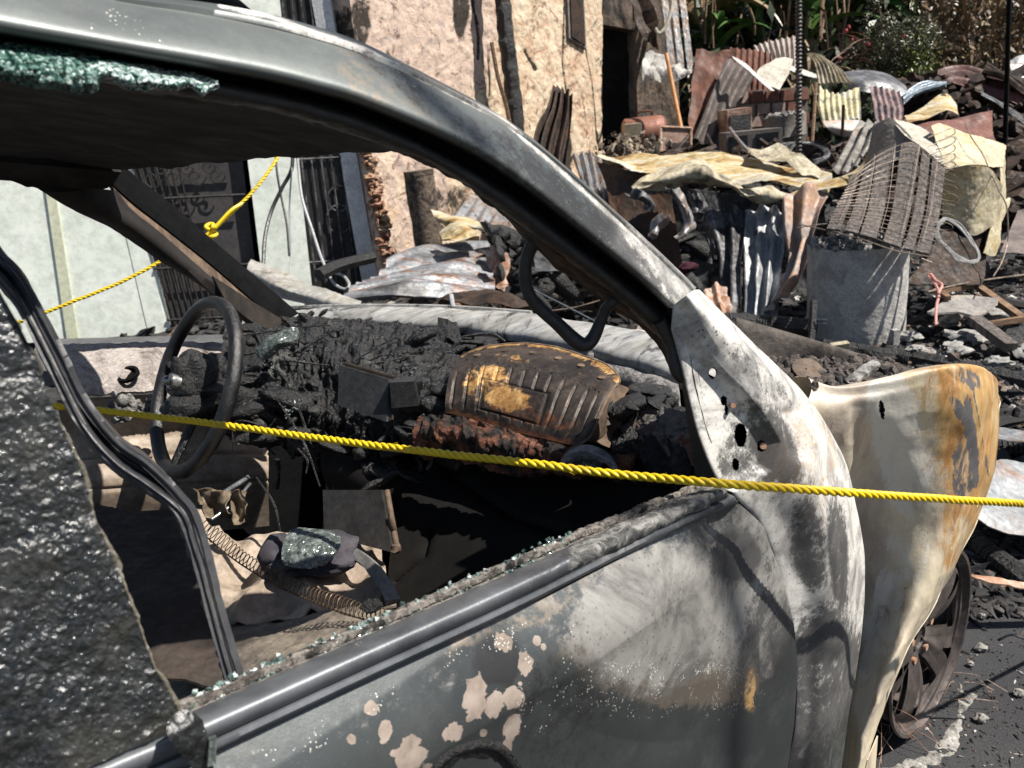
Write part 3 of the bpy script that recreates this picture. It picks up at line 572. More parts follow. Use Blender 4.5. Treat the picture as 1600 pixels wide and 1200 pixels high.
obj('strut_top', en, M['pillar_rust'], car)
G = loft([pdrow([(1318, 600, 1.8), (1345, 578, 1.86), (1368, 566, 1.9)]), pdrow([(1330, 612, 1.77), (1352, 592, 1.82), (1374, 576, 1.87)])], 20, 8)
obj('metal_strip', MB().grid(G, .012), M['charash'], car)
# --- dashboard: melted, lumpy
rows = [pdrow([(360, 512, 2.02), (430, 520, 1.98), (520, 512, 1.93), (600, 520, 1.88), (680, 535, 1.82), (760, 560, 1.76), (880, 590, 1.66), (980, 630, 1.55), (1090, 670, 1.36)]),
        pdrow([(355, 540, 1.92), (430, 535, 1.88), (520, 525, 1.85), (600, 540, 1.79), (680, 560, 1.73), (760, 600, 1.66), (880, 620, 1.55), (980, 650, 1.45), (1090, 690, 1.28)]),
        pdrow([(350, 585, 1.82), (430, 580, 1.78), (520, 570, 1.74), (600, 600, 1.68), (680, 625, 1.62), (760, 650, 1.56), (880, 660, 1.48), (980, 680, 1.40), (1090, 720, 1.24)]),
        pdrow([(350, 640, 1.78), (430, 640, 1.74), (520, 650, 1.70), (600, 660, 1.64), (680, 680, 1.58), (760, 700, 1.52), (880, 715, 1.46), (980, 720, 1.38), (1090, 745, 1.24)]),
        pdrow([(360, 670, 1.88), (430, 690, 1.85), (520, 705, 1.8), (600, 715, 1.74), (680, 725, 1.7), (760, 735, 1.64), (880, 745, 1.56), (980, 750, 1.48), (1090, 770, 1.3)])]
G = loft(rows, 420, 190); nrm = facecam(G, gnormals(G))
G += UP*0; f1 = fbm(G, 9, 3, 41); f2 = 1-np.abs(fbm(G*[1.6, 1, 1], 16, 4, 42))*2.2; f3 = fbm(G, 55, 3, 43); f4 = 1-np.abs(fbm(G*[1, 1, .5], 34, 3, 47))*2
f5 = 1-np.abs(fbm(G*[1, 1, .35]+.03*np.stack([f1, f3, f1], -1), 24, 3, 55))*2.4; G += nrm*(.026*f1+.016*f2+.004*f3+.006*f4+.008*f5)[..., None]
dash = obj('dashboard', MB().grid(G, .01, tn=nrm), M['charmelt'], car)
lm = MB()
for k in range(190):
    c = rng.choice([(420, 540, 40, 25, 1.86), (520, 545, 60, 25, 1.8), (640, 560, 50, 25, 1.72), (390, 600, 50, 50, 1.74), (440, 640, 60, 30, 1.7), (650, 680, 40, 30, 1.56), (600, 740, 40, 30, 1.6), (560, 690, 40, 26, 1.62), (680, 640, 26, 26, 1.58), (1000, 640, 40, 30, 1.40), (480, 500, 60, 10, 1.98), (740, 545, 30, 14, 1.76), (500, 690, 70, 16, 1.66), (400, 660, 40, 26, 1.7)])
    x, y, d = rng.gauss(c[0], c[2]*.6), rng.gauss(c[1], c[3]*.6), c[4]+rng.gauss(0, .02)
    r_ = rng.uniform(.006, .026); lm.blob(PD(x, y, d+.01), (r_*rng.uniform(.8, 2.6), r_, r_*rng.uniform(.4, .9)), k, .4, 1.3, 3, Matrix.Rotation(rng.uniform(-.8, .8), 3, 'Y'))
obj('melted_lumps', lm, M['charmelt'], dash)
dr = MB()
for k in range(38):
    x = rng.choice([rng.gauss(470, 60), rng.gauss(600, 40), rng.uniform(380, 900)]); y = 640+rng.gauss(40, 30); d = 1.66-(x-500)*.0007; P = PD(x, y, d); L_n = rng.uniform(.02, .09)
    dr.tube([P, P+np.array([rng.uniform(-.01, .01), 0, -L_n*.5]), P+np.array([rng.uniform(-.015, .015), 0, -L_n])], [rng.uniform(.004, .009), .003, rng.uniform(.001, .006)], 6, n=8)
for k in range(11):   # loose wires
    x = rng.uniform(380, 780); y = rng.uniform(520, 700); d = 1.80-(y-520)*.0009-(x-380)*.0004
    pts = [PD(x+rng.gauss(0, 26)*i*.5, y+rng.gauss(0, 16)*i*.5, d+rng.gauss(0, .01)) for i in range(5)]
    dr.tube(pts, rng.uniform(.0015, .004), 6, n=24)
for (a, b, d) in (((430, 620), (500, 760), 1.55), ((465, 700), (478, 740), 1.6), ((400, 745), (438, 830), 1.5), ((700, 600), (690, 640), 1.6)):
    dr.tube([PD(*a, d), PD((a[0]+b[0])/2+9, (a[1]+b[1])/2, d), PD(*b, d)], [.0015, .003, .0015], 6, n=14)
obj('drips_and_wires', dr, M['charmelt'], dash)
# upright charred bracket on the cowl
vb = MB(); vb.grid(loft([pdrow([(690, 500, 1.86), (706, 503, 1.84)]), pdrow([(686, 555, 1.82), (704, 560, 1.8)])], 6, 12), .015)
vb.grid(loft([pdrow([(706, 503, 1.84), (708, 506, 1.86)]), pdrow([(704, 560, 1.8), (722, 552, 1.84)])], 6, 6), .01)
for x0, y0 in ((925, 560), (960, 565)): obj('cowl_hook', MB().tube(pdrow([(x0-10, y0+20, 1.62), (x0, y0-6, 1.64), (x0+22, y0-16, 1.66), (x0+50, y0-12, 1.66)]), .009, 8, n=20), M['charash'], dash)
obj('charred_bracket', vb, M['char'], dash)
# radio carrier
rb_ = MB(); A, Bq, Cq, Dq = PD(540, 568, 1.60), PD(618, 590, 1.56), PD(614, 656, 1.55), PD(538, 630, 1.59)
rb_.grid(np.array([[A, Bq], [Dq, Cq]]), .014, tn=np.broadcast_to(-(LF*.2+FW*-1)/1.02*1.0, (2, 2, 3)))
e1 = (Bq-A); e2 = (Dq-A); e1n = e1/np.linalg.norm(e1); e2n = e2/np.linalg.norm(e2); nn = np.cross(e1n, e2n); nn = nn if nn@(CAM-A) > 0 else -nn
rf_ = MB()
for p, q in ((A, Bq), (Bq, Cq), (Cq, Dq), (Dq, A)): rf_.tube([p+nn*.004, q+nn*.004], .0032, 6)
for k in range(24): p = A+e1*(.06+.9*k/24)+e2*.02; rf_.box(p+nn*.006+e2*.06, (.0018, .0018, .009))
rb_.box(PD(632, 612, 1.55), (.05, .04, .05), None, .004); rb_.box(PD(650, 600, 1.56), (.03, .03, .02), None, .004)
rad = obj('radio_carrier', rb_, M['rubber'], dash, smooth=False); [rf_.tube([A+e1*.12+e2*v_+nn*.008, A+e1*.86+e2*(v_+.01)+nn*.008], .0012, 4) for v_ in (.2, .3, .42, .55, .7, .85)]; obj('radio_frame', rf_, M['pillar_far'], rad, smooth=False)
s_m = MB(); s_m.grid(np.array([[A+e1*.08+e2*.14, A+e1*.9+e2*.14], [A+e1*.08+e2*.9, A+e1*.9+e2*.9]])+nn*.0045, .002); obj('radio_face', s_m, M['black'], rad)
# steering wheel
sw = MB(); cc = PD(303, 603, 1.68); st = R(29); nw = -FW*math.cos(st)+UP*math.sin(st); e1 = LF.copy(); e2 = np.cross(nw, e1); e2 = e2 if e2[2] > 0 else -e2
rad_ = .182; ring = [cc+rad_*(math.cos(a)*e1+math.sin(a)*e2*1.0) for a in np.linspace(0, 2*math.pi, 90)]
sw.tube(ring, .0148, 14, cap=False); V = sw.v[-1]; nn_ = fbm(V, 40, 3, 2); sw.v[-1] = V+((V-cc)/np.linalg.norm(V-cc, axis=1)[:, None])*(nn_*.0035)[:, None]
M['wheelrim'] = (lambda: (lambda t: (t.bump(t.noise(160, 5, .7), .7, .003), t.fin(t.mix(t.rng_(t.attr('tan'), .4, .6), t.ramp(t.noise(20, 6, .7), [(.35, (.004, .004, .0045)), (.6, (.016, .015, .015)), (.75, (.06, .056, .052))]), (.3, .2, .13)), .38, 0, .7))[1])(NT('wheel_rim')))()
V = sw.v[-1]; xx, yy = proj(V); tn = ((xx > 335) & (yy > 505) & (yy < 565)).astype(float)*.38+np.clip((500-yy)/80, 0, .3)+.15*fbm(V, 40, 3, 7)
stw = obj('steering_wheel', sw, M['wheelrim'], car, attrs={'tan': tn})
hb = MB()
for a in (R(8), R(172), R(268)):
    q = cc+rad_*(math.cos(a)*e1+math.sin(a)*e2); G = []
    side_ = np.cross(nw, (q-cc)/np.linalg.norm(q-cc))
    hb.tube([cc-nw*.02+(q-cc)*.2, cc-nw*.012+(q-cc)*.6, q], [.022, .014, .012], 8, n=14, flat=.5)
hb.blob(cc-nw*.005, (.055, .035, .075), 3, .35, 2.2, 4); hb.blob(cc+nw*.005-e2*.045-e1*.01, (.055, .035, .03), 5, .3, 2, 3); hb.blob(cc-nw*.03+e2*.05, (.03, .03, .03), 9, .4, 2, 3)
hb.tube([cc-nw*.03, cc-nw*.12, cc-nw*.28], [.035, .03, .035], 12, n=12)
obj('steering_hub', hb, M['charmelt'], stw)
bo = MB(); bo.tube([cc+nw*.02, cc+nw*.052], .016, 14); bo.blob(cc+nw*.055, .011, 1, .1, 1, 2); M['steel'] = mottle('steel', [(.2, .2, .2), (.45, .44, .43), (.6, .6, .6)], 30, rough=.3, metal=.8, bump=.2, bsc=80, bdist=.001)
obj('centre_bolt', bo, M['steel'], stw)
ic = MB(); ic.tube(pdrow([(365, 540, 1.80), (372, 518, 1.83), (395, 515, 1.84), (408, 532, 1.83), (412, 560, 1.80)]), .008, 8, n=24)
G = loft([pdrow([(372, 545, 1.82), (390, 525, 1.84), (408, 545, 1.82)]), pdrow([(375, 575, 1.8), (392, 572, 1.8), (410, 575, 1.78)])], 16, 10); ic.grid(G, .004); obj('instrument_cluster', ic, M['char'], dash)
# broken glass lying on the dash
def shard(mb, pts, d, amp=.004):
    c = np.mean(pts, 0); rows_ = [[PD(*(c+(np.array(p)-c)*t), d+.02*t) for p in pts+[pts[0]]] for t in (.02, .5, 1)]
    G_ = loft([cat(np.array(r), 40) for r in rows_], 60, 14, True); G_ += UP*(fbm(G_, 60, 3, 4)*amp)[..., None]; mb.grid(G_, .003)
gsh = MB(); shard(gsh, [(398, 548), (420, 525), (455, 512), (466, 516), (462, 535), (440, 545), (420, 560), (405, 560)], 1.70)
M['shard'] = (lambda t: (t.facets(300, .7, t.bump(t.noise(60, 5), .6, .004)), t.fin(t.ramp(t.noise(70, 8, .8), [(.35, (.02, .026, .024)), (.5, (.08, .095, .088)), (.6, (.2, .225, .21)), (.68, (.36, .39, .365)), (.75, (.06, .07, .065))]), .15, 0, .9))[1])(NT('glass_shard'))
tag(obj('glass_shard', gsh, M['shard'], dash))
gs2 = MB()
for k in range(120):
    c = rng.choice([(660, 620, 12, 12, 1.60), (672, 655, 14, 12, 1.56), (640, 580, 20, 10, 1.64), (440, 570, 20, 12, 1.68), (460, 635, 8, 12, 1.64)]); s_ = rng.uniform(.002, .006)
    gs2.box(PD(rng.gauss(c[0], c[2]), rng.gauss(c[1], c[3]), c[4]-.03), (s_, s_*.8, s_*.5), Matrix.Rotation(rng.uniform(0, 6), 3, Vector((rng.random(), rng.random(), .3))), .001)
obj('glass_crumbs', gs2, M['shard'], dash, smooth=False)
# --- airbag housing, ribbed
rows = [pdrow([(722, 558, 1.66), (755, 544, 1.65), (800, 539, 1.63), (850, 542, 1.60), (900, 556, 1.55), (945, 575, 1.49), (964, 590, 1.45), (962, 600, 1.43)]),
        pdrow([(712, 565, 1.60), (750, 554, 1.59), (800, 550, 1.57), (850, 556, 1.54), (900, 571, 1.49), (938, 590, 1.44), (952, 602, 1.41), (955, 612, 1.395)]),
        pdrow([(705, 578, 1.55), (745, 566, 1.54), (790, 567, 1.52), (840, 577, 1.49), (890, 591, 1.45), (925, 605, 1.41), (942, 615, 1.38), (948, 624, 1.37)]),
        pdrow([(699, 600, 1.51), (735, 590, 1.50), (780, 594, 1.48), (830, 606, 1.45), (880, 620, 1.41), (912, 632, 1.38), (930, 640, 1.35), (936, 648, 1.34)]),
        pdrow([(695, 628, 1.49), (725, 624, 1.48), (770, 632, 1.46), (820, 645, 1.43), (865, 658, 1.39), (900, 668, 1.36), (918, 674, 1.33), (924, 678, 1.325)]),
        pdrow([(694, 645, 1.49), (720, 650, 1.48), (760, 662, 1.46), (808, 676, 1.43), (850, 686, 1.39), (885, 694, 1.36), (902, 698, 1.335), (906, 699, 1.33)])]
NU, NV = 420, 240
G = loft(rows, NU, NV); nrm = facecam(G, gnormals(G)); U = np.linspace(0, 1, NU)[None, :]; V_ = np.linspace(0, 1, NV)[:, None]
ribs = np.exp(-((((U*12.5) % 1)-.5)/.10)**2)*np.clip((V_-.42)*14, 0, 1)*np.clip((.93-V_)*14, 0, 1)
box_ = np.exp(-((np.maximum(np.abs(U-.42)/.2, np.abs(V_-.74)/.13)-1)/.08)**2)*1.0; ribs = ribs*((np.abs(U-.42) > .21) | (np.abs(V_-.74) > .14))
G += nrm*(-.004*ribs-.003*box_+fbm(G, 12, 3, 6)*.006+fbm(G, 45, 3, 8)*.0012+.004*np.exp(-((V_-.02)/.03)**2))[..., None]
keep = np.ones((NV-1, NU-1), bool)
for k in range(23):
    uc = .12+.80*k/22; keep &= (((U[:, :-1]-uc)/.0085)**2+((V_[:-1]-.405)/.012)**2 > 1)
og = np.exp(-((V_-.0)/(.06+.05*(U > .75)))**2)*1.0+.0*U; X_, Y_ = proj(G)
og = mx(og, soft(G, [(.8, (770, 590, 20, 14, 0)), (.95, (790, 622, 26, 14, 10)), (.7, (745, 600, 16, 18, 0)), (.6, (800, 560, 20, 5, 10))]))
rs = mx(np.clip((V_-.8)*4, 0, 1)+0*U, soft(G, [(.6, (830, 650, 60, 12, 14))]))
t = NT('ribbed_housing'); n1 = t.noise(60, 7, .75); wob = t.math('MULTIPLY', t.math('SUBTRACT', n1, .5), 1.3)
c = t.ramp(t.noise(12, 8, .7, .8), [(.3, (.01, .009, .009)), (.5, (.035, .027, .022)), (.62, (.07, .052, .042)), (.72, (.02, .014, .013))]); c = t.mix(t.rng_(n1, .58, .7, 0, .7), c, (.2, .1, .05))
wob2 = t.math('MULTIPLY', t.math('SUBTRACT', t.noise(34, 9, .8, 1.2), .5), 3.4); c = t.mix(t.rng_(t.math('ADD', t.attr('orange'), wob2), .5, .8), c, t.ramp(n1, [(.35, (.22, .1, .03)), (.5, (.4, .22, .075)), (.65, (.5, .33, .15))])); c = t.mix(t.rng_(t.math('ADD', t.attr('soot'), wob), .5, .75, 0, .9), c, (.12, .045, .02))
t.bump(n1, .5, .003); M['housing'] = t.fin(c, t.rng_(n1, .3, .7, .35, .7), .35)
hs_ = obj('airbag_housing', MB().grid(G, 0, keep), M['housing'], dash, attrs={'orange': og, 'soot': rs})
eg = MB(); eg.tube(G[0, ::6], .0035, 6); eg.tube(G[::8, -1], .0025, 6)
for k in range(6):
    i, j = int(NV*.2), int(NU*(.12+.15*k)); eg.disc(G[i, j]+nrm[i, j]*.001, nrm[i, j], .007, 12, 0, .003)
obj('housing_rim', eg, M['pillar_rust'], hs_)
em = MB(); G2 = loft([list(G[::24, -1]), [p+np.array([.03, .05, -.03]) for p in G[::24, -1]]], 40, 10); em.grid(G2, .003); em.blob(PD(930, 650, 1.42), (.05, .05, .03), 4, .6, 2, 3); em.grid(loft([pdrow([(955, 620, 1.40), (972, 625, 1.42)]), pdrow([(925, 690, 1.36), (950, 700, 1.38)])], 6, 10), .004)
obj('housing_end', em, M['pillar_rust'], hs_)
# rusty foam crumbs below the housing
cr = MB(); G = loft([pdrow([(660, 655, 1.52), (700, 650, 1.47), (760, 664, 1.44), (820, 682, 1.41), (900, 702, 1.34), (990, 715, 1.33)]), pdrow([(650, 680, 1.49), (700, 680, 1.45), (760, 695, 1.42), (820, 708, 1.39), (900, 718, 1.33), (990, 728, 1.32)]), pdrow([(655, 712, 1.54), (700, 712, 1.5), (760, 728, 1.46), (820, 738, 1.43), (900, 740, 1.38), (990, 745, 1.36)])], 260, 70)
nrm = facecam(G, gnormals(G)); G += nrm*(.012*(1-np.abs(fbm(G, 26, 4, 5))*2)+.006*fbm(G, 90, 3, 6))[..., None]; cr.grid(G, .008, tn=nrm)
M['rustcrumb'] = mottle('rustcrumb', [(.006, .006, .006), (.012, .011, .01), (.03, .02, .016), (.15, .055, .03), (.22, .1, .06), (.02, .015, .012)], 17, rough=.85, bump=.9, bsc=140, bdist=.006, contrast=.2)
obj('rusty_crust', cr, M['rustcrumb'], dash)
rc = MB(); G = loft([pdrow([(960, 620, 1.44), (1010, 625, 1.40), (1085, 650, 1.26)]), pdrow([(955, 655, 1.42), (1010, 655, 1.36), (1085, 690, 1.22)]), pdrow([(955, 690, 1.40), (1010, 690, 1.35), (1085, 720, 1.22)]), pdrow([(955, 722, 1.42), (1010, 726, 1.38), (1090, 748, 1.22)])], 160, 90)
nrm = facecam(G, gnormals(G)); G += nrm*(.014*fbm(G, 18, 4, 8)+.005*fbm(G, 90, 3, 6))[..., None]; rc.grid(G, .008, tn=nrm)
M['greycrust'] = mottle('greycrust', [(.02, .018, .018), (.06, .055, .052), (.2, .18, .17), (.16, .06, .035), (.04, .035, .03)], 16, rough=.85, bump=.9, bsc=140, bdist=.006)
obj('dash_end_crust', rc, M['greycrust'], dash)
ob = MB(); G = loft([pdrow([(880, 722, 1.30), (895, 705, 1.31), (920, 700, 1.31), (945, 710, 1.30), (958, 728, 1.29)]), pdrow([(878, 735, 1.27), (895, 722, 1.27), (920, 717, 1.27), (945, 724, 1.27), (962, 738, 1.26)])], 40, 12)
ob.grid(G, .006); ob.blob(PD(915, 722, 1.32), (.03, .02, .016), 2, .4, 2, 3); obj('seat_belt_reel', ob, M['charash'], dash)
# --- grab handle hanging off the pillar
gh = MB(); gh.tube(pdrow([(850, 362, 1.07), (832, 382, 1.08), (822, 410, 1.09), (822, 445, 1.10), (836, 474, 1.11), (870, 505, 1.12), (900, 533, 1.13), (916, 538, 1.13), (928, 526, 1.13), (940, 498, 1.12), (950, 478, 1.11), (972, 462, 1.10)]), [.011, .0095, .009, .009, .009, .0095, .010, .011, .010, .0085, .008, .009], 14, n=90)
obj('grab_handle', gh, M['rubber'], car)
# --- far door and floor of the cabin
M['sill'] = mottle('sill', [(.06, .05, .045), (.28, .24, .22), (.46, .41, .38), (.3, .26, .23)], 14, rough=.8, bump=.9, bsc=60, bdist=.012)
G = loft([cprow([(60, 547, 1.52), (200, 543, 1.52), (300, 540, 1.52), (360, 545, 1.5)]), cprow([(80, 585, 1.42), (200, 580, 1.42), (300, 575, 1.42), (370, 575, 1.42)]), cprow([(100, 625, 1.38), (200, 618, 1.38), (300, 612, 1.38), (370, 610, 1.38)])], 200, 60)
G += UP*(.006*(1-np.abs(fbm(G*[1, 1, 1], 22, 4, 3))*2))[..., None]
fd = obj('far_door', MB().grid(G, .01), M['sill'], car)
hl = MB(); hl.disc(CP(200, 585, 1.39), (0, -.5, 1), .026, 24, .019, .008); hl.disc(CP(200, 586, 1.40), (0, -.5, 1), .020, 24, 0, .005); obj('lock_hole', hl, M['black'], fd)
M['leather'] = mottle('leather', [(.08, .06, .045), (.26, .2, .15), (.42, .345, .275), (.18, .14, .105)], 5, rough=.62, bump=.35, bsc=120, bdist=.002, spec=.4, contrast=.3)
G = loft([cprow([(90, 630, 1.40), (260, 618, 1.40), (420, 615, 1.40)]), cprow([(100, 690, 1.44), (260, 680, 1.44), (420, 680, 1.44)]), cprow([(100, 760, 1.36), (260, 750, 1.36), (420, 745, 1.36)]), cprow([(120, 860, 1.42), (260, 840, 1.42), (420, 820, 1.42)])], 160, 120)
nrm = facecam(G, gnormals(G)); fz = np.linspace(0, 1, 120)[:, None]+0*G[..., 0]
G += nrm*(.008*fbm(G, 8, 3, 4)-.008*np.exp(-((fz-.48)/.012)**2)-.006*np.exp(-((fz-.7)/.01)**2))[..., None]
obj('door_trim', MB().grid(G, .01, tn=nrm), M['leather'], fd)
dl = MB()
for k in range(40): dl.blob(CP(rng.gauss(205, 28), rng.gauss(640, 10), 1.33), rng.uniform(.005, .014), k, .5, 2, 2)
obj('door_debris', dl, M['charash'], fd)
# floor pan, tunnel and firewall, black standing for the cabin's shade
G = loft([[W(.05, 1.5, .45), W(.05, .8, .45), W(.05, .05, .45)], [W(-.6, 1.5, .42), W(-.6, .8, .45), W(-.6, .05, .42)], [W(-1.5, 1.5, .42), W(-1.5, .8, .42), W(-1.5, .05, .42)]], 20, 20)
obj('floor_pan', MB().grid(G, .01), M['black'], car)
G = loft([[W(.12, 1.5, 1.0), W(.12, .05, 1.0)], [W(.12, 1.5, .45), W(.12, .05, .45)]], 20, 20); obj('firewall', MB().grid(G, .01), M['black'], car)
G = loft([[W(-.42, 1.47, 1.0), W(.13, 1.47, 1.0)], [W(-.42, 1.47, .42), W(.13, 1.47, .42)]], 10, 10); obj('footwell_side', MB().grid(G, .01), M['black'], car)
# near door lining and console, cabin shade put in as near-black colour
M['cabin_shade'] = mottle('cabin_shade', [(.003, .0028, .0026), (.007, .006, .0055), (.013, .011, .01)], 3, spec=.2, rough=.8, bump=.25, bsc=60, bdist=.003)
G = loft([pdrow([(640, 735, 1.62), (800, 745, 1.55), (960, 760, 1.42), (1100, 775, 1.25)]), pdrow([(620, 820, 1.55), (800, 830, 1.45), (960, 830, 1.36), (1100, 820, 1.22)]), pdrow([(600, 1000, 1.45), (800, 980, 1.35), (960, 900, 1.3), (1100, 860, 1.2)])], 80, 60)
nrm = facecam(G, gnormals(G)); X_, Y_ = proj(G); G -= nrm*(.02*np.exp(-(dist(X_, Y_, [(700, 740), (800, 810), (900, 840), (1000, 830)])/8)**2)+.015*np.exp(-(dist(X_, Y_, [(675, 830), (665, 870), (620, 910)])/6)**2))[..., None]
obj('kick_panel', MB().grid(G, .01), M['cabin_shade'], car)
G = loft([pdrow([(505, 700, 1.66), (560, 715, 1.62), (640, 720, 1.62)]), pdrow([(510, 740, 1.66), (570, 760, 1.60), (640, 770, 1.6)]), pdrow([(540, 800, 1.7), (590, 820, 1.66), (640, 830, 1.64)])], 40, 40)
obj('centre_console', MB().grid(G, .01), M['cabin_shade'], car)
# --- seat remains: crumpled beige leather
def fabric(name, rows, mat, sc=9, amp=.03, nu=220, nv=160, seed=1, fine=.003, par=None, ridge=.02):
    G = loft([pdrow(r) for r in rows], nu, nv); n_ = facecam(G, gnormals(G))
    G += n_*(amp*fbm(G, sc, 3, seed)+ridge*(1-np.abs(fbm(G, sc*1.2, 2, seed+9))*3).clip(-1, 1)+fine*fbm(G, 70, 3, seed+3))[..., None]
    return obj(name, MB().grid(G, .004, tn=n_), mat, par or car)
st_ = fabric('seat_cover', [[(300, 800, 1.62), (350, 850, 1.56), (420, 845, 1.56), (500, 835, 1.58), (590, 860, 1.56)], [(260, 850, 1.52), (340, 880, 1.48), (430, 890, 1.46), (520, 885, 1.46), (600, 900, 1.44)], [(230, 900, 1.44), (340, 925, 1.38), (430, 930, 1.36), (520, 930, 1.36), (615, 940, 1.32)], [(220, 950, 1.42), (330, 975, 1.34), (420, 975, 1.30), (520, 955, 1.28), (620, 960, 1.24)]], M['leather'], 8, .03, seed=11)
fabric('seat_base', [[(200, 930, 1.42), (320, 960, 1.38), (420, 975, 1.30), (520, 950, 1.25), (640, 950, 1.20)], [(210, 1000, 1.3), (320, 1010, 1.25), (430, 1005, 1.18), (540, 990, 1.12), (660, 960, 1.06)], [(220, 1100, 1.2), (320, 1090, 1.12), (430, 1060, 1.06), (560, 1010, 1.0), (680, 970, .98)]], mottle('seatbase', [(.05, .045, .04), (.15, .125, .1), (.26, .22, .17), (.1, .085, .07)], 7, rough=.8, bump=.6, bsc=200, bdist=.003, stretch=(1, 1, 1)), 5, .012, seed=14, ridge=.004)
fabric('rear_seat_remains', [[(120, 780, 1.5), (200, 800, 1.48), (290, 790, 1.5)], [(150, 850, 1.35), (220, 880, 1.35), (320, 880, 1.35)], [(180, 930, 1.25), (240, 940, 1.25), (330, 960, 1.25)], [(200, 1080, 1.1), (260, 1060, 1.1), (350, 1080, 1.1)]], mottle('shaded_leather', [(.012, .009, .008), (.035, .026, .02), (.06, .044, .036)], 4, rough=.7, bump=.3, bsc=60), 5, .012, seed=17, ridge=.004)  # rear seat: darker copy of the leather, cabin shade put into its colour
# bundle of burnt cloth with crumbled glass on it
M['cloth'] = mottle('cloth', [(.02, .018, .024), (.05, .045, .055), (.085, .08, .095)], 9, rough=.9, bump=.4, bsc=150, bdist=.002)
cl = MB(); cl.blob(PD(485, 868, 1.42), (.085, .06, .028), 12, .5, 1.7, 4); cl.blob(PD(432, 862, 1.43), (.03, .04, .03), 13, .4, 1.7, 3)
cloth = obj('burnt_bundle', cl, M['cloth'], None); tag(cloth, 'bundle of dark burnt cloth lying on the crumpled beige seat cover', 'cloth')
gb = MB(); G = loft([pdrow([(455, 838, 1.40), (500, 838, 1.40), (530, 848, 1.39)]), pdrow([(445, 862, 1.36), (490, 862, 1.355), (532, 862, 1.36)]), pdrow([(450, 885, 1.35), (485, 890, 1.345), (505, 880, 1.35)])], 90, 70); n_ = facecam(G, gnormals(G)); G += n_*(.007*fbm(G, 30, 4, 5)+.012)[..., None]; gb.grid(G, .004)
o = obj('crazed_glass_sheet', gb, M['shard'], None); tag(o, 'crumbled green glass sheet lying on the dark cloth bundle', 'glass')
ar = MB(); G = loft([pdrow([(535, 850, 1.44), (560, 858, 1.42), (590, 880, 1.38), (612, 910, 1.34), (625, 945, 1.30)]), pdrow([(545, 875, 1.42), (565, 880, 1.40), (585, 900, 1.37), (598, 925, 1.33), (602, 950, 1.29)])], 60, 14); ar.grid(G, .014); G += UP*.0; obj('seat_frame', ar, mottle('greytrim', [(.09, .088, .085), (.18, .175, .17), (.25, .24, .23)], 12, rough=.85, bump=.4), car)
# leaning burnt plate (box lid)
pb = MB(); q = np.array([[PD(513, 768, 1.52), PD(604, 766, 1.47)], [PD(514, 838, 1.49), PD(620, 863, 1.44)]]); pb.grid(loft([list(q[0]), list(q[1])], 20, 20), .018)
M['plate'] = mottle('plate', [(.012, .0115, .011), (.03, .028, .026), (.055, .05, .046), (.11, .1, .09)], 10, rough=.55, metal=.3, bump=.4, bsc=60, bdist=.003, contrast=.3)
plate = obj('burnt_case', pb, M['plate'], None, smooth=False); tag(plate, 'flat square burnt metal case standing upright beside the seat remains', 'case')
pe = MB(); pe.tube([PD(604, 766, 1.465), PD(621, 863, 1.435)], .006, 8, n=20); pe.blob(PD(618, 858, 1.43), .01, 3, .5, 2, 2); pe.blob(PD(612, 820, 1.44), (.007, .006, .02), 4, .5, 2, 2); obj('case_edge', pe, M['pillar_rust'], plate)
# pedals, crumpled papers in front of the far door
pp = MB()
for (x, y, w1, h1, d) in ((338, 790, 44, 20, 1.66), (372, 795, 22, 26, 1.66), (322, 778, 34, 12, 1.7)):
    G = loft([pdrow([(x-w1/2, y-h1, d), (x, y-h1-5, d-.02), (x+w1/2, y-h1, d)]), pdrow([(x-w1/2, y, d-.02), (x, y+4, d), (x+w1/2, y, d-.03)]), pdrow([(x-w1/2+4, y+h1, d-.03), (x, y+h1, d-.02), (x+w1/2, y+h1-6, d)])], 40, 30); n_ = facecam(G, gnormals(G)); G += n_*(.014*fbm(G, 20, 3, int(x))+.003*(1-np.abs(fbm(G, 40, 2, 3))*3))[..., None]; pp.grid(G, .002)
o = obj('crumpled_papers', pp, mottle('paper', [(.03, .024, .018), (.16, .12, .08), (.32, .26, .18)], 24, rough=.85, bump=.2), None); tag(o, 'scorched crumpled papers on the floor below the steering wheel', 'papers')
tb = MB(); tb.tube(pdrow([(315, 800, 1.66), (350, 770, 1.68), (390, 745, 1.7)]), .006, 8); tb.tube(pdrow([(330, 812, 1.62), (362, 790, 1.66), (392, 755, 1.68)]), .004, 8); obj('pedal_arm', tb, M['steel'], car)
# long coil of springs across the seat
sp_ = MB(); base = catl(np.array(pdrow([(318, 822, 1.30), (380, 872, 1.27), (450, 912, 1.22), (520, 940, 1.17), (575, 958, 1.13), (618, 964, 1.10)])), 1600)
T = np.gradient(base, axis=0); T /= np.linalg.norm(T, axis=1)[:, None]; sd_ = np.cross(T, CF); sd_ /= np.linalg.norm(sd_, axis=1)[:, None]; bz = np.cross(T, sd_)
ph = np.linspace(0, 2*math.pi*50, 1600)+.6*np.sin(np.linspace(0, 30, 1600)); rr = .0108*(1+.12*np.sin(np.linspace(0, 19, 1600)))
sp_.tube(base+(np.cos(ph)*rr)[:, None]*sd_+(np.sin(ph)*rr)[:, None]*bz*.8, .0008, 5)
sp_.tube(base[::40]+sd_[::40]*(.0105 if (sd_[0]@UP) < 0 else -.0105), .0012, 6)
obj('seat_spring', sp_, mottle('springm', [(.03, .022, .016), (.1, .07, .045), (.2, .13, .075)], 20, rough=.55, metal=.5, bump=.2), car)
bl_ = MB(); bl_.blob(PD(580, 948, 1.11), (.014, .01, .010), 3, .5, 2, 3); obj('melted_knot', bl_, M['char'], car)
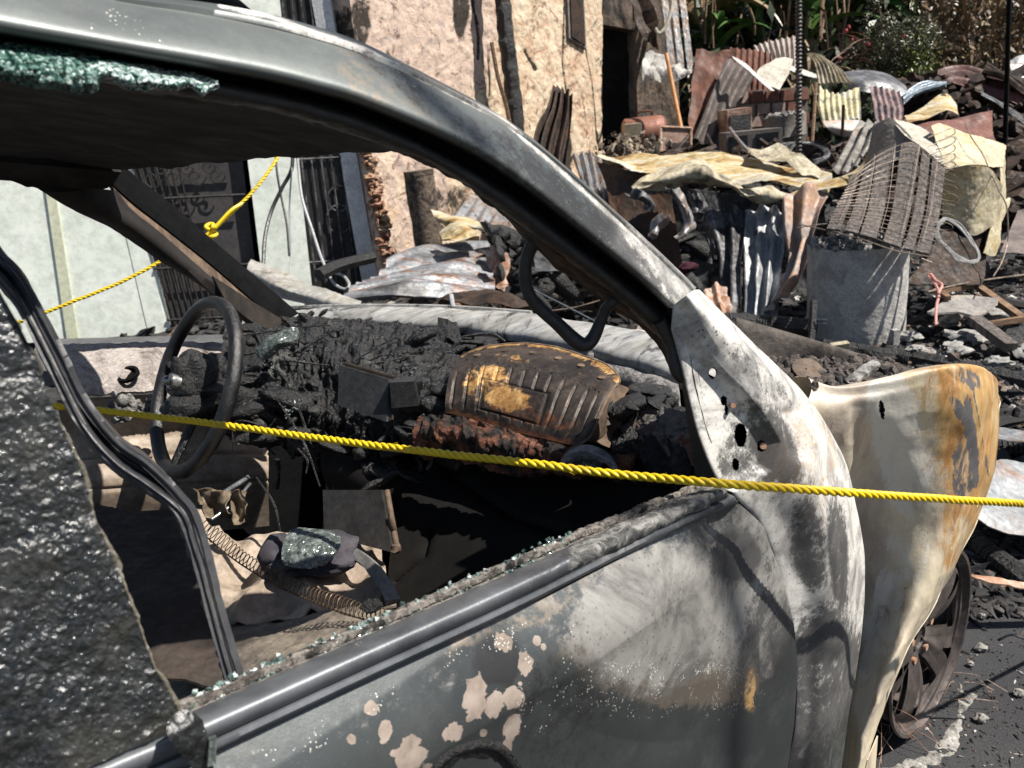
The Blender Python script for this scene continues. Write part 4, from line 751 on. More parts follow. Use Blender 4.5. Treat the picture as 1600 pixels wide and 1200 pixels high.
# --- weatherstrip bowed across the opening
ws_t = [(-20, 350), (0, 388), (40, 430), (97, 540), (133, 613), (187, 680), (233, 713), (290, 777), (311, 817), (329, 887), (346, 958), (377, 1062)]
ws_m = [(-30, 370), (-4, 408), (34, 460), (90, 563), (130, 642), (180, 705), (232, 742), (284, 788), (306, 830), (324, 893), (341, 962), (370, 1062)]
ws_b = [(-50, 400), (-20, 430), (30, 490), (80, 592), (125, 680), (175, 735), (232, 775), (278, 808), (297, 868), (316, 933), (332, 992), (352, 1064)]
dw = lambda l, off: [PD(x, y, .74-.02*max(0, (400-y)/100)+.10*max(0, (y-800)/250)*0+off) for x, y in l]
L1 = [((a[0]+b[0])/2, (a[1]+b[1])/2) for a, b in zip(ws_t, ws_m)]; L2 = [((a[0]+b[0])/2, (a[1]+b[1])/2) for a, b in zip(ws_m, ws_b)]
G = loft([dw(ws_t, .02), dw(L1, -.004), dw(ws_m, .012), dw(L2, -.010), dw(ws_b, .01)], 260, 34)
n_ = facecam(G, gnormals(G)); G += n_*(.0012*fbm(G, 50, 3, 4))[..., None]; e = fbm(G[-1], 55, 4, 6)*.004; G[-1] += UP*e[:, None]; G[-1, 170:] -= CR*(np.abs(fbm(G[-1, 170:], 90, 3, 7))*.006)[:, None]
t = NT('strip'); c = t.ramp(t.noise(10, 6, .7, 0, t.vec((1, 1, .4))), [(.35, (.014, .014, .016)), (.55, (.05, .05, .054)), (.7, (.1, .098, .095))]); t.bump(t.noise(150, 5), .4, .001); M['strip'] = t.fin(c, .45, 0, .5)
obj('weatherstrip', MB().grid(G, .006, tn=n_), M['strip'], car)
# --- crazed black glass hanging from the rear door
gl = [[(-90, 400), (-40, 420), (-12, 440), (6, 470)], [(-90, 520), (-20, 525), (30, 530), (62, 575)], [(-90, 620), (0, 620), (55, 618), (82, 622)], [(-90, 720), (20, 720), (95, 715), (124, 716)], [(-90, 800), (40, 800), (120, 797), (152, 800)],
      [(-90, 890), (50, 890), (150, 885), (190, 888)], [(-90, 980), (70, 975), (180, 972), (224, 975)], [(-90, 1060), (80, 1055), (200, 1052), (254, 1050)], [(-90, 1130), (100, 1120), (230, 1110), (288, 1108)], [(-90, 1310), (60, 1238), (165, 1188), (300, 1128)], ]
gw = [[SP(x, y, -.02) for x, y in r] for r in gl]
NU, NV = 420, 560; G = loft(gw, NU, NV); n_ = facecam(G, gnormals(G))
G += n_*(.006*fbm(G, 10, 3, 4)+.0022*fbm(G, 48, 2, 5)+.0010*fbm(G, 190, 2, 6)+.0004*fbm(G, 400, 2, 7))[..., None]
e = fbm(G[:, -1], 45, 5, 9)*.007; wgt = np.clip((np.arange(NU)-NU+14)/13, 0, 1)[None, :]; G += (-CR)[None, None]*(e[:, None]*wgt)[..., None]
def crazed():
    t = NT('crazed_glass'); n = t.noise(190, 6, .75); n2 = t.noise(14, 5, .6); vv = t.voro(420, 'F1', None, 1); sc = t.n('ShaderNodeSeparateColor'); t.l(vv, sc.inputs[0])
    c = t.ramp(n, [(.35, (.003, .0035, .0035)), (.54, (.012, .013, .013)), (.66, (.035, .036, .034)), (.76, (.11, .11, .105))]); c = t.mix(t.rng_(n2, .45, .7, 0, .6), c, (.05, .048, .04))
    c = t.mix(t.rng_(t.math('ADD', t.attr('rim'), t.math('MULTIPLY', t.math('SUBTRACT', n, .5), 1.2)), .5, .8, 0, .8), c, (.17, .15, .11))
    t.bump(t.math('ADD', t.noise(420, 3, .6), t.math('MULTIPLY', n, .5)), .5, .0015); t.fin(c, t.rng_(t.noise(40, 4), .4, .65, .13, .34), 0, .8); return t.m
M['crazed'] = crazed()
rim = np.clip(1-(NU-1-np.arange(NU))/26.0, 0, 1)[None, :]+0*G[..., 0]
rwg = obj('rear_window_glass', MB().grid(G, .005, tn=n_), M['crazed'], car, attrs={'rim': np.r_[rim.ravel(), rim.ravel()]})
lp = MB(); G = loft([[SP(x, y, -.04) for x, y in [(262, 1125), (290, 1108), (318, 1125)]], [SP(x, y, -.045) for x, y in [(262, 1150), (295, 1140), (330, 1160)]], [SP(x, y, -.04) for x, y in [(285, 1180), (308, 1180), (334, 1185)]], [SP(x, y, -.035) for x, y in [(312, 1215), (322, 1212), (334, 1215)]]], 70, 70); n_ = facecam(G, gnormals(G)); G += n_*(.005*fbm(G, 50, 4, 8))[..., None]; lp.grid(G, .006, tn=n_); obj('glass_flap', lp, M['crazed'], rwg, attrs={'rim': np.zeros(9800)})
lp = MB(); lp.grid(loft([[SP(325, 1152, -.046), SP(336, 1148, -.046)], [SP(322, 1195, -.044), SP(335, 1192, -.044)]], 8, 20), .004); obj('glass_edge', lp, M['shard'], rwg)
# --- crumbled glass left along the top of the opening
tp = [(-200, 30), (-80, 48), (0, 64), (90, 74), (170, 90), (250, 104), (342, 126)]
bt = [(-200, 90), (-80, 118), (0, 124), (45, 134), (110, 144), (146, 146), (158, 124), (185, 128), (205, 138), (250, 141), (285, 142), (298, 136), (322, 153), (337, 132)]
G = loft([[SP(x, y, .035) for x, y in catpx(tp)], [SP(x, y, .005) for x, y in lerp(tp, bt, .35)], [SP(x, y, 0) for x, y in lerp(tp, bt, .75)], [SP(x, y, .01) for x, y in catpx(bt)]], 500, 90)
n_ = facecam(G, gnormals(G)); G += n_*(.004*fbm(G, 25, 4, 4)+.0022*fbm(G, 160, 2, 5))[..., None]; G[-1] += UP*(fbm(G[-1], 90, 3, 4)*.002)[:, None]
t = NT('green_crumbled_glass'); vv = t.voro(380, 'F1', None, 1); sc = t.n('ShaderNodeSeparateColor'); t.l(vv, sc.inputs[0]); big = t.noise(14, 6, .7, 1); k = t.math('ADD', t.math('MULTIPLY', sc.outputs[0], .5), t.math('ADD', t.attr('ash'), t.math('MULTIPLY', big, .5)))
c = t.ramp(k, [(.3, (.004, .016, .012)), (.5, (.015, .06, .045)), (.68, (.07, .16, .13)), (.85, (.3, .38, .37)), (1, (.5, .56, .56))]); t.facets(380, 1.1, t.bump(t.noise(120, 5), 1, .006)); M['green'] = t.fin(c, .16, 0, .8)
X_, Y_ = proj(G); a_ = np.clip((X_-120)/60, 0, 1)*.22*(Y_ > 98)+.12*np.exp(-((Y_-78-X_*.15)/10)**2); obj('window_glass_remains', MB().grid(G, .004, tn=n_), M['green'], car, attrs={'ash': np.r_[a_.ravel(), a_.ravel()]})
# --- front road wheel
wc = CP(1455, 1028, .075); ax_ = LF*-1*math.cos(.02)+FW*math.sin(.02); ax_ /= np.linalg.norm(ax_); wc = wc+CR*0; fx = np.cross(UP, ax_); fx /= np.linalg.norm(fx); uz = np.cross(ax_, fx); RW = .248
wc = np.array(wc)
def WP(r, a, o): return wc+r*(math.cos(a)*fx+math.sin(a)*uz)+ax_*o
A_ = np.linspace(0, 2*math.pi, 97)
def lathe(prof, A=A_): return np.array([[WP(r, a, o) for a in A] for r, o in prof])
wc[2] = RW-.004
whl = obj('road_wheel', MB().grid(lathe([(RW-.012, -.16), (RW, -.155), (RW-.02, -.13), (RW-.032, -.03), (RW-.028, -.012), (RW-.006, -.008), (RW, 0), (RW-.003, .005), (RW-.012, .004), (RW-.018, -.01), (RW-.035, -.02), (RW-.05, -.14), (RW-.02, -.158)])), mottle('rimm', [(.03, .026, .025), (.075, .06, .055), (.14, .115, .105), (.06, .04, .035)], 7, rough=.55, metal=.35, bump=.3, bsc=80, bdist=.002), car)
nr_, na = 70, 720; rr_ = np.linspace(.03, RW-.024, nr_); aa = np.linspace(0, 2*math.pi, na+1)
tk = (rr_-.03)/(RW-.054); offs = -.034+.026*np.sin(tk*2.3)-.010*np.clip((tk-.88)/.12, 0, 1)
ph5 = np.abs(((aa-R(104)+math.pi/5) % (2*math.pi/5))-math.pi/5)                  # 0 on a spoke axis, 36 deg between spokes
Gw = np.array([[WP(r, a, o-.010*min(1, max(0, (p5-.30)/.3))+.004*math.cos(min(p5/.3, 1)*math.pi)) for a, p5 in zip(aa, ph5)] for r, o in zip(rr_, offs)])
rc_ = (rr_[:-1]+rr_[1:])[:, None]/2; pc5 = (ph5[:-1]+ph5[1:])[None, :]/2
gapw = np.clip((rc_-.062)/.03, 0, 1)**.5*np.clip((RW-.040-rc_)/.012, 0, 1)**.5*(.14+.11*np.clip((rc_-.08)/.1, 0, 1))
keep = ~((R(36)-pc5) < gapw)
keep &= ~((pc5 < .035+.05*np.clip((rc_-.13)/.06, 0, 1)) & (rc_ > .125) & (rc_ < RW-.048))
sm = MB(); sm.grid(Gw, .014, keep, tn=np.broadcast_to(ax_, Gw.shape))
sm.grid(lathe([(.012, -.04), (.028, -.036), (.030, -.046), (.034, -.03)]), .0)
obj('spokes', sm, mottle('spokem', [(.03, .026, .025), (.07, .058, .053), (.12, .1, .09), (.19, .1, .055)], 6, rough=.5, metal=.35, bump=.3, bsc=80, bdist=.002, contrast=.28), whl)
hu = MB(); hu.grid(lathe([(.001, -.055), (.02, -.055), (.022, -.06), (.045, -.062), (.05, -.12), (.11, -.125), (.115, -.15)]), 0)
for k in range(5): hu.disc(WP(.06, R(18+72*k), -.03), ax_, .009, 10, 0, .014)
obj('hub', hu, M['rustpale'], whl)
cal = MB(); cal.grid(loft([[WP(.15, R(75-12*i), -.07) for i in range(5)], [WP(.205, R(75-12*i), -.055) for i in range(5)]], 24, 10), .04); obj('brake_caliper', cal, M['rustpale'], whl)
wi = MB()
for k in range(26):
    a = R(200+rng.uniform(-40, 120)); p = WP(RW+rng.uniform(-.02, .03), a, rng.uniform(-.15, .04)); q = p+np.array([rng.uniform(-.2, .2), rng.uniform(-.2, .1), 0]); q[2] = rng.uniform(.004, .05)
    wi.tube([p, (p+q)/2+UP*rng.uniform(0, .06), q], .0008, 4, n=10)
obj('tyre_wires', wi, M['rustpale'], whl)
# ------------------------------------------------------------------ yellow ropes
t = NT('yellow_rope'); c = t.mix(t.rng_(t.noise(30, 4), .4, .7, 0, .5), (.74, .52, .01), (.56, .37, .01)); c = t.mix(t.rng_(t.noise(11, 6, .8), .52, .68, 0, .55), c, (.2, .14, .03)); t.bump(t.noise(900, 2, .5, 0, t.vec((1, 1, 1))), .25, .0006); M['rope'] = t.fin(c, .42, 0, .5)
def rope(name, pts, r, pitch, label, n=900):
    base = catl(np.array(pts), n); L = np.linalg.norm(np.diff(base, axis=0), axis=1).sum(); T = np.gradient(base, axis=0); T /= np.linalg.norm(T, axis=1)[:, None]
    a = np.cross(T, UP); a /= np.linalg.norm(a, axis=1)[:, None]; b = np.cross(T, a); ph = np.linspace(0, 2*math.pi*L/pitch, n)+1.1*fbm(base, 5, 3, 9); base = base+UP*(fbm(base, 9, 3, 5)*r*.35)[:, None]; rt = root(name, tuple(base[0]), label, 'rope')
    for k in range(3):
        p = ph+2*math.pi*k/3; mb = MB(); mb.tube(base+(np.cos(p)*r*.52)[:, None]*a+(np.sin(p)*r*.52)[:, None]*b, r*.53, 8); obj('strand', mb, M['rope'], rt)
    fz = MB()
    for k in range(140):
        i = rng.randrange(5, n-5); d_ = np.array([rng.gauss(0, 1) for _ in range(3)]); d_ /= np.linalg.norm(d_); fz.tube([base[i], base[i]+d_*r*1.1+T[i]*r*.5, base[i]+d_*r*rng.uniform(1.2, 1.9)+T[i]*r*rng.uniform(-1, 2)], r*.035, 3)
    tag(obj('frayed_fibres', fz, M['rope'], rt), kind='stuff')
    return rt
rope('yellow_rope', [CP(60, 632, .98), CP(175, 643, .95), CP(320, 660, .80), CP(500, 685, .58), CP(680, 707, .37), CP(850, 727, .20), CP(1000, 744, .08), SP(1130, 756, -.03), SP(1250, 765, -.08), CP(1400, 775, -.14), CP(1600, 787, -.21), CP(1760, 796, -.26), CP(1760, 796, -.26)+(CP(1760, 796, -.26)-CP(1600, 787, -.21))*6], .0062, .040, 'taut yellow twisted rope running through the front window opening and over the door', 2400)
r2 = rope('yellow_rope', [PD(-40, 530, 3.3), PD(65, 490, 3.3), PD(180, 445, 3.35), PD(262, 402, 3.4), PD(322, 368, 3.45), PD(375, 320, 3.5), PD(415, 275, 3.55), PD(440, 232, 3.6), PD(470, 150, 3.7), PD(490, 80, 3.8)], .0075, .06, 'knotted yellow rope strung up behind the windscreen pillar against the white wall', 900)
kn = MB(); c = PD(330, 360, 3.44)
kn.tube([c+np.array([.016*math.sin(a*2), .014*math.cos(a*3), .026*math.cos(a)]) for a in np.linspace(0, 6.3, 30)], .009, 8); kn.tube([c, c+np.array([-.01, -.01, -.05]), c+np.array([.005, 0, -.09])], .009, 8, n=10)
for j in (0, 1): kn.tube([PD(322+14*j, 368-12*j, 3.43), PD(350+10*j, 342-12*j, 3.45), PD(378, 318, 3.48)], .008, 7, n=12)
obj('knot', kn, M['rope'], r2)
# ------------------------------------------------------------------ ground
def hgt(x, y):
    P = np.stack([x, y, 0*x], -1); far_ = np.clip((y-2.9)/1.2, 0, 1)*np.clip((x+5)/2, 0, 1)
    near_ = np.clip((x-1.5)/.6, 0, 1)*np.clip((y-2.3)/.5, 0, 1)
    k = np.maximum(far_, near_*.5)
    md = np.clip((y-7.2)/2.2, 0, 1)*np.clip((x-.3)/1.5, 0, 1)*np.clip((14-x)/3, 0, 1); md = md*md*(3-2*md)*.5
    return md+k*(.05+.07*fbm(P, 1.1, 3, 3)+.035*fbm(P, 5, 3, 4)+.03*fbm(P, 16, 3, 5))+.0015*fbm(P, 30, 2, 6)
xs = np.r_[np.linspace(-60, -6, 14), np.linspace(-5.5, 9, 520), np.linspace(10, 60, 14)]; ys = np.r_[np.linspace(-40, -1, 10), np.linspace(-.5, 14, 520), np.linspace(15, 90, 12)]
XX, YY = np.meshgrid(xs, ys); G = np.stack([XX, YY, hgt(XX, YY)], -1)
t = NT('ground'); n = t.noise(14, 10, .75); n2 = t.noise(1.2, 6, .6); n3 = t.noise(90, 6, .8); n4 = t.noise(300, 4, .8)
c = t.ramp(n, [(.3, (.008, .008, .009)), (.5, (.03, .03, .031)), (.66, (.08, .077, .075)), (.78, (.2, .19, .18))]); asp = t.ramp(n4, [(.35, (.025, .025, .027)), (.55, (.065, .065, .068)), (.7, (.14, .14, .14))])
c = t.mix(t.attr('asphalt'), c, t.mix(t.rng_(n2, .4, .65, 0, .5), asp, (.03, .03, .032)))
rn = t.rng_(t.math('ADD', t.attr('ash'), t.math('MULTIPLY', t.math('SUBTRACT', n3, .5), .9)), .5, .58); c = t.mix(rn, c, t.ramp(n3, [(.35, (.3, .28, .25)), (.65, (.62, .6, .56))]))
t.bump(t.math('ADD', n, t.math('MULTIPLY', n4, .5)), .8, .012); GM = t.fin(c, .9, 0, .3)
near_a = 1-np.clip(np.maximum(np.clip((YY-2.5)/.5, 0, 1), np.clip((XX-2.2)/.5, 0, 1)*np.clip((YY-1.9)/.5, 0, 1)), 0, 1)
wb = np.array([wc[0], wc[1], 0]); rd = np.hypot((XX-wb[0]-.05), (YY-wb[1]+.02)); ringm = 0*XX
gnd = obj('ground', MB().grid(G), GM, None, attrs={'asphalt': near_a, 'ash': ringm}); tag(gnd, kind='structure')
# pale crust of the melted tyre on the road
ag = MB(); pth = [PG(x, y, .004) for x, y in [(1345, 1215), (1400, 1203), (1452, 1185), (1480, 1165), (1497, 1130), (1506, 1100), (1512, 1080)]]
pc = catl(np.array(pth), 160); T = np.gradient(pc, axis=0); T /= np.linalg.norm(T, axis=1)[:, None]; sn = np.cross(T, UP); wd = .018*(1+.9*fbm(pc, 16, 4, 2))
G = np.stack([pc+sn*(wd*k)[:, None]+UP*(.003*(1-k*k)-.004) for k in np.linspace(-1, 1, 24)]); G += (fbm(G, 45, 4, 3)*.008)[..., None]*UP; ag.grid(G)
M['ash'] = mottle('ash', [(.06, .058, .055), (.3, .285, .26), (.48, .46, .43)], 40, rough=.95, bump=.8, bsc=120, bdist=.005)
o = obj('ash_crust', ag, M['ash']); tag(o, 'pale curved crust of tyre ash on the asphalt beside the wheel rim', 'ash crust')
# rubble that nobody could count
rb = MB(); cols = []
def chunk(x, y, r_, tone, z=None, amp=.5):
    zz = (hgt(np.array([x]), np.array([y]))[0] if z is None else z); e_ = rng.choice((1, 1, 2.6)); rb.blob((x, y, zz+r_*.15), (r_*e_*rng.uniform(.6, 1.5), r_*rng.uniform(.4, 1.2), r_*rng.uniform(.15, .9)), rng.randrange(999), .95, 2.3, 1 if r_ < .02 else 2, Matrix.Rotation(rng.uniform(0, 6), 3, 'Z') @ Matrix.Rotation(rng.gauss(0, .4), 3, 'Y')); cols.extend([tone]*len(rb.v[-1]))
for k in range(9000):
    u = rng.random(); y = 2.6+9.5*u**1.3; x = rng.uniform(-.5, 1.1*y+1.0); 
    if y < 3.0 and x < 1.4: continue
    tone = rng.random(); chunk(x, y, (rng.uniform(.006, .016) if rng.random() < .7 else rng.uniform(.015, .04))*(1+.14*y), tone if tone < .93 else 1)
for k in range(2600):  # thick litter right of the concrete drum
    p = PG(rng.uniform(1400, 1640), rng.uniform(400, 640), .08); chunk(p[0], p[1], rng.uniform(.006, .03), rng.random()*1.02)
for k in range(800):
    p = PG(rng.uniform(1500, 1680), rng.uniform(800, 960), .01); chunk(p[0], p[1], rng.uniform(.004, .02), rng.random()*.85, .004)
for k in range(900):
    p = PG(rng.uniform(1440, 1700), rng.uniform(900, 1260), .0); chunk(p[0], p[1], rng.uniform(.001, .004), rng.random(), .001)
for k in range(700):
    p = PG(rng.uniform(-200, 800), rng.uniform(440, 520), .1); chunk(p[0], p[1], rng.uniform(.02, .06), rng.random(), .06)
t = NT('rubble'); a = t.attr('tone'); c = t.ramp(a, [(0, (.008, .008, .009)), (.55, (.028, .027, .027)), (.78, (.09, .08, .075)), (.86, (.16, .1, .07)), (.93, (.3, .28, .26)), (1, (.6, .58, .55))]); c = t.mix(t.rng_(t.noise(90, 6, .8), .45, .7, 0, .6), c, (.02, .019, .019)); t.bump(t.noise(70, 6, .7), .6, .01)
rub = obj('rubble', rb, t.fin(c, .85, 0, .4), None, smooth=False, attrs={'tone': np.array(cols)}); tag(rub, kind='stuff')
# ------------------------------------------------------------------ helpers for wreckage sheets
def crease(P, sc, seed):
    r = np.random.RandomState(seed); h = 0; P = P+.18/sc*np.stack([fbm(P, sc, 2, seed+k) for k in range(3)], -1)
    for k in range(5):
        d = r.normal(size=3); d /= np.linalg.norm(d); f = sc*r.uniform(.35, 1.1); x = P@d*f+r.uniform(0, 9); h = h+(np.abs((x % 1)-.5)*4-1)/(k+1.5)
    return h*.55
def sheet(name, rows, mat, label, cat_, corr=None, cr=(2.0, .03), fine=.004, nu=140, nv=90, group=None, th=.004, rag=.03, seed=1, smooth=True, parent=None, kk=None):
    G = loft([pdrow(r) for r in rows], nu, nv); n_ = facecam(G, gnormals(G)); d0 = (G.mean((0, 1))-CAM)@CF
    U = np.linspace(0, 1, nu)[None, :]+0*G[..., 0]; V = np.linspace(0, 1, nv)[:, None]+0*G[..., 0]; h = cr[1]*.3*fbm(G, cr[0], 3, seed)+cr[1]*1.15*crease(G, cr[0]*1.2, seed)+fine*fbm(G, 30, 3, seed+2)
    if corr:
        ax, cnt, amp = corr; h = h+amp*(.45+.55*np.clip(.5+1.6*fbm(G, 1.2, 2, seed+6), 0, 1))*np.sin(2*math.pi*cnt*(U if ax == 'u' else V)+1.2*fbm(G, 1.5, 2, seed+3))
    G = G+n_*h[..., None]
    if rag:
        for sl, dirv in (((0, slice(None)), 0), ((-1, slice(None)), 0), ((slice(None), 0), 1), ((slice(None), -1), 1)):
            e = fbm(G[sl], 8, 4, seed+7)*rag
            inn = {0: 1, -1: -2}.get(sl[0] if dirv == 0 else sl[1], 1); dvec = (G[inn, :]-G[sl]) if dirv == 0 else (G[:, inn]-G[sl]); L = np.linalg.norm(dvec, axis=-1, keepdims=True)+1e-9; G[sl] = G[sl]+dvec/L*np.minimum(np.abs(e)[:, None], L*.9)
    o = obj(name, MB().grid(G, th, tn=n_), mat, parent, smooth)
    if label: tag(o, label, cat_, group)
    return o
def R_(pts, d): return [(x, y, d) for x, y in pts]
def vbox(mb, px, py, d, size, yaw=0, tilt=0, jit=0, lean=0):
    A = Matrix.Rotation(yaw, 3, 'Z') @ Matrix.Rotation(tilt, 3, 'X') @ Matrix.Rotation(lean, 3, 'Y'); mb.box(PD(px, py, d), size, np.array(A).T, jit)
# ------------------------------------------------------------------ building
def wallp(name, A, Bp, outline, mat, label, th=.2, nu=160, nv=160, disp=.01, top=None, parent=None, rag=0, cat_='wall', off=0, sc=6, kind=None):
    """outline: left and right edge pixel pairs (top, bottom) on the vertical plane through A and B"""
    n = np.cross(np.array(Bp)-np.array(A), UP); n /= np.linalg.norm(n); n = n if n@(CAM-np.array(A)) > 0 else -n
    A2, B2 = np.array(A)+n*off, np.array(Bp)+n*off
    (lt, lb), (rt, rb_) = outline; L = [PL(A2, B2, *lt), PL(A2, B2, *lb)]; Rr = [PL(A2, B2, *rt), PL(A2, B2, *rb_)]
    G = np.stack([np.linspace(L[0]*(1-k)+L[1]*k, Rr[0]*(1-k)+Rr[1]*k, nu) for k in np.linspace(0, 1, nv)])
    f = fbm(G, sc, 4, 3); G = G+n*(disp*f+disp*.5*fbm(G, sc*5, 3, 5))[..., None]
    if rag:
        al = (Rr[0]-L[0])/np.linalg.norm(Rr[0]-L[0]); G[:, 0] += al*(np.abs(fbm(G[:, 0], 9, 4, 3))*rag)[:, None]; G[:, -1] -= al*(np.abs(fbm(G[:, -1], 9, 4, 4))*rag)[:, None]
    o = obj(name, MB().grid(G, th, tn=np.broadcast_to(n, G.shape)), mat, parent)
    if kind: tag(o, kind=kind)
    elif label: tag(o, label, cat_)
    return o
FA, FB = PD(590, 300, 7.6), PD(945, 150, 10.2)
t = NT('burnt_plaster'); n1 = t.noise(1.6, 9, .7, .8); n2 = t.noise(5, 10, .78, .9); n3 = t.noise(45, 6, .8)
c = t.ramp(n2, [(.28, (.22, .11, .07)), (.4, (.5, .33, .22)), (.48, (.64, .48, .34)), (.56, (.72, .6, .44)), (.66, (.62, .46, .36)), (.76, (.34, .22, .16))])
c = t.mix(t.rng_(t.math('ADD', t.attr('pink'), t.math('MULTIPLY', t.math('SUBTRACT', n1, .5), 1.8)), .4, .6, 0, .75), c, t.ramp(n2, [(.35, (.42, .38, .37)), (.5, (.62, .46, .38)), (.65, (.72, .58, .5))]))
bk = t.rng_(t.noise(2.6, 9, .8, 1.6), .57, .62); c = t.mix(t.math('MULTIPLY', bk, .75), c, (.3, .13, .075)); c = t.mix(t.rng_(n3, .58, .7, 0, .7), c, (.16, .09, .06))
c = t.mix(t.rng_(t.math('ADD', t.attr('soot'), t.math('MULTIPLY', t.math('SUBTRACT', n2, .5), 1.4)), .5, .72, 0, .95), c, (.02, .017, .015))
t.bump(t.math('ADD', t.math('MULTIPLY', n2, 1.2), t.math('ADD', t.math('MULTIPLY', n3, .35), t.math('MULTIPLY', bk, -.9))), .8, .035); PLM = t.fin(c, .9, 0, .2)
bl_root = root('burnt_house', (FA[0], FA[1], 0), 'burnt house with peeling cream plaster walls behind the windscreen pillar', 'house')
def plasterwall(name, outline, nu, nv, soots, pinks, off=0, rag=.02, th=.25, A=FA, Bq=FB):
    n = np.cross(Bq-A, UP); n /= np.linalg.norm(n); n = n if n@(CAM-A) > 0 else -n; A2, B2 = A+n*off, Bq+n*off
    (lt, lb), (rt, rb2) = outline; P = [PL(A2, B2, *q) for q in (lt, lb, rt, rb2)]
    G = np.stack([np.linspace(P[0]*(1-k)+P[1]*k, P[2]*(1-k)+P[3]*k, nu) for k in np.linspace(0, 1, nv)])
    so_ = mx(0*G[..., 0], *[k*np.clip(ell(G, *e)*2, 0, 1) for k, e in soots[0]], *[k*line_m(G, p, w1) for k, p, w1 in soots[1]]); pk = soft(G, pinks)
    G = G+n*(.02*fbm(G, 3, 4, 3)+.012*fbm(G, 14, 4, 5)-.04*np.clip(so_-.45, 0, 1))[..., None]
    al = (P[2]-P[0])/np.linalg.norm(P[2]-P[0]); G[:, 0] += al*(np.abs(fbm(G[:, 0], 9, 4, 3))*rag)[:, None]; G[:, -1] -= al*(np.abs(fbm(G[:, -1], 9, 4, 4))*rag)[:, None]
    return obj(name, MB().grid(G, th, tn=np.broadcast_to(n, G.shape)), PLM, bl_root, attrs={'soot': np.r_[so_.ravel(), so_.ravel()], 'pink': np.r_[pk.ravel(), pk.ravel()]})
plasterwall('wall', (((500, -330), (612, 470)), ((945, -330), (940, 330))), 360, 420,
    ([(.8, (720, 10, 10, 40, 0)), (.55, (610, 120, 14, 60, 10)), (.8, (880, 250, 12, 40, 0)), (.7, (556, 60, 16, 60, 10)), (.65, (700, 330, 50, 30, 0)), (.5, (930, 100, 14, 200, 0))],
     [(.85, [(738, 0), (748, 60), (746, 92)], 4), (.9, [(822, 80), (833, 100), (836, 108)], 4), (.75, [(882, 0), (880, 100), (886, 150), (892, 230)], 3.5), (.8, [(905, 20), (925, 130), (935, 230)], 2), (.7, [(792, 0), (808, 190)], 13), (.8, [(763, 80), (766, 150)], 3)]),
    [(.8, (640, 40, 90, 160, 10)), (.6, (620, 300, 60, 160, 0)), (.5, (700, 60, 60, 90, 0))])
# niche with its frame
nw_ = MB()
for (a, b) in (((884, -20), (887, 60)), ((908, -5), (912, 76)), ((884, -20), (908, -5)), ((887, 60), (912, 76))): nw_.tube([PL(FA, FB, *a)+LF*-.02, PL(FA, FB, *b)+LF*-.02], .02, 4)
obj('niche_frame', nw_, mottle('nichef', [(.05, .04, .035), (.2, .18, .17), (.3, .28, .27)], 9), bl_root)
nf = MB(); nf.grid(np.array([[PL(FA, FB, 886, -20)-LF*.03, PL(FA, FB, 906, -5)-LF*.03], [PL(FA, FB, 889, 58)-LF*.03, PL(FA, FB, 910, 72)-LF*.03]]), .02); obj('niche', nf, M['brownchar'], bl_root)
# jamb of the left doorway with broken hollow bricks beside it
JA = PD(500, 200, 7.5); JB = PD(600, 200, 7.5)
wallp('door_jamb', JA, JB, (((428, -330), (568, 455)), ((460, -330), (592, 448))), mottle('jamb', [(.4, .4, .41), (.66, .66, .67), (.78, .78, .78)], 7, rough=.8, bump=.4), '', .18, 20, 80, .004, parent=bl_root)
br = MB()
for k in range(320):
    y = rng.uniform(-60, 420); x = 523+(y)*.178+rng.uniform(2, 20); br.blob(PD(x, y, 7.5+rng.uniform(-.04, .1)), (rng.uniform(.01, .05), .04, rng.uniform(.01, .04)), k, .95, 2.4, 2)
obj('broken_bricks', br, mottle('brickm', [(.03, .02, .015), (.3, .13, .08), (.45, .3, .2), (.1, .06, .045)], 8, rough=.9, bump=.9, bsc=40, bdist=.02), bl_root)
# left part: pale wall, iron grille door, white pillar, dark doorway
WA, WB = PD(0, 400, 7.0), PD(500, 300, 7.6)
M['whitewall'] = mottle('whitewall', [(.7, .75, .66), (.8, .84, .76), (.84, .87, .8)], 1.2, rough=.8, bump=.12, bsc=30, bdist=.003)
wallp('pale_wall', WA, WB, (((-420, -400), (-300, 560)), ((50, -400), (268, 520))), M['whitewall'], '', .2, 20, 20, 0, parent=bl_root)
wallp('wall_edge', WA, WB, (((20, -400), (234, 530)), ((48, -400), (262, 520))), M['whitewall'], '', .25, 8, 20, 0, off=.006, parent=bl_root)
ys_ = MB(); ys_.grid(np.array([[PL(WA, WB, 44, 100)-WB*0+np.array([0, -.002, 0]), PL(WA, WB, 56, 100)+np.array([0, -.002, 0])], [PL(WA, WB, 106, 535)+np.array([0, -.002, 0]), PL(WA, WB, 124, 535)+np.array([0, -.002, 0])]]), .02); obj('painted_stripe', ys_, mottle('stripe', [(.56, .58, .42), (.66, .67, .5)], 3, rough=.8, bump=.1), bl_root)
wallp('white_pillar', WA, WB, (((306, -400), (418, 500)), ((392, -400), (490, 470))), M['whitewall'], '', .2, 10, 20, 0, off=.04, parent=bl_root)
wallp('dark_room', WA, WB, (((-300, -420), (-200, 540)), ((600, -420), (640, 500))), M['black'], '', .1, 6, 6, 0, off=-.5, parent=bl_root)
gd = root('grille_door', PL(WA, WB, 310, 500), 'dark scorched door behind an ornate iron grille, left of the white pillar', 'door')
wallp('door_leaf', WA, WB, (((60, -400), (272, 520)), ((300, -400), (410, 505))), mottle('doorleaf', [(.03, .028, .03), (.055, .05, .05), (.08, .07, .065)], 3, rough=.6, bump=.2), '', .05, 30, 60, .004, off=-.08, parent=gd)
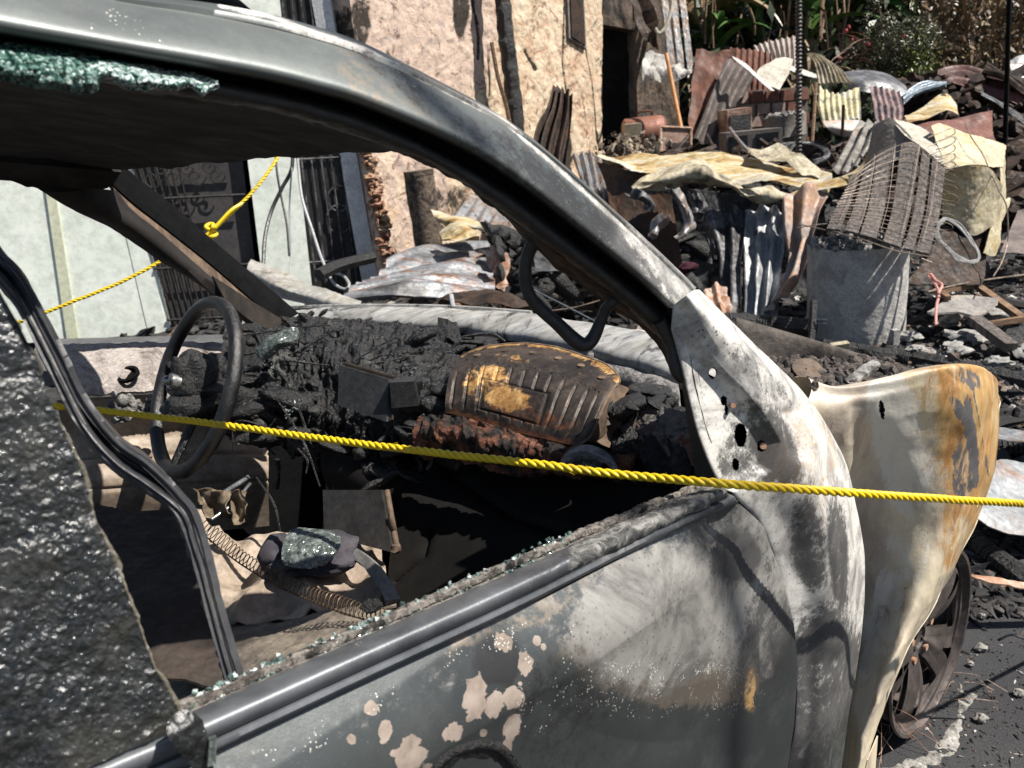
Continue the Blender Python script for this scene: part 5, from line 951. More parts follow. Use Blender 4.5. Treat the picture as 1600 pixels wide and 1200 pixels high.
gr_ = MB(); q = lambda x, y, o=.0: PL(WA+np.array([0, -.02-o, 0]), WB+np.array([0, -.02-o, 0]), x, y)
for k in range(8):
    t0 = k/7; x0 = 202+88*t0; gr_.tube([q(x0-30-110, -260), q(x0-30, 180), q(x0+80*(.9-.35*t0), 510-12*t0)], .010, 6)
for y0 in (312, 250, 420, 500): gr_.tube([q(200+(y0-250)*.24, y0), q(372+(y0-250)*.17, y0-8)], .013, 6)
for (cx, cy, s1) in ((238, 280, 16), (272, 278, 16), (306, 276, 16), (338, 274, 14), (250, 262, 12), (290, 262, 12), (325, 260, 12)):
    gr_.tube([q(cx+s1*(1-a/9)*math.cos(a), cy+s1*(1-a/9)*math.sin(a)) for a in np.linspace(0, 8, 34)], .007, 5)
obj('grille', gr_, mottle('ironm', [(.01, .01, .01), (.03, .027, .026), (.055, .05, .047)], 8, rough=.6, metal=.3), gd)
g2 = root('grille_door', PL(WA, WB, 510, 430), 'blackened iron grille door between the white pillar and the plaster wall', 'door')
wallp('door_leaf', WA, WB, (((392, -400), (486, 470)), ((440, -400), (572, 450))), mottle('doorleaf2', [(.006, .006, .007), (.018, .017, .018), (.03, .028, .028)], 3, rough=.6, bump=.3), '', .05, 30, 60, .006, off=-.05, parent=g2)
gr_ = MB()
for k in range(6): gr_.tube([q(415+k*14, -100, -.05), q(478+k*16, 440, -.05)], .009, 6)
for a0, b0 in ((310, 18), (342, 20)): gr_.tube([q(530+b0*math.cos(a), a0+b0*1.1*math.sin(a), -.05) for a in np.linspace(0, 6.3, 30)], .008, 5)
for y0 in (250, 410): gr_.tube([q(440+(y0-200)*.2, y0, -.05), q(560+(y0-250)*.1, y0-6, -.05)], .01, 6)
obj('grille', gr_, M['zincdark'], g2)
# porch floor slab
sb = MB(); G = np.array([[PG(60, 530, .16), PG(370, 522, .16)], [PG(40, 580, .16), PG(420, 575, .16)]]); sb.grid(loft([list(G[0]), list(G[1])], 20, 10), .12, tn=np.broadcast_to(UP, (10, 20, 3))); o = obj('porch_floor', sb, mottle('porch', [(.04, .04, .045), (.09, .09, .095), (.13, .13, .13)], 4, rough=.85)); tag(o, kind='structure')
# cables and hose hanging in front of the white pillar
def cable(name, pts, r, mat, label, cat_='cable', group=None, n=60):
    o = obj(name, MB().tube(pdrow(pts), r, 7, n=n), mat); tag(o, label, cat_, group); return o
M['hose'] = mottle('hosem', [(.25, .25, .26), (.42, .42, .43)], 20, rough=.5, bump=.1)
cable('hose', [(462, 215, 6.6), (466, 260, 6.6), (472, 310, 6.55), (488, 360, 6.5), (503, 405, 6.4), (520, 440, 6.3), (538, 452, 6.2), (546, 445, 6.2), (535, 430, 6.3), (512, 425, 6.4)], .012, M['hose'], 'grey hose hanging down beside the black grille door and looping at its foot', 'hose')
cable('cable', [(456, 215, 6.7), (456, 262, 6.7), (440, 295, 6.7), (424, 330, 6.7), (414, 370, 6.6), (411, 415, 6.5)], .016, M['rubber'], 'thick black cable hanging in front of the white pillar, bowed left')
cable('cable', [(428, 215, 6.75), (433, 270, 6.7), (440, 310, 6.7), (448, 350, 6.65), (452, 400, 6.6)], .010, M['rubber'], 'thin black cable crossing the bowed one in front of the white pillar')
cable('cable', [(456, 262, 6.68), (452, 330, 6.65), (455, 390, 6.6), (452, 430, 6.5)], .007, M['hose'], 'thin grey wire hanging straight down the right edge of the white pillar', 'wire')
# charred round post in front of the plaster
cp = MB(); P0 = PD(668, 400, 7.3); P1 = PD(654, 268, 7.3); P0[:2] = P1[:2]; H_ = P1[2]; 
Gc = np.array([[(P0[0]+.135*math.cos(a), P0[1]+.135*math.sin(a), z) for a in np.linspace(0, 2*math.pi, 60)] for z in np.linspace(-.1, H_, 70)]); nn_ = np.stack([np.cos(np.linspace(0, 2*math.pi, 60)), np.sin(np.linspace(0, 2*math.pi, 60)), 0*np.linspace(0, 1, 60)], -1)[None]
Gc = Gc+nn_*(.012*fbm(Gc, 9, 4, 3))[..., None]; Gc[:, -1] = Gc[:, 0]; cp.grid(Gc); cp.disc((P0[0], P0[1], H_-.01), (0, 0, 1), .14, 30, 0, .04)
o = obj('charred_post', cp, mottle('postm', [(.015, .013, .012), (.06, .045, .035), (.2, .15, .11), (.03, .025, .022)], 10, rough=.9, bump=.9, bsc=30, bdist=.02)); tag(o, 'short thick charred post standing against the plaster wall', 'post')
# black timber on the facade, stick, curled dark sheet
tm = MB(); pts = [PL(FA-LF*.3, FB-LF*.3, 783, -120), PL(FA-LF*.3, FB-LF*.3, 787, 20), PL(FA-LF*.3, FB-LF*.3, 796, 100), PL(FA-LF*.3, FB-LF*.3, 806, 192), PL(FA-LF*.3, FB-LF*.3, 812, 330)]
tm.tube(pts, .085, 8, n=120); V = tm.v[-1]; tm.v[-1] = V+(np.sign(V-V.mean(0)))*(fbm(V, 12, 4, 2)*.022)[:, None]; o = obj('charred_timber', tm, M['char']); tag(o, 'tall black charred timber standing against the cream plaster wall', 'timber')
st = MB(); st.tube([PL(FA-LF*.35, FB-LF*.35, *q_) for q_ in ((768, 66), (778, 120), (792, 170), (802, 230))], .022, 6, n=20); o = obj('stick', st, M['wood']); tag(o, 'thin pale stick leaning beside the black timber on the plaster wall', 'stick')
sheet('curled_sheet', [[(866, 134, 8.6), (880, 138, 8.5), (895, 143, 8.5)], [(856, 168, 8.5), (874, 172, 8.4), (894, 176, 8.4)], [(840, 195, 8.4), (866, 205, 8.3), (890, 214, 8.3)], [(832, 235, 8.3), (856, 245, 8.2), (884, 252, 8.2)], [(836, 290, 8.2), (860, 292, 8.1), (882, 294, 8.1)]], M['brownchar'], 'dark curled corrugated sheet leaning on the cream plaster wall', 'sheet', ('u', 4, .05), (2, .03), rag=.05)
sheet('corrugated_sheet', [[(893, 240, 7.6), (920, 238, 7.6), (942, 246, 7.6)], [(905, 275, 7.3), (930, 275, 7.3), (948, 285, 7.3)], [(915, 320, 7.0), (935, 330, 7.0), (950, 340, 7.0)]], M['zinc'], 'small pale corrugated sheet leaning at the foot of the plaster wall', 'sheet', ('u', 4, .03), (2, .03), seed=4)
# ------------------------------------------------------------------ wreckage seen through the windscreen
sheet('corrugated_sheet', [[(610, 408, 6.4), (665, 383, 6.7), (720, 378, 6.8), (765, 380, 6.8)], [(575, 435, 5.9), (640, 418, 6.0), (710, 410, 6.1), (772, 412, 6.2)], [(545, 455, 5.4), (610, 448, 5.5), (700, 442, 5.6), (775, 440, 5.7)], [(520, 476, 5.0), (600, 472, 5.0), (690, 468, 5.1), (770, 458, 5.2)]], mottle('rzinc', [(.015, .014, .013), (.1, .1, .1), (.24, .25, .27), (.17, .09, .055), (.05, .05, .052)], 5, rough=.5, metal=.3, bump=.4, bdist=.01, stretch=(.4, 1.6, 1.6), contrast=.22), 'large grey and rusty corrugated sheet lying flat behind the dashboard', 'sheet', ('v', 8, .035), (1.5, .10), rag=.08, nv=180)
sheet('corrugated_sheet', [[(702, 352, 7.0), (735, 305, 7.6)], [(735, 354, 6.9), (765, 308, 7.5)], [(765, 356, 6.8), (795, 320, 7.4)], [(790, 365, 6.7), (815, 345, 7.2)]], M['zinc'], 'tilted grey corrugated sheet behind the grey duct, left of the grab handle', 'sheet', ('v', 5, .035), (1.5, .04), rag=.04, seed=6, nv=160)
sheet('metal_duct', [[(672, 325, 6.9), (700, 335, 6.8), (740, 345, 6.6), (765, 352, 6.5)], [(678, 340, 6.75), (705, 348, 6.6), (740, 356, 6.5), (768, 360, 6.4)], [(684, 352, 6.8), (710, 360, 6.7), (745, 362, 6.6), (768, 366, 6.5)]], M['tansheet'], 'crushed sooty metal duct lying beside the short charred post', 'duct', None, (3, .05), seed=8)
sheet('bent_sheet', [[(688, 366, 6.5), (710, 352, 6.5), (745, 358, 6.4)], [(690, 375, 6.3), (720, 378, 6.2), (750, 372, 6.2)]], M['tansheet'], 'small folded tan scrap in front of the crushed duct', 'sheet', None, (5, .06), seed=9)
sheet('wavy_plate', [[(680, 464, 4.9), (740, 452, 4.9), (790, 460, 4.8), (835, 478, 4.7)], [(690, 470, 4.5), (745, 470, 4.5), (790, 476, 4.4), (840, 486, 4.3)]], M['brownchar'], 'dark brown wavy metal plate below the large corrugated sheet', 'plate', None, (5, .05), seed=10)
sheet('gutter', [[(392, 406, 4.6), (440, 424, 4.45), (500, 447, 4.25), (565, 472, 4.05)], [(386, 420, 4.4), (436, 445, 4.25), (500, 466, 4.1), (560, 482, 3.95)], [(392, 440, 4.45), (430, 464, 4.3), (490, 480, 4.15), (545, 490, 4.0)]], M['tansheet'] if False else mottle('gutterm', [(.16, .14, .11), (.38, .36, .32), (.46, .45, .42), (.34, .24, .12)], 4, rough=.45, metal=.3, bump=.2), 'long pale bent metal gutter lying behind the far windscreen pillar', 'gutter', None, (3, .02), seed=12, rag=.01)
o = obj('charred_plank', MB().tube(pdrow([(498, 430, 6.0), (530, 415, 6.2), (582, 402, 6.5)]), .05, 6, n=60), M['char']); tag(o, 'short charred plank at the foot of the black grille door', 'plank')
o = obj('metal_lath', MB().tube(pdrow([(430, 482, 3.6), (560, 479, 3.4), (700, 481, 3.2), (830, 490, 3.0)]), .012, 6, n=40), M['cowl']); tag(o, 'thin pale metal lath lying just beyond the cowl', 'lath')
for (pts, r, lab, mt) in ((([(832, 452, 2.6), (880, 476, 2.5), (930, 502, 2.4)]), .0025, 'thin straight wire behind the grab handle, sloping down right', 'steel'), (([(800, 503, 2.6), (850, 488, 2.6), (900, 480, 2.6), (955, 464, 2.6)]), .003, 'rust coloured wire arcing behind the grab handle', 'pillar_rust'), (([(705, 462, 3.9), (708, 478, 3.8), (714, 494, 3.7)]), .012, 'short frayed cord standing behind the cowl', 'hose')):
    cable('wire', pts, r, M[mt], lab, 'wire')
hp = root('scrap_pile', PG(830, 450, 0), 'dark pile of burnt scrap glimpsed behind the grab handle', 'scrap pile')
sm_ = MB()
for k in range(120): sm_.blob(PD(rng.uniform(765, 990), rng.uniform(360, 470), rng.uniform(5.6, 6.6)), (rng.uniform(.03, .16), rng.uniform(.03, .1), rng.uniform(.02, .08)), k, .6, 1.8, 2, Matrix.Rotation(rng.uniform(-1, 1), 3, 'Y'))
obj('charred_lumps', sm_, M['char'], hp)
sheet('bent_plate', [[(832, 392, 5.4), (880, 388, 5.4), (930, 400, 5.4)], [(836, 425, 5.2), (880, 430, 5.2), (925, 430, 5.2)]], M['zincdark'], None, None, None, (3, .05), parent=hp, seed=15)
sheet('bent_plate', [[(762, 395, 6.0), (790, 402, 5.9), (800, 440, 5.8)], [(765, 440, 5.8), (780, 450, 5.7), (795, 460, 5.6)]], M['rustpale'], None, None, None, (4, .1), parent=hp, seed=16)
# ------------------------------------------------------------------ tall heap right of the pillar
sheet('crumpled_roof_sheet', [[(992, 244, 7.3), (1050, 239, 7.3), (1110, 239, 7.2), (1165, 244, 7.1), (1230, 262, 6.9), (1295, 285, 6.6)], [(958, 246, 7.0), (1040, 252, 6.9), (1110, 254, 6.8), (1180, 264, 6.7), (1240, 278, 6.5), (1300, 294, 6.3)], [(930, 250, 6.7), (1000, 268, 6.5), (1080, 270, 6.4), (1170, 283, 6.3), (1235, 292, 6.2), (1290, 300, 6.1)]], M['tansheet'], 'long sunlit yellow and rusty roof sheet lying on top of the heap', 'roof sheet', ('v', 2.5, .03), (2, .08), nu=200, nv=120, seed=21, rag=.05)
sheet('brown_sheet', [[(928, 250, 6.7), (975, 264, 6.5), (1040, 272, 6.4)], [(945, 290, 6.6), (985, 300, 6.5), (1050, 310, 6.4)], [(955, 345, 6.5), (1000, 360, 6.4), (1060, 370, 6.3)], [(970, 410, 6.4), (1010, 430, 6.3), (1070, 440, 6.2)]], mottle('brn', [(.012, .008, .006), (.04, .02, .01), (.1, .045, .02), (.02, .012, .01)], 3, rough=.6, bump=.3), 'dark brown sheet hanging below the left end of the yellow roof sheet', 'sheet', None, (1.6, .10), seed=22)
sheet('folded_sheet', [[(984, 288, 6.2), (1022, 262, 6.3), (1070, 252, 6.3), (1115, 266, 6.2), (1155, 284, 6.1), (1200, 300, 6.0), (1235, 304, 5.9)], [(988, 294, 6.0), (1030, 280, 6.0), (1080, 268, 6.0), (1120, 278, 5.9), (1160, 296, 5.8), (1200, 306, 5.8), (1235, 308, 5.8)], [(1000, 302, 6.1), (1040, 292, 6.1), (1085, 284, 6.1), (1125, 296, 6.0), (1160, 306, 5.9), (1200, 311, 5.9), (1232, 312, 5.9)]], M['creamyellow'], 'creased pale sheet folded over the front edge of the heap', 'sheet', None, (3.5, .07), seed=23, nu=200)
sheet('bent_strip', [[(1232, 300, 5.9), (1280, 288, 5.8), (1325, 270, 5.7), (1352, 240, 5.7), (1370, 190, 5.7)], [(1236, 308, 5.75), (1285, 298, 5.65), (1335, 280, 5.55), (1362, 250, 5.6), (1385, 200, 5.6)]], M['tansheet'], 'long curved tan strip sweeping up from the heap to the folded white sheet', 'strip', None, (3, .03), seed=24, rag=.02)
sheet('corroded_sheet', [[(1345, 192, 6.1), (1358, 188, 6.0), (1372, 194, 5.9)], [(1318, 225, 6.0), (1335, 228, 5.9), (1358, 232, 5.8)], [(1296, 262, 5.9), (1315, 268, 5.8), (1340, 262, 5.7)]], M['rustpale'] if False else mottle('corrm', [(.06, .05, .045), (.2, .18, .16), (.38, .36, .32), (.3, .18, .1)], 6, rough=.8, bump=.8, bsc=30, bdist=.01), 'grey corroded ribbed sheet standing left of the folded white sheet', 'sheet', ('u', 2.5, .03), (3, .04), seed=25)
sheet('tan_scrap', [[(1168, 232, 7.0), (1200, 228, 6.9), (1225, 226, 6.8), (1250, 240, 6.7), (1285, 272, 6.6)], [(1172, 245, 6.8), (1205, 248, 6.7), (1235, 258, 6.6), (1260, 268, 6.5), (1282, 276, 6.5)]], M['creamyellow'], 'curled tan scrap standing on the yellow roof sheet beside the iron rod', 'sheet', None, (4, .06), seed=26)
sheet('hollow_shade_sheet', [[(1010, 290, 6.5), (1100, 296, 6.4), (1200, 312, 6.3), (1290, 318, 6.2)], [(1010, 360, 6.6), (1100, 370, 6.5), (1190, 370, 6.4), (1290, 380, 6.4)], [(1000, 500, 6.7), (1100, 500, 6.6), (1200, 500, 6.5), (1290, 500, 6.5)]], M['zincdark'], 'added dark sheet standing for the deep shade under the heap', 'sheet', None, (1.5, .12), seed=27)  # dark sheet added to stand for the black void under the heap
rib = [([(1050, 292), (1062, 310), (1075, 330), (1078, 352), (1060, 372)], 5.9, 20), ([(985, 300), (1005, 305), (1018, 318), (1015, 330)], 6.0, 22), ([(1080, 300), (1085, 320), (1090, 345)], 6.0, 16), ([(1020, 372), (1028, 350), (1042, 335)], 5.9, 16), ([(1085, 300), (1100, 318), (1092, 330)], 5.95, 18), ([(1100, 365), (1112, 390), (1110, 425)], 6.0, 12)]
for k, (pts, d, wd) in enumerate(rib):
    sheet('torn_strip', [[(x-wd/2, y-3, d) for x, y in pts], [(x, y+2, d-.06) for x, y in pts], [(x+wd/2, y, d+.02) for x, y in pts]], M['zincdark'] if k % 3 else M['zinc'], ['torn grey strip dangling in the middle of the dark hollow', 'crumpled strip at the left end of the dark hollow', 'narrow torn strip hanging right of the longest one', 'twisted strip end at the bottom of the longest one', 'short pale strip under the crease of the pale sheet', 'thin strip hanging low on the right of the dark hollow'][k], 'metal strip', None, (6, .05), nu=60, nv=20, seed=30+k, group='torn strips hanging in the dark hollow', rag=.03)
sheet('corrugated_sheet', [[(1162, 330, 6.1), (1200, 318, 6.0), (1232, 330, 5.9)], [(1158, 380, 5.9), (1195, 370, 5.8), (1225, 380, 5.7)], [(1158, 430, 5.75), (1190, 425, 5.65), (1220, 430, 5.6)], [(1148, 495, 5.6), (1180, 497, 5.5), (1215, 498, 5.45)]], mottle('uz', [(.08, .08, .085), (.26, .27, .28), (.38, .39, .4), (.2, .19, .18)], 5, rough=.5, metal=.25, bump=.35, bdist=.006, soot=.1, stretch=(1, 1, .5)), 'upright grey corrugated sheet left of the concrete drum, deep ridges', 'sheet', ('u', 3.3, .032), (1.7, .12), nu=160, nv=140, seed=41, rag=.07)
sheet('corrugated_sheet', [[(1228, 322, 5.8), (1262, 304, 5.75), (1294, 312, 5.7)], [(1226, 370, 5.65), (1255, 360, 5.55), (1275, 352, 5.5)], [(1222, 430, 5.55), (1240, 425, 5.45), (1262, 418, 5.4)], [(1205, 498, 5.5), (1220, 480, 5.4), (1245, 462, 5.35)]], mottle('uz2', [(.08, .06, .05), (.3, .27, .25), (.36, .25, .2), (.42, .24, .13), (.2, .17, .15)], 5, rough=.65, metal=.15, bump=.35, bdist=.006, stretch=(1, 1, .5)), 'rust stained corrugated sheet bent against the concrete drum', 'sheet', ('u', 2.2, .03), (2.2, .13), nu=160, nv=140, seed=43, rag=.07)
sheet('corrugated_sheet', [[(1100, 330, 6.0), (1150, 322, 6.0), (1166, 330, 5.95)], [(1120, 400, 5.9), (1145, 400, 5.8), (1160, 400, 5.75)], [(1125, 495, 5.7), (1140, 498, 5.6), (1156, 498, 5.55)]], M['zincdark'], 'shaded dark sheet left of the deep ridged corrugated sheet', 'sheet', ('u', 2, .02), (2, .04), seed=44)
sheet('rusty_scrap', [[(1094, 455, 5.2), (1108, 446, 5.2), (1122, 438, 5.2), (1142, 462, 5.15)], [(1105, 480, 5.0), (1120, 482, 5.0), (1134, 480, 5.0), (1146, 490, 5.0)], [(1120, 500, 4.95), (1130, 503, 4.95), (1142, 504, 4.95), (1148, 505, 4.95)]], M['rustpale'], 'orange rusty scrap wedged behind the foot of the pillar', 'scrap', ('u', 3, .02), (6, .05), seed=45)
ht = root('heap_fill', PG(1080, 470, 0), 'mass of black charred lumps under the heap', 'charred heap')
hm2 = MB()
for k in range(260): hm2.blob(PD(rng.uniform(950, 1300), rng.uniform(330, 500), rng.uniform(6.5, 7.4)), (rng.uniform(.05, .22), rng.uniform(.04, .15), rng.uniform(.03, .12)), k, .6, 1.8, 2, Matrix.Rotation(rng.uniform(-1, 1), 3, 'Y'))
obj('charred_lumps', hm2, M['char'], ht)
mg = MB(); mg.blob(PD(1075, 418, 6.0), (.07, .04, .04), 3, .4, 2, 3); o = obj('magenta_rag', mg, mottle('mag', [(.02, .002, .008), (.07, .004, .02)], 9, rough=.9)); tag(o, 'small dark magenta rag deep in the hollow', 'rag')
# ------------------------------------------------------------------ concrete drum
dr_ = root('concrete_drum', (0, 0, 0), 'grey concrete filled drum standing on charred ground below the slatted panel', 'drum'); b0 = PG(1335, 543, .05); ctr = b0+np.array([ray(1335, 543)[0], ray(1335, 543)[1], 0])/np.linalg.norm(ray(1335, 543)[:2])*.29; ctr[2] = .03; dr_.location = tuple(ctr); ORG[dr_.name] = ctr
rD = .293; topz = None
for z in np.linspace(.5, 1.0, 200):
    if proj(np.array([ctr[0]-.0, ctr[1], z]))[1] < 378: topz = z; break
A = np.linspace(0, 2*math.pi, 140); Gd = np.array([[(ctr[0]+rD*math.cos(a), ctr[1]+rD*math.sin(a), z) for a in A] for z in np.linspace(0, topz, 120)]); nn_ = np.stack([np.cos(A), np.sin(A), 0*A], -1)[None]; Gd = Gd+nn_*(.004*fbm(Gd, 8, 4, 3)+.002*fbm(Gd, 40, 3, 4)-.004*np.clip(fbm(Gd*[1, 1, .3], 12, 3, 9)*3, 0, 1))[..., None]; Gd[:, -1] = Gd[:, 0]
M['concrete'] = mottle('concrete', [(.22, .215, .205), (.36, .35, .335), (.5, .48, .455), (.3, .29, .275)], 9, rough=.9, bump=.8, bsc=50, bdist=.012, contrast=.25)
obj('shell', MB().grid(Gd), M['concrete'], dr_); fl = MB(); fl.disc(np.array([ctr[0], ctr[1], topz-.035]), UP, rD-.004, 40, 0, .03)
for k in range(220):
    a = rng.uniform(0, 6.28); q_ = math.sqrt(rng.random())*rD*.98; fl.blob((ctr[0]+q_*math.cos(a), ctr[1]+q_*math.sin(a), topz-.01+rng.uniform(0, .02)), rng.uniform(.008, .028), k, .5, 2, 1)
obj('ash_filling', fl, M['charash'], dr_)
# ------------------------------------------------------------------ slatted bed base with wires, folded white sheet, tan shell
bs = root('slatted_bed_base', PD(1380, 400, 4.7), 'burnt wooden slatted bed base strung with bent wires, leaning on the concrete drum', 'bed base')
TL, TR, BR_, BL = [(1330, 282, 4.95), (1376, 240, 5.0), (1424, 221, 5.0), (1450, 244, 4.95), (1478, 263, 4.9)], None, None, [(1292, 356, 4.65), (1325, 360, 4.6), (1370, 372, 4.55), (1410, 385, 4.5), (1453, 396, 4.45)]
mid = [(1308, 322, 4.8), (1350, 318, 4.8), (1398, 318, 4.78), (1434, 326, 4.72), (1469, 334, 4.68)]
NU = 200; Gs = loft([pdrow(TL), pdrow(mid), pdrow(BL)], NU, 80); n_ = facecam(Gs, gnormals(Gs)); Gs += n_*(.012*fbm(Gs, 4, 3, 3))[..., None]
M['greywood'] = (lambda t: (t.bump(t.attr('grain') if False else t.noise(60, 8, .8, 0, t.vec((1, 1, .05))), .9, .01), t.fin(t.ramp(t.noise(45, 8, .75, .3, t.vec((1, 1, .05))), [(.32, (.02, .017, .016)), (.48, (.09, .075, .068)), (.62, (.19, .165, .15)), (.74, (.3, .27, .25))]), .9))[1])(NT('grey_wood'))
for a, b in ((0, 27), (36, 62), (65, 98), (111, 146), (151, 170), (174, 199)):
    obj('slat', MB().grid(Gs[:, a:b], .014, tn=n_[:, a:b]), M['greywood'], bs)
M['wirem'] = mottle('wirem', [(.1, .075, .055), (.26, .2, .16), (.4, .34, .28)], 20, rough=.5, metal=.4, bump=.1)
wm = MB()
for k in range(17):
    v0 = 2+int(k*4.5); row = Gs[v0]+n_[v0]*.02; p = row[::12]+UP*(fbm(row[::12], 3, 2, k)*.010)[:, None]; e = p[-1]; d_ = (p[-1]-p[-2]); d_ /= np.linalg.norm(d_)
    loop = [e+d_*.05+UP*.0, e+d_*.09+UP*.012, e+d_*.105+UP*.03, e+d_*.08+UP*.045, e+d_*.04+UP*.042] if k % 2 == 0 else [e+d_*.03]
    wm.tube(np.vstack([p, loop]), .0019, 5, n=60)
for k in range(5): row = Gs[:, 20+k*40]+n_[:, 20+k*40]*.022; wm.tube(row[::8], .0016, 5, n=30)
wm.tube(pdrow([(1248, 350, 4.75), (1300, 362, 4.65), (1350, 375, 4.55), (1400, 392, 4.5), (1455, 402, 4.45), (1456, 410, 4.45), (1440, 404, 4.45)]), .004, 6, n=60); wm.tube(pdrow([(1245, 356, 4.75), (1300, 350, 4.7), (1350, 366, 4.6), (1420, 392, 4.5)]), .003, 6, n=60)
for k in range(5): wm.tube(pdrow([(1450, 215+k*14, 4.95), (1472, 206+k*14, 4.95), (1488, 200+k*13, 4.95), (1492, 208+k*13, 4.95), (1478, 216+k*13, 4.95), (1462, 222+k*12, 4.95)]), .003, 5, n=40)
obj('wires', wm, M['wirem'], bs)
sheet('folded_white_sheet', [[(1365, 196, 5.6), (1384, 186, 5.5), (1394, 184, 5.45)], [(1352, 250, 5.5), (1392, 220, 5.3), (1424, 215, 5.15)], [(1345, 285, 5.4), (1375, 262, 5.2), (1426, 238, 5.1)]], M['headliner'] if False else mottle('shadesheet', [(.12, .11, .1), (.25, .23, .2)], 5, rough=.7), 'hollow side of the folded metal sheet above the bed base, coloured as shaded', 'sheet', None, (3, .01), seed=51, rag=.0)  # darker copy of the sheet, shade of the hollow put into its colour
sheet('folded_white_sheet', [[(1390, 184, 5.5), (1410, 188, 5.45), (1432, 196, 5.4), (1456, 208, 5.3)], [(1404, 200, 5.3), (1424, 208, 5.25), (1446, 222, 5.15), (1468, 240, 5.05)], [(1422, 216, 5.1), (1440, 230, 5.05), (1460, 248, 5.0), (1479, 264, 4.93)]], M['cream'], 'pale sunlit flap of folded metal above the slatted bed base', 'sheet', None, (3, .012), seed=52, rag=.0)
M['shell'] = mottle('tanshell', [(.2, .16, .1), (.42, .36, .24), (.56, .5, .36), (.5, .38, .18), (.32, .29, .24)], 5, rough=.6, metal=.1, bump=.35, bsc=30, bdist=.006)
shl = root('appliance_shell', PD(1520, 440, 5.2), 'dented tan metal appliance shell tilted behind the slatted bed base', 'appliance shell')
sheet('panel', [[(1453, 198, 5.2), (1480, 191, 5.4), (1530, 212, 5.5), (1571, 229, 5.6)], [(1468, 235, 5.1), (1500, 245, 5.1), (1540, 250, 5.2), (1566, 262, 5.3)], [(1476, 268, 5.0), (1510, 262, 4.95), (1545, 258, 5.05), (1566, 262, 5.2)]], M['shell'], None, None, None, (2.5, .03), seed=53, rag=0, parent=shl)
sheet('panel', [[(1476, 266, 5.0), (1510, 260, 4.95), (1542, 262, 5.02), (1567, 290, 5.15)], [(1474, 300, 5.05), (1500, 305, 5.05), (1535, 312, 5.1), (1560, 318, 5.2)], [(1472, 340, 5.15), (1500, 355, 5.15), (1522, 368, 5.15), (1552, 350, 5.2)]], M['shell'], None, None, None, (2.5, .03), seed=54, rag=0, parent=shl)
sheet('panel', [[(1566, 232, 5.62), (1572, 236, 5.6), (1574, 262, 5.6)], [(1560, 290, 5.3), (1566, 300, 5.4), (1570, 310, 5.5)], [(1548, 350, 5.2), (1560, 370, 5.3), (1577, 316, 5.5)], [(1538, 395, 5.1), (1548, 400, 5.2), (1556, 400, 5.3)]], M['shell'], None, None, None, (2.5, .02), seed=55, rag=0, parent=shl)
sheet('dark_base', [[(1470, 345, 5.2), (1510, 372, 5.15), (1545, 360, 5.25)], [(1450, 400, 5.1), (1500, 410, 5.1), (1542, 420, 5.15)], [(1410, 445, 5.0), (1480, 445, 5.0), (1535, 445, 5.0)]], M['brownchar'], None, None, None, (2.5, .02), seed=56, parent=shl)
cable('wire', [(1508, 192, 5.3), (1518, 215, 5.2), (1535, 240, 5.1), (1548, 270, 5.05), (1562, 300, 5.0), (1572, 320, 5.0), (1575, 350, 5.0), (1574, 380, 5.0), (1565, 410, 4.9), (1552, 432, 4.8)], .004, M['wirem'], 'long thin wire draped over the tan appliance shell', 'wire')
cl2 = MB()
for k in range(9):
    pts = [(1466+rng.gauss(0, 1.5), 350+rng.gauss(0, 2), 4.6), (1480+rng.gauss(0, 2), 343+rng.gauss(0, 2), 4.6), (1502+rng.gauss(0, 2), 358+rng.gauss(0, 2), 4.58), (1520+rng.gauss(0, 2), 378+rng.gauss(0, 2), 4.56), (1530+rng.gauss(0, 1.5), 398+rng.gauss(0, 2), 4.55), (1522+rng.gauss(0, 2), 409+rng.gauss(0, 1.5), 4.55), (1500+rng.gauss(0, 2), 404+rng.gauss(0, 2), 4.56), (1480+rng.gauss(0, 2), 388+rng.gauss(0, 2), 4.58), (1466+rng.gauss(0, 2), 370+rng.gauss(0, 2), 4.6)]
    cl2.tube(pdrow(pts+[pts[0]]), .0045, 6, n=70)
o = obj('coiled_wire', cl2, mottle('coilm', [(.25, .24, .23), (.5, .49, .47)], 20, rough=.7)); tag(o, 'coil of ash grey wire lying right of the concrete drum', 'wire coil')
# ------------------------------------------------------------------ back of the yard
OA, OB = PD(945, 150, 10.25), PD(1110, 150, 10.9)
oh = root('charred_outhouse', PD(1000, 240, 10.4), 'blackened outhouse with a dark doorway next to the plaster wall', 'outhouse')
sw_ = mottle('sootwall', [(.012, .01, .01), (.04, .033, .03), (.12, .09, .07), (.2, .15, .11), (.03, .025, .022)], 2.4, rough=.9, bump=.7, bsc=12, bdist=.03)
wallp('wall', OA, OB, (((990, -330), (996, 300)), ((1062, -330), (1062, 300))), sw_, '', .2, 60, 80, .03, parent=oh, rag=.05)
wallp('lintel', OA, OB, (((940, -330), (942, 38)), ((996, -330), (996, 48))), sw_, '', .2, 30, 60, .03, parent=oh)
wallp('doorway_shade', OA, OB, (((935, 0), (935, 300)), ((1000, 0), (1000, 300))), mottle('dk', [(.006, .006, .006), (.02, .018, .016), (.05, .04, .03)], 1.2, rough=.9), '', .1, 10, 10, 0, off=-.5, parent=oh)  # dark panel stands for the shade inside the doorway
sheet('torn_plate', [[(985, 0, 9.9), (1010, -10, 9.9), (1030, 0, 9.9)], [(990, 30, 9.8), (1012, 38, 9.8), (1026, 50, 9.8)], [(1006, 62, 9.8), (1018, 68, 9.8), (1030, 78, 9.8)]], M['brownchar'], None, None, None, (3, .1), parent=oh, seed=3, rag=.05)
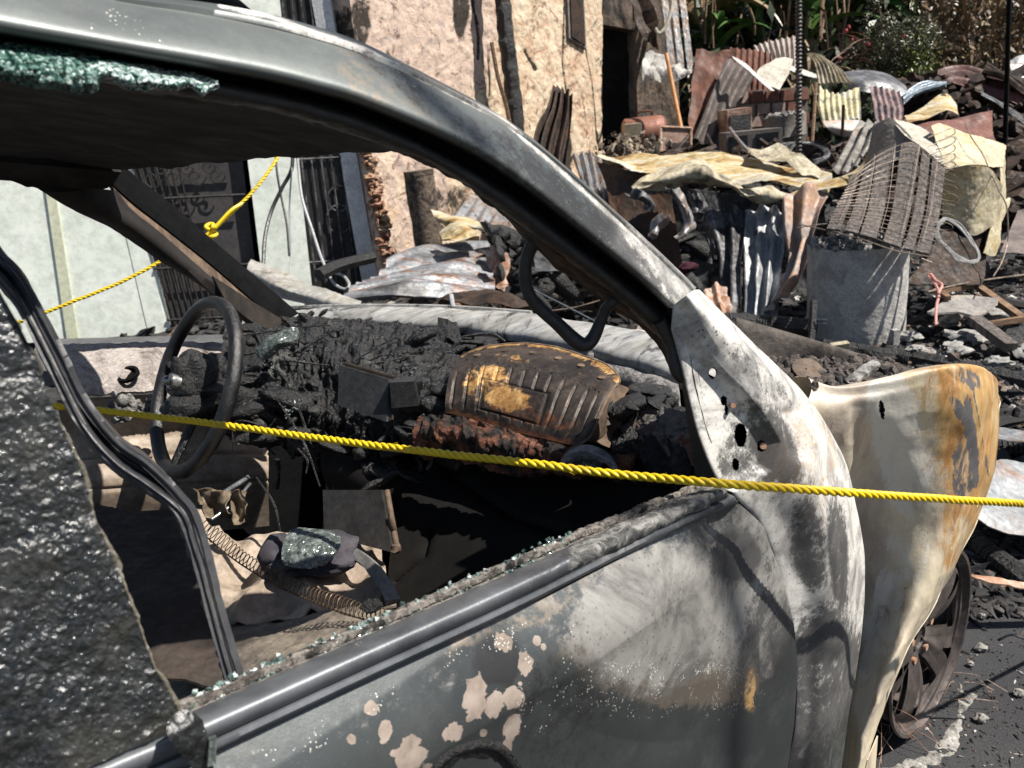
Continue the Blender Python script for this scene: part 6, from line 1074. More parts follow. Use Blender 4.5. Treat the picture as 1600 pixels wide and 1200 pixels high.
sheet('crumpled_plate', [[(1008, 88, 9.6), (1022, 80, 9.6), (1040, 88, 9.6), (1078, 104, 9.6)], [(1002, 110, 9.5), (1022, 108, 9.5), (1045, 110, 9.5), (1080, 112, 9.5)], [(1005, 132, 9.5), (1028, 126, 9.5), (1050, 128, 9.5), (1076, 118, 9.5)]], mottle('ashpl', [(.1, .09, .08), (.4, .38, .35), (.5, .48, .45), (.25, .2, .16)], 6, rough=.8), 'crumpled pale metal plate above the orange broom handle', 'plate', None, (5, .1), seed=61)
g_ = 'roof strips leaning behind the broom handle'
for k, (x, lab) in enumerate(((1032, 'leftmost leaning bright roof strip'), (1046, 'middle leaning bright roof strip'), (1060, 'rightmost leaning bright roof strip'))):
    sheet('roof_strip', [[(x-6, -60, 10.0), (x+6, -60, 10.0)], [(x+4, 20, 9.9), (x+14, 20, 9.9)], [(x+14, 108, 9.8), (x+24, 104, 9.8)]], M['zinc'], lab+' beside the crumpled pale plate', 'roof strip', None, (2, .01), nu=16, group=g_, seed=62+k, rag=.01)
cable('pipe', [(1052, -10, 9.6), (1048, 20, 9.6), (1040, 42, 9.6), (1030, 52, 9.6), (1024, 44, 9.6)], .02, M['cream'], 'pale hooked plastic pipe hanging in front of the leaning roof strips', 'pipe')
br_ = MB(); br_.tube(pdrow([(1041, 84, 9.3), (1054, 150, 9.2), (1066, 208, 9.1)]), .025, 8, n=20); o = obj('broom_handle', br_, mottle('orangewood', [(.3, .12, .04), (.5, .23, .08), (.6, .32, .14)], 6, rough=.6, bump=.1)); tag(o, 'orange wooden broom handle standing upright in the rubble', 'broom handle')
# mesh screen
ms = root('mesh_screen', PD(1055, 240, 9.0), 'small rusty framed mesh screen standing below the broom handle', 'screen')
q4 = [(1032, 198), (1080, 200), (1079, 243), (1033, 243)]; fm_ = MB()
for a, b in zip(q4, q4[1:]+q4[:1]): fm_.tube([PD(*a, 9.0), PD(*b, 9.0)], .016, 6)
obj('frame', fm_, M['rustpale'], ms); mm = MB(); mm.grid(loft([[PD(1033, 199, 9.02), PD(1079, 201, 9.02)], [PD(1034, 242, 9.02), PD(1078, 242, 9.02)]], 10, 10), .01); obj('mesh', mm, mottle('meshm', [(.14, .08, .06), (.3, .19, .15), (.4, .28, .22)], 14, rough=.9), ms)
# rusty tank
tk = root('rusty_tank', PD(1010, 235, 9.6), 'rounded rusty metal tank lying at the foot of the dark doorway', 'tank')
ax = CR; tm_ = MB(); c = PD(1008, 208, 9.7); Gt = []
for k, (o_2, r_) in enumerate([(-.27, .02), (-.265, .17), (-.24, .2), (-.1, .205), (.1, .205), (.2, .2), (.235, .17), (.24, .02)]): Gt.append([c+ax*o_2+(math.cos(a)*UP*.95+math.sin(a)*np.array([0, 1, 0]))*r_ for a in np.linspace(0, 2*math.pi, 40)])
tm_.grid(np.array(Gt)); obj('shell', tm_, mottle('tankm', [(.12, .05, .035), (.26, .11, .075), (.34, .18, .13)], 4, rough=.6, metal=.2), tk)
hb_ = MB(); hb_.tube([c+ax*-.08+UP*.19, c+ax*-.06+UP*.25, c+ax*.08+UP*.25, c+ax*.1+UP*.19], .014, 6, n=20); obj('handle', hb_, M['rust'], tk)
bm2 = MB(); vbox(bm2, 988, 205, 9.3, (.19, .15, .17), .1, .05); o = obj('tin_box', bm2, mottle('tinm', [(.15, .12, .08), (.3, .25, .18), (.4, .36, .3)], 6, rough=.5, metal=.3), smooth=False); tag(o, 'small brownish tin box in front of the rusty tank', 'tin box')
rk = root('plaster_rubble', PD(970, 240, 8.8), 'pile of broken plaster lumps at the corner of the plaster wall', 'rubble pile'); rm = MB()
for k in range(170):
    s_ = rng.uniform(.02, .09); rm.box(PD(rng.gauss(988, 24), rng.gauss(234, 11), rng.uniform(8.2, 8.8)), (s_, s_*rng.uniform(.5, 1), s_*rng.uniform(.2, .7)), np.array(Matrix.Rotation(rng.uniform(0, 6), 3, Vector((rng.gauss(0, 1), rng.gauss(0, 1), 1)))), s_*.2)
obj('lumps', rm, mottle('plasl', [(.03, .025, .02), (.2, .15, .11), (.45, .38, .28)], 6, rough=.9, contrast=.12), rk, smooth=False)
# rusty sheets standing
sheet('rusty_sheet', [[(1088, 76, 9.9), (1120, 80, 9.9), (1150, 74, 9.9)], [(1082, 120, 9.7), (1110, 125, 9.8), (1140, 110, 9.9)], [(1078, 180, 9.4), (1095, 180, 9.5), (1120, 130, 9.8)], [(1082, 215, 9.3), (1088, 215, 9.3), (1095, 200, 9.4)]], mottle('redrust', [(.03, .012, .008), (.1, .035, .02), (.16, .06, .035), (.06, .03, .02)], 2.5, rough=.7), 'tall dark red rusted sheet standing right of the roof strips', 'sheet', ('u', 2, .02), (1.5, .05), seed=71)
sheet('rusty_sheet', [[(1140, 74, 10.2), (1180, 78, 10.2), (1205, 84, 10.1)], [(1138, 110, 10.0), (1180, 110, 10.0), (1204, 112, 10.0)], [(1140, 150, 9.9), (1180, 150, 9.9), (1200, 145, 9.9)]], mottle('redrust2', [(.04, .018, .012), (.14, .05, .028), (.24, .11, .07)], 3, rough=.7), 'dark red rusted sheet behind the bent cream sheet', 'sheet', ('u', 7, .02), (1.5, .04), seed=72)
sheet('brown_sheet', [[(1135, 92, 9.7), (1160, 100, 9.7), (1180, 118, 9.7)], [(1110, 150, 9.4), (1135, 160, 9.4), (1155, 170, 9.4)], [(1084, 215, 9.1), (1105, 228, 9.1), (1125, 238, 9.1)]], mottle('gbrn', [(.03, .025, .022), (.1, .08, .07), (.16, .13, .12)], 3, rough=.7, stretch=(1, 1, .4)), 'greyish brown ribbed sheet leaning diagonally under the bent cream sheet', 'sheet', ('u', 2.5, .03), (1.5, .04), seed=73)
sheet('corrugated_sheet', [[(1176, 72, 10.8), (1205, 62, 10.8), (1245, 54, 10.8)], [(1186, 90, 10.7), (1210, 88, 10.7), (1245, 84, 10.7)], [(1196, 112, 10.6), (1215, 110, 10.6), (1245, 108, 10.6)]], mottle('crz', [(.14, .08, .06), (.35, .28, .24), (.42, .38, .34), (.25, .12, .08)], 5, rough=.6), 'brown and grey corrugated sheet at the back, touching the iron rod', 'sheet', ('u', 8, .035), (1.5, .03), seed=74)
sheet('bent_cream_sheet', [[(1212, 92, 9.5), (1226, 90, 9.5), (1240, 92, 9.5)], [(1186, 108, 9.3), (1210, 110, 9.3), (1234, 112, 9.3)], [(1182, 120, 9.2), (1206, 126, 9.2), (1225, 128, 9.2)], [(1190, 130, 9.1), (1205, 137, 9.1), (1218, 141, 9.1)]], M['cream'], 'creamy folded metal sheet perched above the hollow brick wall', 'sheet', None, (2, .03), seed=75, rag=.02)
sheet('cream_strip', [[(1144, 87, 9.4), (1165, 98, 9.3), (1185, 118, 9.2), (1210, 142, 9.0)], [(1147, 92, 9.3), (1166, 106, 9.2), (1188, 128, 9.1), (1205, 142, 9.0)]], mottle('whitem', [(.4, .38, .34), (.6, .59, .56)], 4, rough=.5), 'narrow bright white edge strip sloping down beside the folded cream sheet', 'strip', None, (2, .01), seed=76, rag=.0)
sheet('pale_band', [[(1232, 100, 9.6), (1255, 108, 9.6), (1290, 120, 9.5)], [(1230, 108, 9.5), (1258, 118, 9.5), (1290, 124, 9.4)]], mottle('whitem2', [(.36, .34, .3), (.56, .55, .52)], 4, rough=.5), 'pale band of sheet crossing behind the iron rod', 'sheet', None, (2, .02), seed=77, rag=.0)
# hollow brick wall
hb3 = root('brick_wall', PD(1205, 225, 9.8), 'low wall of pinkish hollow bricks behind the iron rod', 'wall')
bk1 = mottle('brk1', [(.22, .14, .11), (.4, .29, .25), (.48, .38, .33)], 5, rough=.9); bk2 = mottle('brk2', [(.1, .04, .03), (.2, .085, .06), (.28, .14, .1)], 5, rough=.9)
WA2, WB2 = PD(1146, 180, 9.7), PD(1265, 170, 9.9)
wallp('mortar', WA2, WB2, (((1147, 143), (1150, 240)), ((1262, 135), (1262, 240))), mottle('mortm', [(.1, .08, .07), (.25, .2, .18)], 6, rough=.9), '', .18, 10, 10, 0, parent=hb3)
nB = np.cross(WB2-WA2, UP); nB /= np.linalg.norm(nB); nB = nB if nB@(CAM-WA2) > 0 else -nB
for r_ in range(5):
    m1, m2 = MB(), MB()
    for k in range(5):
        x0 = 1148+k*24+(10 if r_ % 2 else 0); y0 = 145+r_*19-k*1.5
        if x0 > 1250: continue
        P = PL(WA2+nB*.012, WB2+nB*.012, x0+10, y0+8); mm = (m2 if (k >= 2 and r_ != 1) or rng.random() < .25 else m1); al = (WB2-WA2)/np.linalg.norm(WB2-WA2)
        mm.box(P, (.165, .03, .125), np.array([al, nB, UP]), .004)
    if m1.v: obj('brick_course', m1, bk1, hb3, smooth=False)
    if m2.v: obj('brick_course', m2, bk2, hb3, smooth=False)
# stove, cabinet, drum
def boxthing(name, label, cat_, px, py, d, size, mat, yaw, panel=None, pm=None):
    r = root(name, PD(px, py, d)-UP*size[2]/2, label, cat_); m = MB(); vbox(m, px, py, d, size, yaw, 0, .006); obj('body', m, mat, r, smooth=False)
    if panel: m = MB(); A = np.array(Matrix.Rotation(yaw, 3, 'Z')).T; 
    if panel:
        for (u, v, w1, h1) in panel: m.box(PD(px, py, d)+np.array([u, 0, v])@np.eye(3)-A[1]*(size[1]/2+.006), (w1, .02, h1), A)
        obj('panel', m, pm, r, smooth=False)
    return r
boxthing('burnt_stove', 'small burnt stove with a pale rim left of the rusty drum', 'stove', 1148, 190, 9.1, (.30, .3, .28), mottle('stv', [(.05, .03, .025), (.3, .18, .13), (.5, .45, .42)], 6, rough=.7), .1, [(0, -.02, .24, .18)], M['char'])
boxthing('dark_cabinet', 'low cabinet with two dark glossy panes in front of the rusty drum', 'cabinet', 1172, 224, 8.8, (.60, .3, .28), mottle('cab', [(.05, .045, .04), (.14, .12, .11), (.2, .18, .16)], 6, rough=.7), .0, [(-.18, 0, .2, .2), (.14, 0, .24, .2)], mottle('pane', [(.006, .007, .01), (.02, .022, .028)], 3, rough=.2, bump=.1))
d2 = root('steel_drum', PD(1226, 250, 9.3), 'ash filled steel drum standing behind the iron rod', 'drum'); c = PD(1226, 245, 9.3); zt_ = PD(1226, 180, 9.3)[2]
Gd = np.array([[(c[0]+.235*math.cos(a), c[1]+.235*math.sin(a), z+.012*(math.sin(a+2))) for a in np.linspace(0, 2*math.pi, 50)] for z in (c[2]-.2, c[2], (c[2]+zt_)/2-.01, (c[2]+zt_)/2, (c[2]+zt_)/2+.01, zt_)]); Gd[3] += (Gd[3]-np.array([c[0], c[1], 0]))*[.03, .03, 0]
m = MB(); m.grid(Gd); obj('shell', m, mottle('drm', [(.1, .09, .08), (.22, .2, .18), (.34, .32, .29)], 4, rough=.7, metal=.2), d2); m = MB(); m.disc((c[0], c[1], zt_-.02), UP, .23, 30, 0, .02)
for k in range(60): a = rng.uniform(0, 6.28); q_ = .2*rng.random(); m.blob((c[0]+q_*math.cos(a), c[1]+q_*math.sin(a), zt_), rng.uniform(.015, .05), k, .6, 2, 1)
obj('ash_filling', m, M['charash'], d2)
# ribbed iron rod (tall)
rod = MB(); base = PG(1248, 300, .5); tp_ = base*[1, 1, 0]+UP*4.2; pp_ = np.array([base*(1-k)+tp_*k for k in np.linspace(0, 1, 260)]); pp_ = np.array([PL(PD(1200, 200, 7.0), PD(1300, 200, 7.0), 1248, y) for y in np.linspace(-60, 262, 260)]); rod.tube(pp_, .026, 10); V = rod.v[-1].reshape(260, 10, 3); cen = V.mean(1, keepdims=True); V = cen+(V-cen)*(1+.22*(np.sin(np.arange(260)*1.25)))[:, None, None]; rod.v[-1] = V.reshape(-1, 3)
o = obj('iron_rod', rod, mottle('rodm', [(.02, .02, .02), (.06, .055, .055), (.14, .13, .13)], 20, rough=.55, metal=.4)); tag(o, 'tall black ribbed iron rod rising out of the heap', 'iron rod')
rod = MB(); pp_ = np.array([PL(PD(1500, 200, 7.4), PD(1640, 200, 7.4), 1577-.03*y, y) for y in np.linspace(-60, 330, 80)]); rod.tube(pp_, .022, 8); o = obj('iron_rod', rod, M['black']); tag(o, 'thin black upright rod near the right edge, in the shade', 'iron rod')
cw = MB()
for k in range(3): cw.tube(pdrow([(1208+k*12, 236+k*3, 7.6), (1222+k*10, 226, 7.8), (1250+k*8, 224, 7.9), (1280+k*4, 230, 7.8), (1290+k*2, 244, 7.6), (1270, 252+k*3, 7.4)]), .016, 6, n=50)
o = obj('burnt_wheel_frame', cw, M['zincdark']); tag(o, 'burnt looped metal frame at the foot of the iron rod', 'metal frame')
cable('rod', [(1140, 200, 8.4), (1155, 220, 8.2), (1178, 245, 7.9)], .018, M['zinc'], 'short pale rod lying diagonally before the dark cabinet', 'rod')
# upright cream corrugated sheet curling at its foot
sheet('corrugated_sheet', [[(1260, 84, 8.6), (1268, 82, 8.6), (1285, 84, 8.6)], [(1272, 100, 8.5), (1290, 96, 8.5), (1308, 108, 8.5)], [(1279, 128, 8.4), (1305, 128, 8.4), (1334, 132, 8.4)]], M['creamyellow'], 'pale yellow corrugated sheet bending upwards right of the iron rod', 'sheet', ('u', 8, .014), (1.8, .06), seed=81, nu=200)
sheet('corrugated_sheet', [[(1279, 133, 8.4), (1308, 138, 8.3), (1344, 134, 8.4)], [(1280, 160, 8.2), (1310, 164, 8.15), (1346, 160, 8.2)], [(1284, 184, 8.1), (1312, 188, 8.05), (1347, 184, 8.1)]], mottle('cy2', [(.06, .06, .06), (.3, .28, .2), (.6, .54, .32), (.5, .48, .42), (.2, .2, .2)], 5, rough=.7), 'yellow and grey corrugated sheet standing below the upward bent one', 'sheet', ('u', 7, .016), (1.8, .07), seed=82, nu=200)
sheet('curled_sheet', [[(1286, 186, 8.1), (1312, 186, 8.05), (1345, 190, 8.1)], [(1290, 198, 7.8), (1315, 200, 7.7), (1342, 202, 7.8)], [(1305, 209, 7.8), (1322, 212, 7.8), (1338, 212, 7.9)]], mottle('cfoot', [(.3, .3, .3), (.55, .54, .53), (.5, .3, .2), (.6, .6, .6)], 6, rough=.5), 'whitish curled sheet end with an orange stain above the bent tan strip', 'sheet', None, (3, .02), seed=83)
cf = MB(); G = loft([pdrow([(1312, 116, 9.2), (1350, 112, 9.2), (1385, 118, 9.1), (1412, 135, 9.0)]), pdrow([(1318, 125, 8.9), (1350, 124, 8.8), (1385, 128, 8.8), (1415, 142, 8.8)]), pdrow([(1330, 140, 8.8), (1352, 146, 8.7), (1385, 150, 8.7), (1410, 160, 8.7)])], 60, 30); cf.grid(G, .02); o = obj('curved_panel', cf, mottle('cpan', [(.05, .05, .055), (.12, .12, .13), (.3, .3, .31)], 4, rough=.45, metal=.2)); tag(o, 'smooth dark grey curved panel below the flowering shrub', 'panel')
sheet('corrugated_sheet', [[(1358, 134, 8.5), (1380, 132, 8.5), (1408, 138, 8.5)], [(1364, 160, 8.4), (1385, 160, 8.4), (1410, 166, 8.4)], [(1370, 192, 8.3), (1390, 190, 8.3), (1410, 190, 8.3)]], mottle('pk', [(.04, .03, .035), (.15, .11, .12), (.35, .24, .22), (.42, .27, .22)], 5, rough=.7), 'pinkish scorched corrugated sheet standing under the curved grey panel', 'sheet', ('u', 5, .02), (1.8, .07), seed=84)
for k, (rw, mt, lab, sd2) in enumerate([
    ([[(1410, 145, 8.8), (1440, 130, 8.9), (1480, 128, 9.0)], [(1412, 160, 8.5), (1440, 146, 8.6), (1478, 136, 8.7)]], mottle('blz', [(.08, .1, .12), (.2, .24, .28), (.3, .33, .36)], 4, rough=.4, metal=.3), 'curved bluish metal sheet right of the pinkish corrugated sheet', 85),
    ([[(1412, 178, 8.3), (1440, 165, 8.4), (1475, 150, 8.6), (1490, 160, 8.6)], [(1418, 190, 8.0), (1445, 185, 8.1), (1478, 172, 8.2), (1498, 180, 8.2)]], M['tansheet'], 'arched tan sheet below the bluish curved sheet', 86),
    ([[(1465, 112, 9.4), (1500, 104, 9.4), (1560, 118, 9.2), (1640, 140, 9.0)], [(1460, 125, 9.0), (1500, 130, 9.0), (1560, 150, 8.8), (1640, 175, 8.6)]], mottle('rr3', [(.03, .012, .01), (.09, .03, .022), (.15, .06, .045)], 3, rough=.6), 'dark red rusted corrugated sheet lying over the far heap on the right', 87),
    ([[(1540, 100, 9.2), (1580, 118, 9.0), (1650, 150, 8.8)], [(1536, 110, 9.0), (1575, 130, 8.8), (1650, 165, 8.6)]], M['brownchar'], 'brown ribbed sheet above the dark red one near the right edge', 88),
    ([[(1532, 140, 8.7), (1560, 155, 8.5), (1600, 180, 8.3)], [(1530, 152, 8.4), (1562, 172, 8.3), (1600, 196, 8.1)]], M['zincdark'], 'grey bent piece of sheet on the dark heap at the right edge', 89),
    ([[(1575, 95, 9.4), (1600, 85, 9.4), (1660, 90, 9.4)], [(1580, 120, 9.2), (1610, 125, 9.2), (1660, 130, 9.2)]], M['zinc'], 'pale sheet corner at the upper right edge', 90),
    ([[(1430, 200, 7.8), (1470, 186, 7.9), (1550, 175, 8.0)], [(1440, 215, 7.6), (1490, 205, 7.7), (1556, 222, 7.6)]], mottle('rr4', [(.06, .025, .02), (.16, .06, .045), (.24, .11, .08)], 4, rough=.7), 'rust red metal box top behind the tan appliance shell', 91),
    ([[(1590, 330, 6.4), (1640, 322, 6.4)], [(1560, 400, 5.6), (1640, 405, 5.6)]], mottle('bd', [(.06, .05, .045), (.16, .13, .12), (.2, .16, .14)], 5, rough=.85), 'flat scorched board lying at the right edge behind the rubble', 92)]):
    sheet('bent_sheet' if k < 7 else 'board', rw, mt, lab, 'sheet' if k < 7 else 'board', ('v', 3, .03) if k in (0, 2, 3) else None, (2, .05), seed=sd2)
fh = root('far_heap', PD(1520, 260, 8.6), 'shaded heap of charred wreckage behind the appliance shell', 'charred heap'); fm2 = MB()
for k in range(420):
    x = rng.uniform(1400, 1680); y = rng.uniform(125, 330); d = 9.3-(y-125)*.009; P = PD(x, y, d)
    if rng.random() < .45: L_ = rng.uniform(.2, .8); dv = np.array([rng.uniform(-1, 1), rng.uniform(-.6, .6), rng.uniform(-.4, .4)]); dv /= np.linalg.norm(dv); fm2.tube([P-dv*L_/2, P+dv*L_/2], rng.uniform(.015, .05), 5)
    else: fm2.blob(P, (rng.uniform(.05, .25), rng.uniform(.05, .2), rng.uniform(.02, .12)), k, .7, 1.8, 2, Matrix.Rotation(rng.uniform(-1, 1), 3, 'Y'))
obj('charred_pieces', fm2, M['brownchar'], fh, smooth=False)
fh = root('mid_heap', PD(1330, 280, 7.6), 'dark wreckage under the iron rod, between the drum and the strips', 'charred heap'); fm2 = MB()
for k in range(130):
    x = rng.uniform(1040, 1400); y = rng.uniform(228, 275); d = 9.0-(y-205)*.018; P = PD(x, y, d)
    if rng.random() < .5: L_ = rng.uniform(.15, .6); dv = np.array([rng.uniform(-1, 1), rng.uniform(-.6, .6), rng.uniform(-.5, .5)]); dv /= np.linalg.norm(dv); fm2.tube([P-dv*L_/2, P+dv*L_/2], rng.uniform(.01, .035), 5)
    else: fm2.blob(P, (rng.uniform(.03, .15), rng.uniform(.03, .12), rng.uniform(.02, .08)), k, .7, 1.8, 2)
obj('charred_pieces', fm2, M['brownchar'], fh, smooth=False)
sk = MB()
cable('thin_pole', [(1275, 130, 8.9), (1272, 180, 8.8), (1268, 235, 8.7)], .02, M['wood'], 'thin brown upright batten right of the steel drum', 'batten')
cable('thin_pole', [(1268, 132, 8.9), (1280, 175, 8.8), (1288, 200, 8.7)], .012, M['wood'], 'thin leaning batten beside the upright brown one', 'batten')
cable('thin_rod', [(1318, 165, 7.0), (1316, 215, 6.9)], .014, M['black'], 'short black rod standing in front of the curled whitish sheet', 'rod')
# ------------------------------------------------------------------ rubble field right of the concrete drum
wf = root('wooden_frame', PG(1520, 500, .08), 'broken wooden frame with a cross bar lying on the rubble at the right', 'wooden frame')
def bar(pts, wd, th2, mat, par, nm='bar'):
    m = MB(); p = np.array(pdrow(pts)); t_ = (p[-1]-p[0]); t_ /= np.linalg.norm(t_); s2 = np.cross(t_, UP); s2 /= np.linalg.norm(s2); u2 = np.cross(s2, t_); c_ = p.mean(0); m.box(c_, (np.linalg.norm(p[-1]-p[0]), wd, th2), np.array([t_, s2, u2]), .003); return obj(nm, m, mat, par, smooth=False)
bar([(1462, 456, 4.95), (1526, 445, 5.1)], .04, .03, M['wood'], wf); bar([(1526, 446, 5.1), (1600, 500, 4.6)], .045, .03, M['wood'], wf); bar([(1522, 500, 4.55), (1580, 543, 4.25)], .07, .05, M['greywood'], wf); bar([(1545, 506, 4.6), (1598, 498, 4.6)], .03, .03, M['wood'], wf); bar([(1468, 455, 5.0), (1482, 466, 4.85)], .03, .03, M['wood'], wf)
sheet('tilted_plate', [[(1448, 486, 4.75), (1490, 463, 4.95), (1545, 466, 4.9), (1561, 467, 4.85)], [(1455, 490, 4.65), (1495, 485, 4.7), (1530, 490, 4.65), (1558, 474, 4.75)]], mottle('tpl', [(.14, .13, .13), (.32, .3, .28), (.42, .36, .28)], 5, rough=.5, metal=.1), 'smooth grey plate tilted on the wooden frame', 'plate', None, (2, .02), seed=95, rag=.005, th=.012)
wc_ = root('white_chunks', PG(1500, 530, .06), 'scattered whitish burnt crusts on the rubble right of the concrete drum', 'crusts'); 
for k, (x, y, r_) in enumerate([(1545, 492, .10), (1508, 525, .085), (1526, 528, .07), (1490, 540, .055), (1500, 548, .06), (1562, 566, .06), (1420, 525, .06), (1485, 500, .07), (1610, 550, .09), (1430, 545, .05)]):
    m = MB(); m.blob(PG(x, y, .12), (r_, r_*.8, r_*.4), k, .9, 2.2, 3, Matrix.Rotation(rng.uniform(0, 6), 3, 'Z')); obj('crust', m, mottle('crustm%d' % k, [(.12, .115, .11), (.36, .35, .33), (.5, .48, .46)], 14, rough=.95, bump=.8, bsc=60), wc_)
cable('pink_wire', [(1462, 508, 4.5), (1463, 480, 4.6), (1467, 458, 4.7), (1460, 442, 4.8), (1451, 432, 4.85), (1454, 428, 4.85), (1462, 438, 4.8), (1472, 445, 4.75), (1466, 458, 4.7)], .008, mottle('pinkm', [(.5, .2, .17), (.65, .35, .3)], 20, rough=.6), 'pink wire sticking up from the rubble beside the tilted grey plate', 'wire')
cable('wire', [(1450, 456, 4.9), (1500, 444, 5.0), (1550, 436, 5.1), (1610, 428, 5.2)], .006, M['wirem'], 'thin rusty wire stretched over the rubble above the wooden frame', 'wire')
def charlog(name, a, b, r_, label, n=110, seg=36, mat='char'):
    m = MB(); m.tube([a, (np.array(a)+b)/2, b], r_, 10, n=n); V = m.v[-1].reshape(n, 10, 3); c_ = V.mean(1, keepdims=True); sq = (np.abs((np.arange(n)/n*seg) % 1-.5) < .42)*.12+1; V = c_+(V-c_)*sq[:, None, None]; V = V+(V-c_)*(fbm(V, 20, 3, 3)*.25)[..., None]; m.v[-1] = V.reshape(-1, 3); o = obj(name, m, M[mat], None, smooth=False); tag(o, label, 'timber'); return o
charlog('charred_timber', PD(1120, 500, 5.0), PD(1275, 512, 4.9), .05, 'alligator charred beam lying at the foot of the concrete drum, left')
charlog('charred_timber', PD(1285, 540, 4.5), PD(1420, 560, 4.3), .035, 'charred beam lying along the right foot of the concrete drum')
charlog('charred_timber', PG(1400, 556, .06), PG(1660, 612, .06), .05, 'long charred beam crossing the rubble behind the tan wing')
charlog('charred_timber', PG(1560, 570, .05), PG(1600, 500, .1), .07, 'thick charred beam pointing away behind the wooden frame', seg=14)
charlog('charred_timber', PG(1545, 700, .05), PG(1680, 705, .05), .05, 'thick charred beam right of the tan wing, above the bright metal sheet', seg=16)
charlog('charred_timber', PG(1505, 830, .02), PG(1660, 955, .02), .035, 'charred beam on the ground below the bright metal sheet', seg=26)
bk = root('upright_bracket', PG(1272, 545, .03), 'small charred upright with a nail beside the concrete drum', 'bracket'); m = MB(); m.tube(pdrow([(1272, 470, 4.55), (1270, 510, 4.52), (1266, 545, 4.5)]), .022, 5, n=30); obj('post', m, M['char'], bk); m = MB(); m.tube(pdrow([(1274, 499, 4.5), (1291, 499, 4.46)]), .003, 6); obj('nail', m, M['steel'], bk); m = MB(); m.tube(pdrow([(1276, 506, 4.5), (1290, 506, 4.46)]), .003, 6); obj('nail', m, M['steel'], bk)
m = MB(); vbox(m, 1311, 541, 4.3, (.10, .03, .04), .1, .3); o = obj('wood_block', m, M['creamyellow'], None, smooth=False); tag(o, 'small tan block lying against the foot of the concrete drum', 'block')
m = MB(); vbox(m, 1398, 535, 4.75, (.04, .04, .16), .1); o = obj('wood_block', m, M['concrete'], None, smooth=False); tag(o, 'small grey stub standing at the right foot of the concrete drum', 'block')
sheet('metal_sheet', [[(1520, 735, 2.95), (1570, 718, 3.1), (1660, 745, 3.1)], [(1516, 775, 2.75), (1570, 775, 2.85), (1660, 800, 2.85)], [(1518, 800, 2.65), (1560, 826, 2.62), (1660, 850, 2.65)]], mottle('rz2', [(.14, .14, .14), (.34, .36, .37), (.3, .29, .29), (.28, .16, .1)], 5, rough=.5, metal=.2, bump=.3, bdist=.004), 'bright grey rust edged metal sheet lying right of the tan wing', 'sheet', ('v', 1.5, .012), (3, .015), seed=96, rag=.02)
sheet('metal_strip', [[(1512, 893, 2.35), (1560, 902, 2.35), (1660, 925, 2.35)], [(1512, 898, 2.33), (1560, 910, 2.32), (1660, 935, 2.32)]], M['rustpale'], 'narrow brown metal strip on the charred ground right of the wheel', 'strip', None, (4, .01), seed=97, rag=.005)
sheet('metal_sheet', [[(1556, 666, 3.3), (1600, 672, 3.3), (1660, 685, 3.3)], [(1556, 684, 3.15), (1600, 690, 3.15), (1660, 700, 3.15)]], M['zinc'], 'pale flattened metal sheet between two charred beams at the right edge', 'sheet', None, (4, .02), seed=98)
cable('wire', [(1560, 1000, 1.9), (1580, 992, 1.92), (1600, 998, 1.95), (1640, 1015, 1.95)], .003, M['zincdark'], 'short dark bent wire on the asphalt right of the wheel', 'wire')
for k, (x, y, r_, lab) in enumerate([(1535, 962, .008, 'small white crumb on the asphalt, highest right of the wheel'), (1533, 1012, .014, 'grey stone on the asphalt right of the wheel hub'), (1533, 1122, .013, 'grey stone beside the tyre ash crust'), (1592, 1082, .012, 'white chip on the asphalt near the right edge'), (1517, 1037, .008, 'tiny white chip touching the right side of the wheel')]):
    m = MB(); m.blob(PG(x, y, .01), (r_*1.2, r_, r_*.8), k+5, .7, 2, 3); o = obj('stone', m, M['ash']); tag(o, lab, 'stone', 'stones on the asphalt')
# added cables out of view, placed to shade the door and roof rail
sdn = np.array(sd)
for nm, pts, dd_, r_, lab in (('shadow_cable', [SP(1085, 840), SP(1112, 930), SP(1128, 1040), SP(1132, 1200)], 3.6, .026, 'thick dark added cable, unseen, casting a shadow on the door'),
                     ('shadow_cable', [SP(560, 60, .05), SP(640, 130, .03), SP(672, 180, .02), SP(715, 235, .02)], 3.4, .022, 'thick dark added cable, unseen, casting a shadow on the roof rail')):
    dd_ += 2.6; P = [p+sdn*dd_ for p in pts]; P = [P[0]+(P[0]-P[1])*2]+P+[P[-1]+(P[-1]-P[-2])*1.0]; o = obj(nm, MB().tube(P, r_, 8, n=60), M['black']); tag(o, lab, 'cable')
# ------------------------------------------------------------------ vegetation behind the yard
xs = np.linspace(-30, 60, 90); tt = np.linspace(0, 1, 40); Gh = np.array([[(x, 12.8+14*k+.6*math.sin(x*.7), .6+9*k**.8+1.0*fbm(np.array([[x, k*6, 0]]), .4, 3, 3)[0]) for x in xs] for k in tt])
hm_ = MB(); hm_.grid(Gh); o = obj('hillside', hm_, mottle('hill', [(.008, .01, .005), (.02, .028, .012), (.045, .04, .025)], 1.2, rough=.95, bump=.8, bsc=6, bdist=.1)); tag(o, kind='structure')
def leafmat(name, a, b, c_): 
    t = NT(name); n = t.noise(3, 5, .6); c = t.ramp(n, [(.3, a), (.5, b), (.7, c_)]); t.bump(t.noise(40, 3), .3, .01); return t.fin(c, .42, 0, .5)
LM = [leafmat('leafgreen', (.02, .05, .01), (.06, .13, .025), (.14, .24, .06)), leafmat('leafolive', (.03, .04, .015), (.09, .1, .035), (.18, .17, .08)), leafmat('leafdry', (.06, .035, .018), (.18, .12, .06), (.36, .28, .17))]
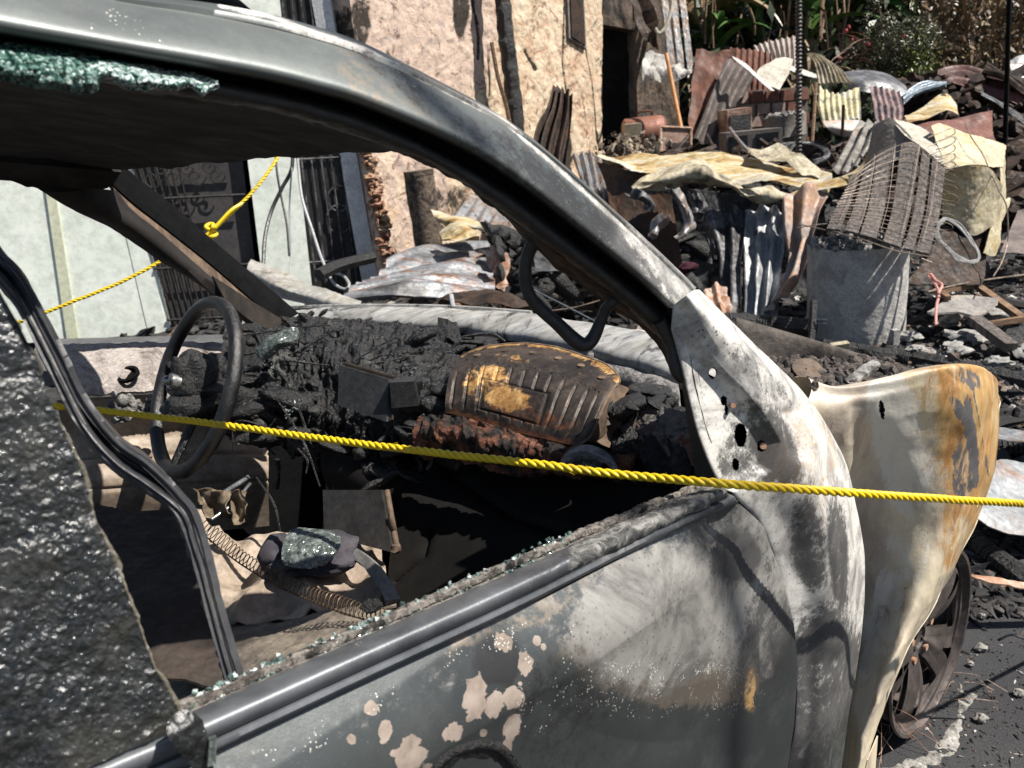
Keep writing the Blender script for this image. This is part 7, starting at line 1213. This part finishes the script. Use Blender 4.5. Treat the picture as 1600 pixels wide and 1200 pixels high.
def leaf(mb, base, dirv, L_, wd, droop, fold=.25, n=9):
    d = np.array(dirv, float); d /= np.linalg.norm(d); s2 = np.cross(d, UP); s2 = s2 if np.linalg.norm(s2) > .05 else np.array([1.0, 0, 0]); s2 /= np.linalg.norm(s2); P = []; p = np.array(base, float)
    for i in range(n):
        k = i/(n-1); wv = wd*math.sin(math.pi*min(1, .08+.92*k)**.7)*(1 if k < 1 else .05)*rng.uniform(.85, 1); up = np.cross(s2, d)
        P.append([p-s2*wv/2+up*wv*fold, p, p+s2*wv/2+up*wv*fold]); p = p+d*L_/(n-1); d = d-UP*droop/(n-1); d /= np.linalg.norm(d)
    mb.grid(np.array(P))
for k, (x, d, kind) in enumerate([(1088, 12.3, 2), (1118, 12.0, 0), (1150, 12.8, 1), (1186, 12.2, 0), (1222, 12.7, 2), (1262, 12.0, 0), (1292, 12.5, 1), (1330, 13.0, 0), (1372, 13.2, 0), (1430, 13.0, 1), (1492, 13.2, 0)]):
    b = PD(x, 60, d); b[2] = .9; rt = root('banana_plant', b, ['banana plant with drooping dried leaves just right of the leaning roof strips', 'first green banana plant right of the leaning roof strips', 'olive banana plant behind the dark red rusted sheets', 'green banana plant behind the bent cream sheet', 'dried banana plant just left of the iron rod', 'green banana plant just right of the iron rod', 'olive banana plant above the pale yellow corrugated sheet', 'green banana plant left of the flowering shrub', 'green banana plant directly behind the flowering shrub', 'olive banana plant right of the flowering shrub', 'green banana plant among the dry hanging foliage'][k], 'banana plant', 'banana plants along the back of the yard')
    m = MB(); H_ = rng.uniform(1.3, 2.2); m.tube([b-UP*.4, b+UP*H_*.6+np.array([rng.uniform(-.1, .1), 0, 0]), b+UP*H_], [.10, .08, .05], 8, n=16); obj('stem', m, LM[1], rt)
    for j in range(3): 
        pass
    for grp in (0, 1):
        m = MB()
        for j in range(7 if grp == 0 else 6):
            a = rng.uniform(0, 6.28); el_ = rng.uniform(.6, 1.6) if grp == 0 else rng.uniform(-.2, .5); leaf(m, b+UP*H_*(rng.uniform(.75, 1) if grp == 0 else rng.uniform(.45, .85)), (math.cos(a), math.sin(a), el_), rng.uniform(.9, 1.7), rng.uniform(.22, .38) if grp == 0 else rng.uniform(.08, .22), rng.uniform(1.2, 2.4) if grp == 0 else rng.uniform(2.2, 3.5))
        obj('leaves' if grp == 0 else 'dead_leaves', m, LM[kind if grp == 0 else 2], rt)
def scatter(name, mat, n, fn, size, label=None, cat_=None, kind=None, parent=None):
    c = np.array([fn() for _ in range(n)]); r = np.random.RandomState(n); d1 = r.normal(size=(n, 3)); d1 /= np.linalg.norm(d1, axis=1)[:, None]; d2 = np.cross(d1, r.normal(size=(n, 3))); d2 /= np.linalg.norm(d2, axis=1)[:, None]; s_ = r.uniform(*size, (n, 1))
    V = np.stack([c-d1*s_, c+d2*s_*.35, c+d1*s_, c-d2*s_*.35], 1).reshape(-1, 3); m = MB(); m.add(V, [(4*i, 4*i+1, 4*i+2, 4*i+3) for i in range(n)]); o = obj(name, m, mat, parent, smooth=False)
    if kind: tag(o, kind=kind)
    elif label: tag(o, label, cat_)
    return o
def f_under():
    x = rng.uniform(-2, 17); k = rng.random(); return (x, 12.3+rng.gauss(0, .5)+k*3, .8+k*4.5+rng.uniform(-.4, .5))
scatter('undergrowth', leafmat('under', (.008, .015, .006), (.025, .04, .014), (.07, .085, .035)), 16000, f_under, (.04, .16), kind='stuff')
sc_ = PD(1388, 84, 10.6); sh = root('flowering_shrub', sc_-UP*1.2, 'round leafy shrub with small red flowers behind the curved panel', 'shrub')
blobs = [(sc_+CR*rng.gauss(0, .26)+UP*rng.gauss(0, .24)+np.array([0, rng.gauss(0, .2), 0]), rng.uniform(.10, .24)) for _ in range(34)]
def f_sh():
    c, r_ = rng.choice(blobs); v = np.array([rng.gauss(0, 1) for _ in range(3)]); v /= np.linalg.norm(v); return c+v*r_*rng.uniform(.6, 1.05)
scatter('foliage', leafmat('shrubl', (.02, .025, .012), (.07, .075, .035), (.2, .19, .11)), 11000, f_sh, (.010, .034), parent=sh)
scatter('young_foliage', leafmat('shrubg', (.05, .08, .01), (.16, .2, .03), (.3, .34, .06)), 900, lambda: PD(rng.gauss(1438, 14), rng.gauss(98, 20), 10.4+rng.gauss(0, .1)), (.012, .035), parent=sh)
m = MB()
for k in range(22): c, r_ = rng.choice(blobs); m.tube([sc_-UP*1.2, sc_-UP*.5+CR*rng.gauss(0, .1), c], [.02, .012, .005], 5, n=10)
obj('branches', m, M['wood'], sh)
for x, y in ((1326, 42), (1331, 62), (1357, 69), (1411, 57), (1322, 48), (1313, 92)): m = MB(); m.blob(PD(x, y, 10.2), .022, x, .7, 2.4, 2); obj('flower', m, mottle('fl%d' % x, [(.25, .02, .03), (.4, .06, .07)], 20, rough=.6), sh)
m = MB(); cbp = PD(1350, 88, 10.3)
for k in range(34): a = rng.uniform(2.2, 4.2); leaf(m, cbp+np.array([rng.gauss(0, .08), 0, rng.gauss(0, .22)]), (math.cos(a), rng.uniform(-.5, .3), .25-math.sin(a)*.5), rng.uniform(.3, .6), .035, .8, .1, 7)
o = obj('spiky_plant', m, leafmat('spk', (.12, .06, .05), (.3, .18, .15), (.5, .36, .3))); tag(o, 'spiky pinkish brown plant at the left side of the shrub', 'plant')
dh = root('dry_hedge', PD(1520, 130, 11.4), 'tall mass of dry brown hanging foliage at the upper right', 'hedge')
scatter('dry_foliage', leafmat('dryf', (.03, .018, .01), (.12, .075, .04), (.34, .24, .12)), 5200, lambda: PD(rng.uniform(1440, 1700), rng.uniform(-40, 112), 11.4+rng.uniform(-.7, .9)), (.02, .085), parent=dh)
m = MB()
for k in range(130):
    P = PD(rng.uniform(1430, 1690), rng.uniform(-60, 70), 11.2+rng.uniform(-.6, .8)); leaf(m, P, (rng.uniform(-.4, .4), rng.uniform(-.3, .3), -1), rng.uniform(.2, .7), rng.uniform(.02, .07), .3, .1, 6)
obj('hanging_strands', m, LM[2], dh)
m = MB()
for k in range(20):
    x = rng.uniform(1090, 1330); P = PD(x, rng.uniform(-40, 20), 11.7+rng.uniform(-.4, .4)); Q = PD(x+rng.gauss(0, 8), rng.uniform(50, 100), 11.6); m.tube([P, (P+Q)/2+CR*rng.gauss(0, .05), Q], rng.uniform(.006, .02), 5, n=8)
dst = root('dry_stalks', PD(1210, 100, 11.6), 'thin dry stalks standing in front of the banana plants', 'stalks'); obj('stalks_bundle', m, M['wood'], dst)

for o in bpy.data.objects:
    if o.name.split('.')[0] in ('melted_lumps', 'drips_and_wires', 'glass_crumbs', 'hanging_strands', 'charred_lumps', 'charred_pieces', 'foliage', 'young_foliage', 'dry_foliage', 'tyre_wires', 'door_debris', 'broken_bricks', 'lumps', 'stalks_bundle'): o['kind'] = 'stuff'
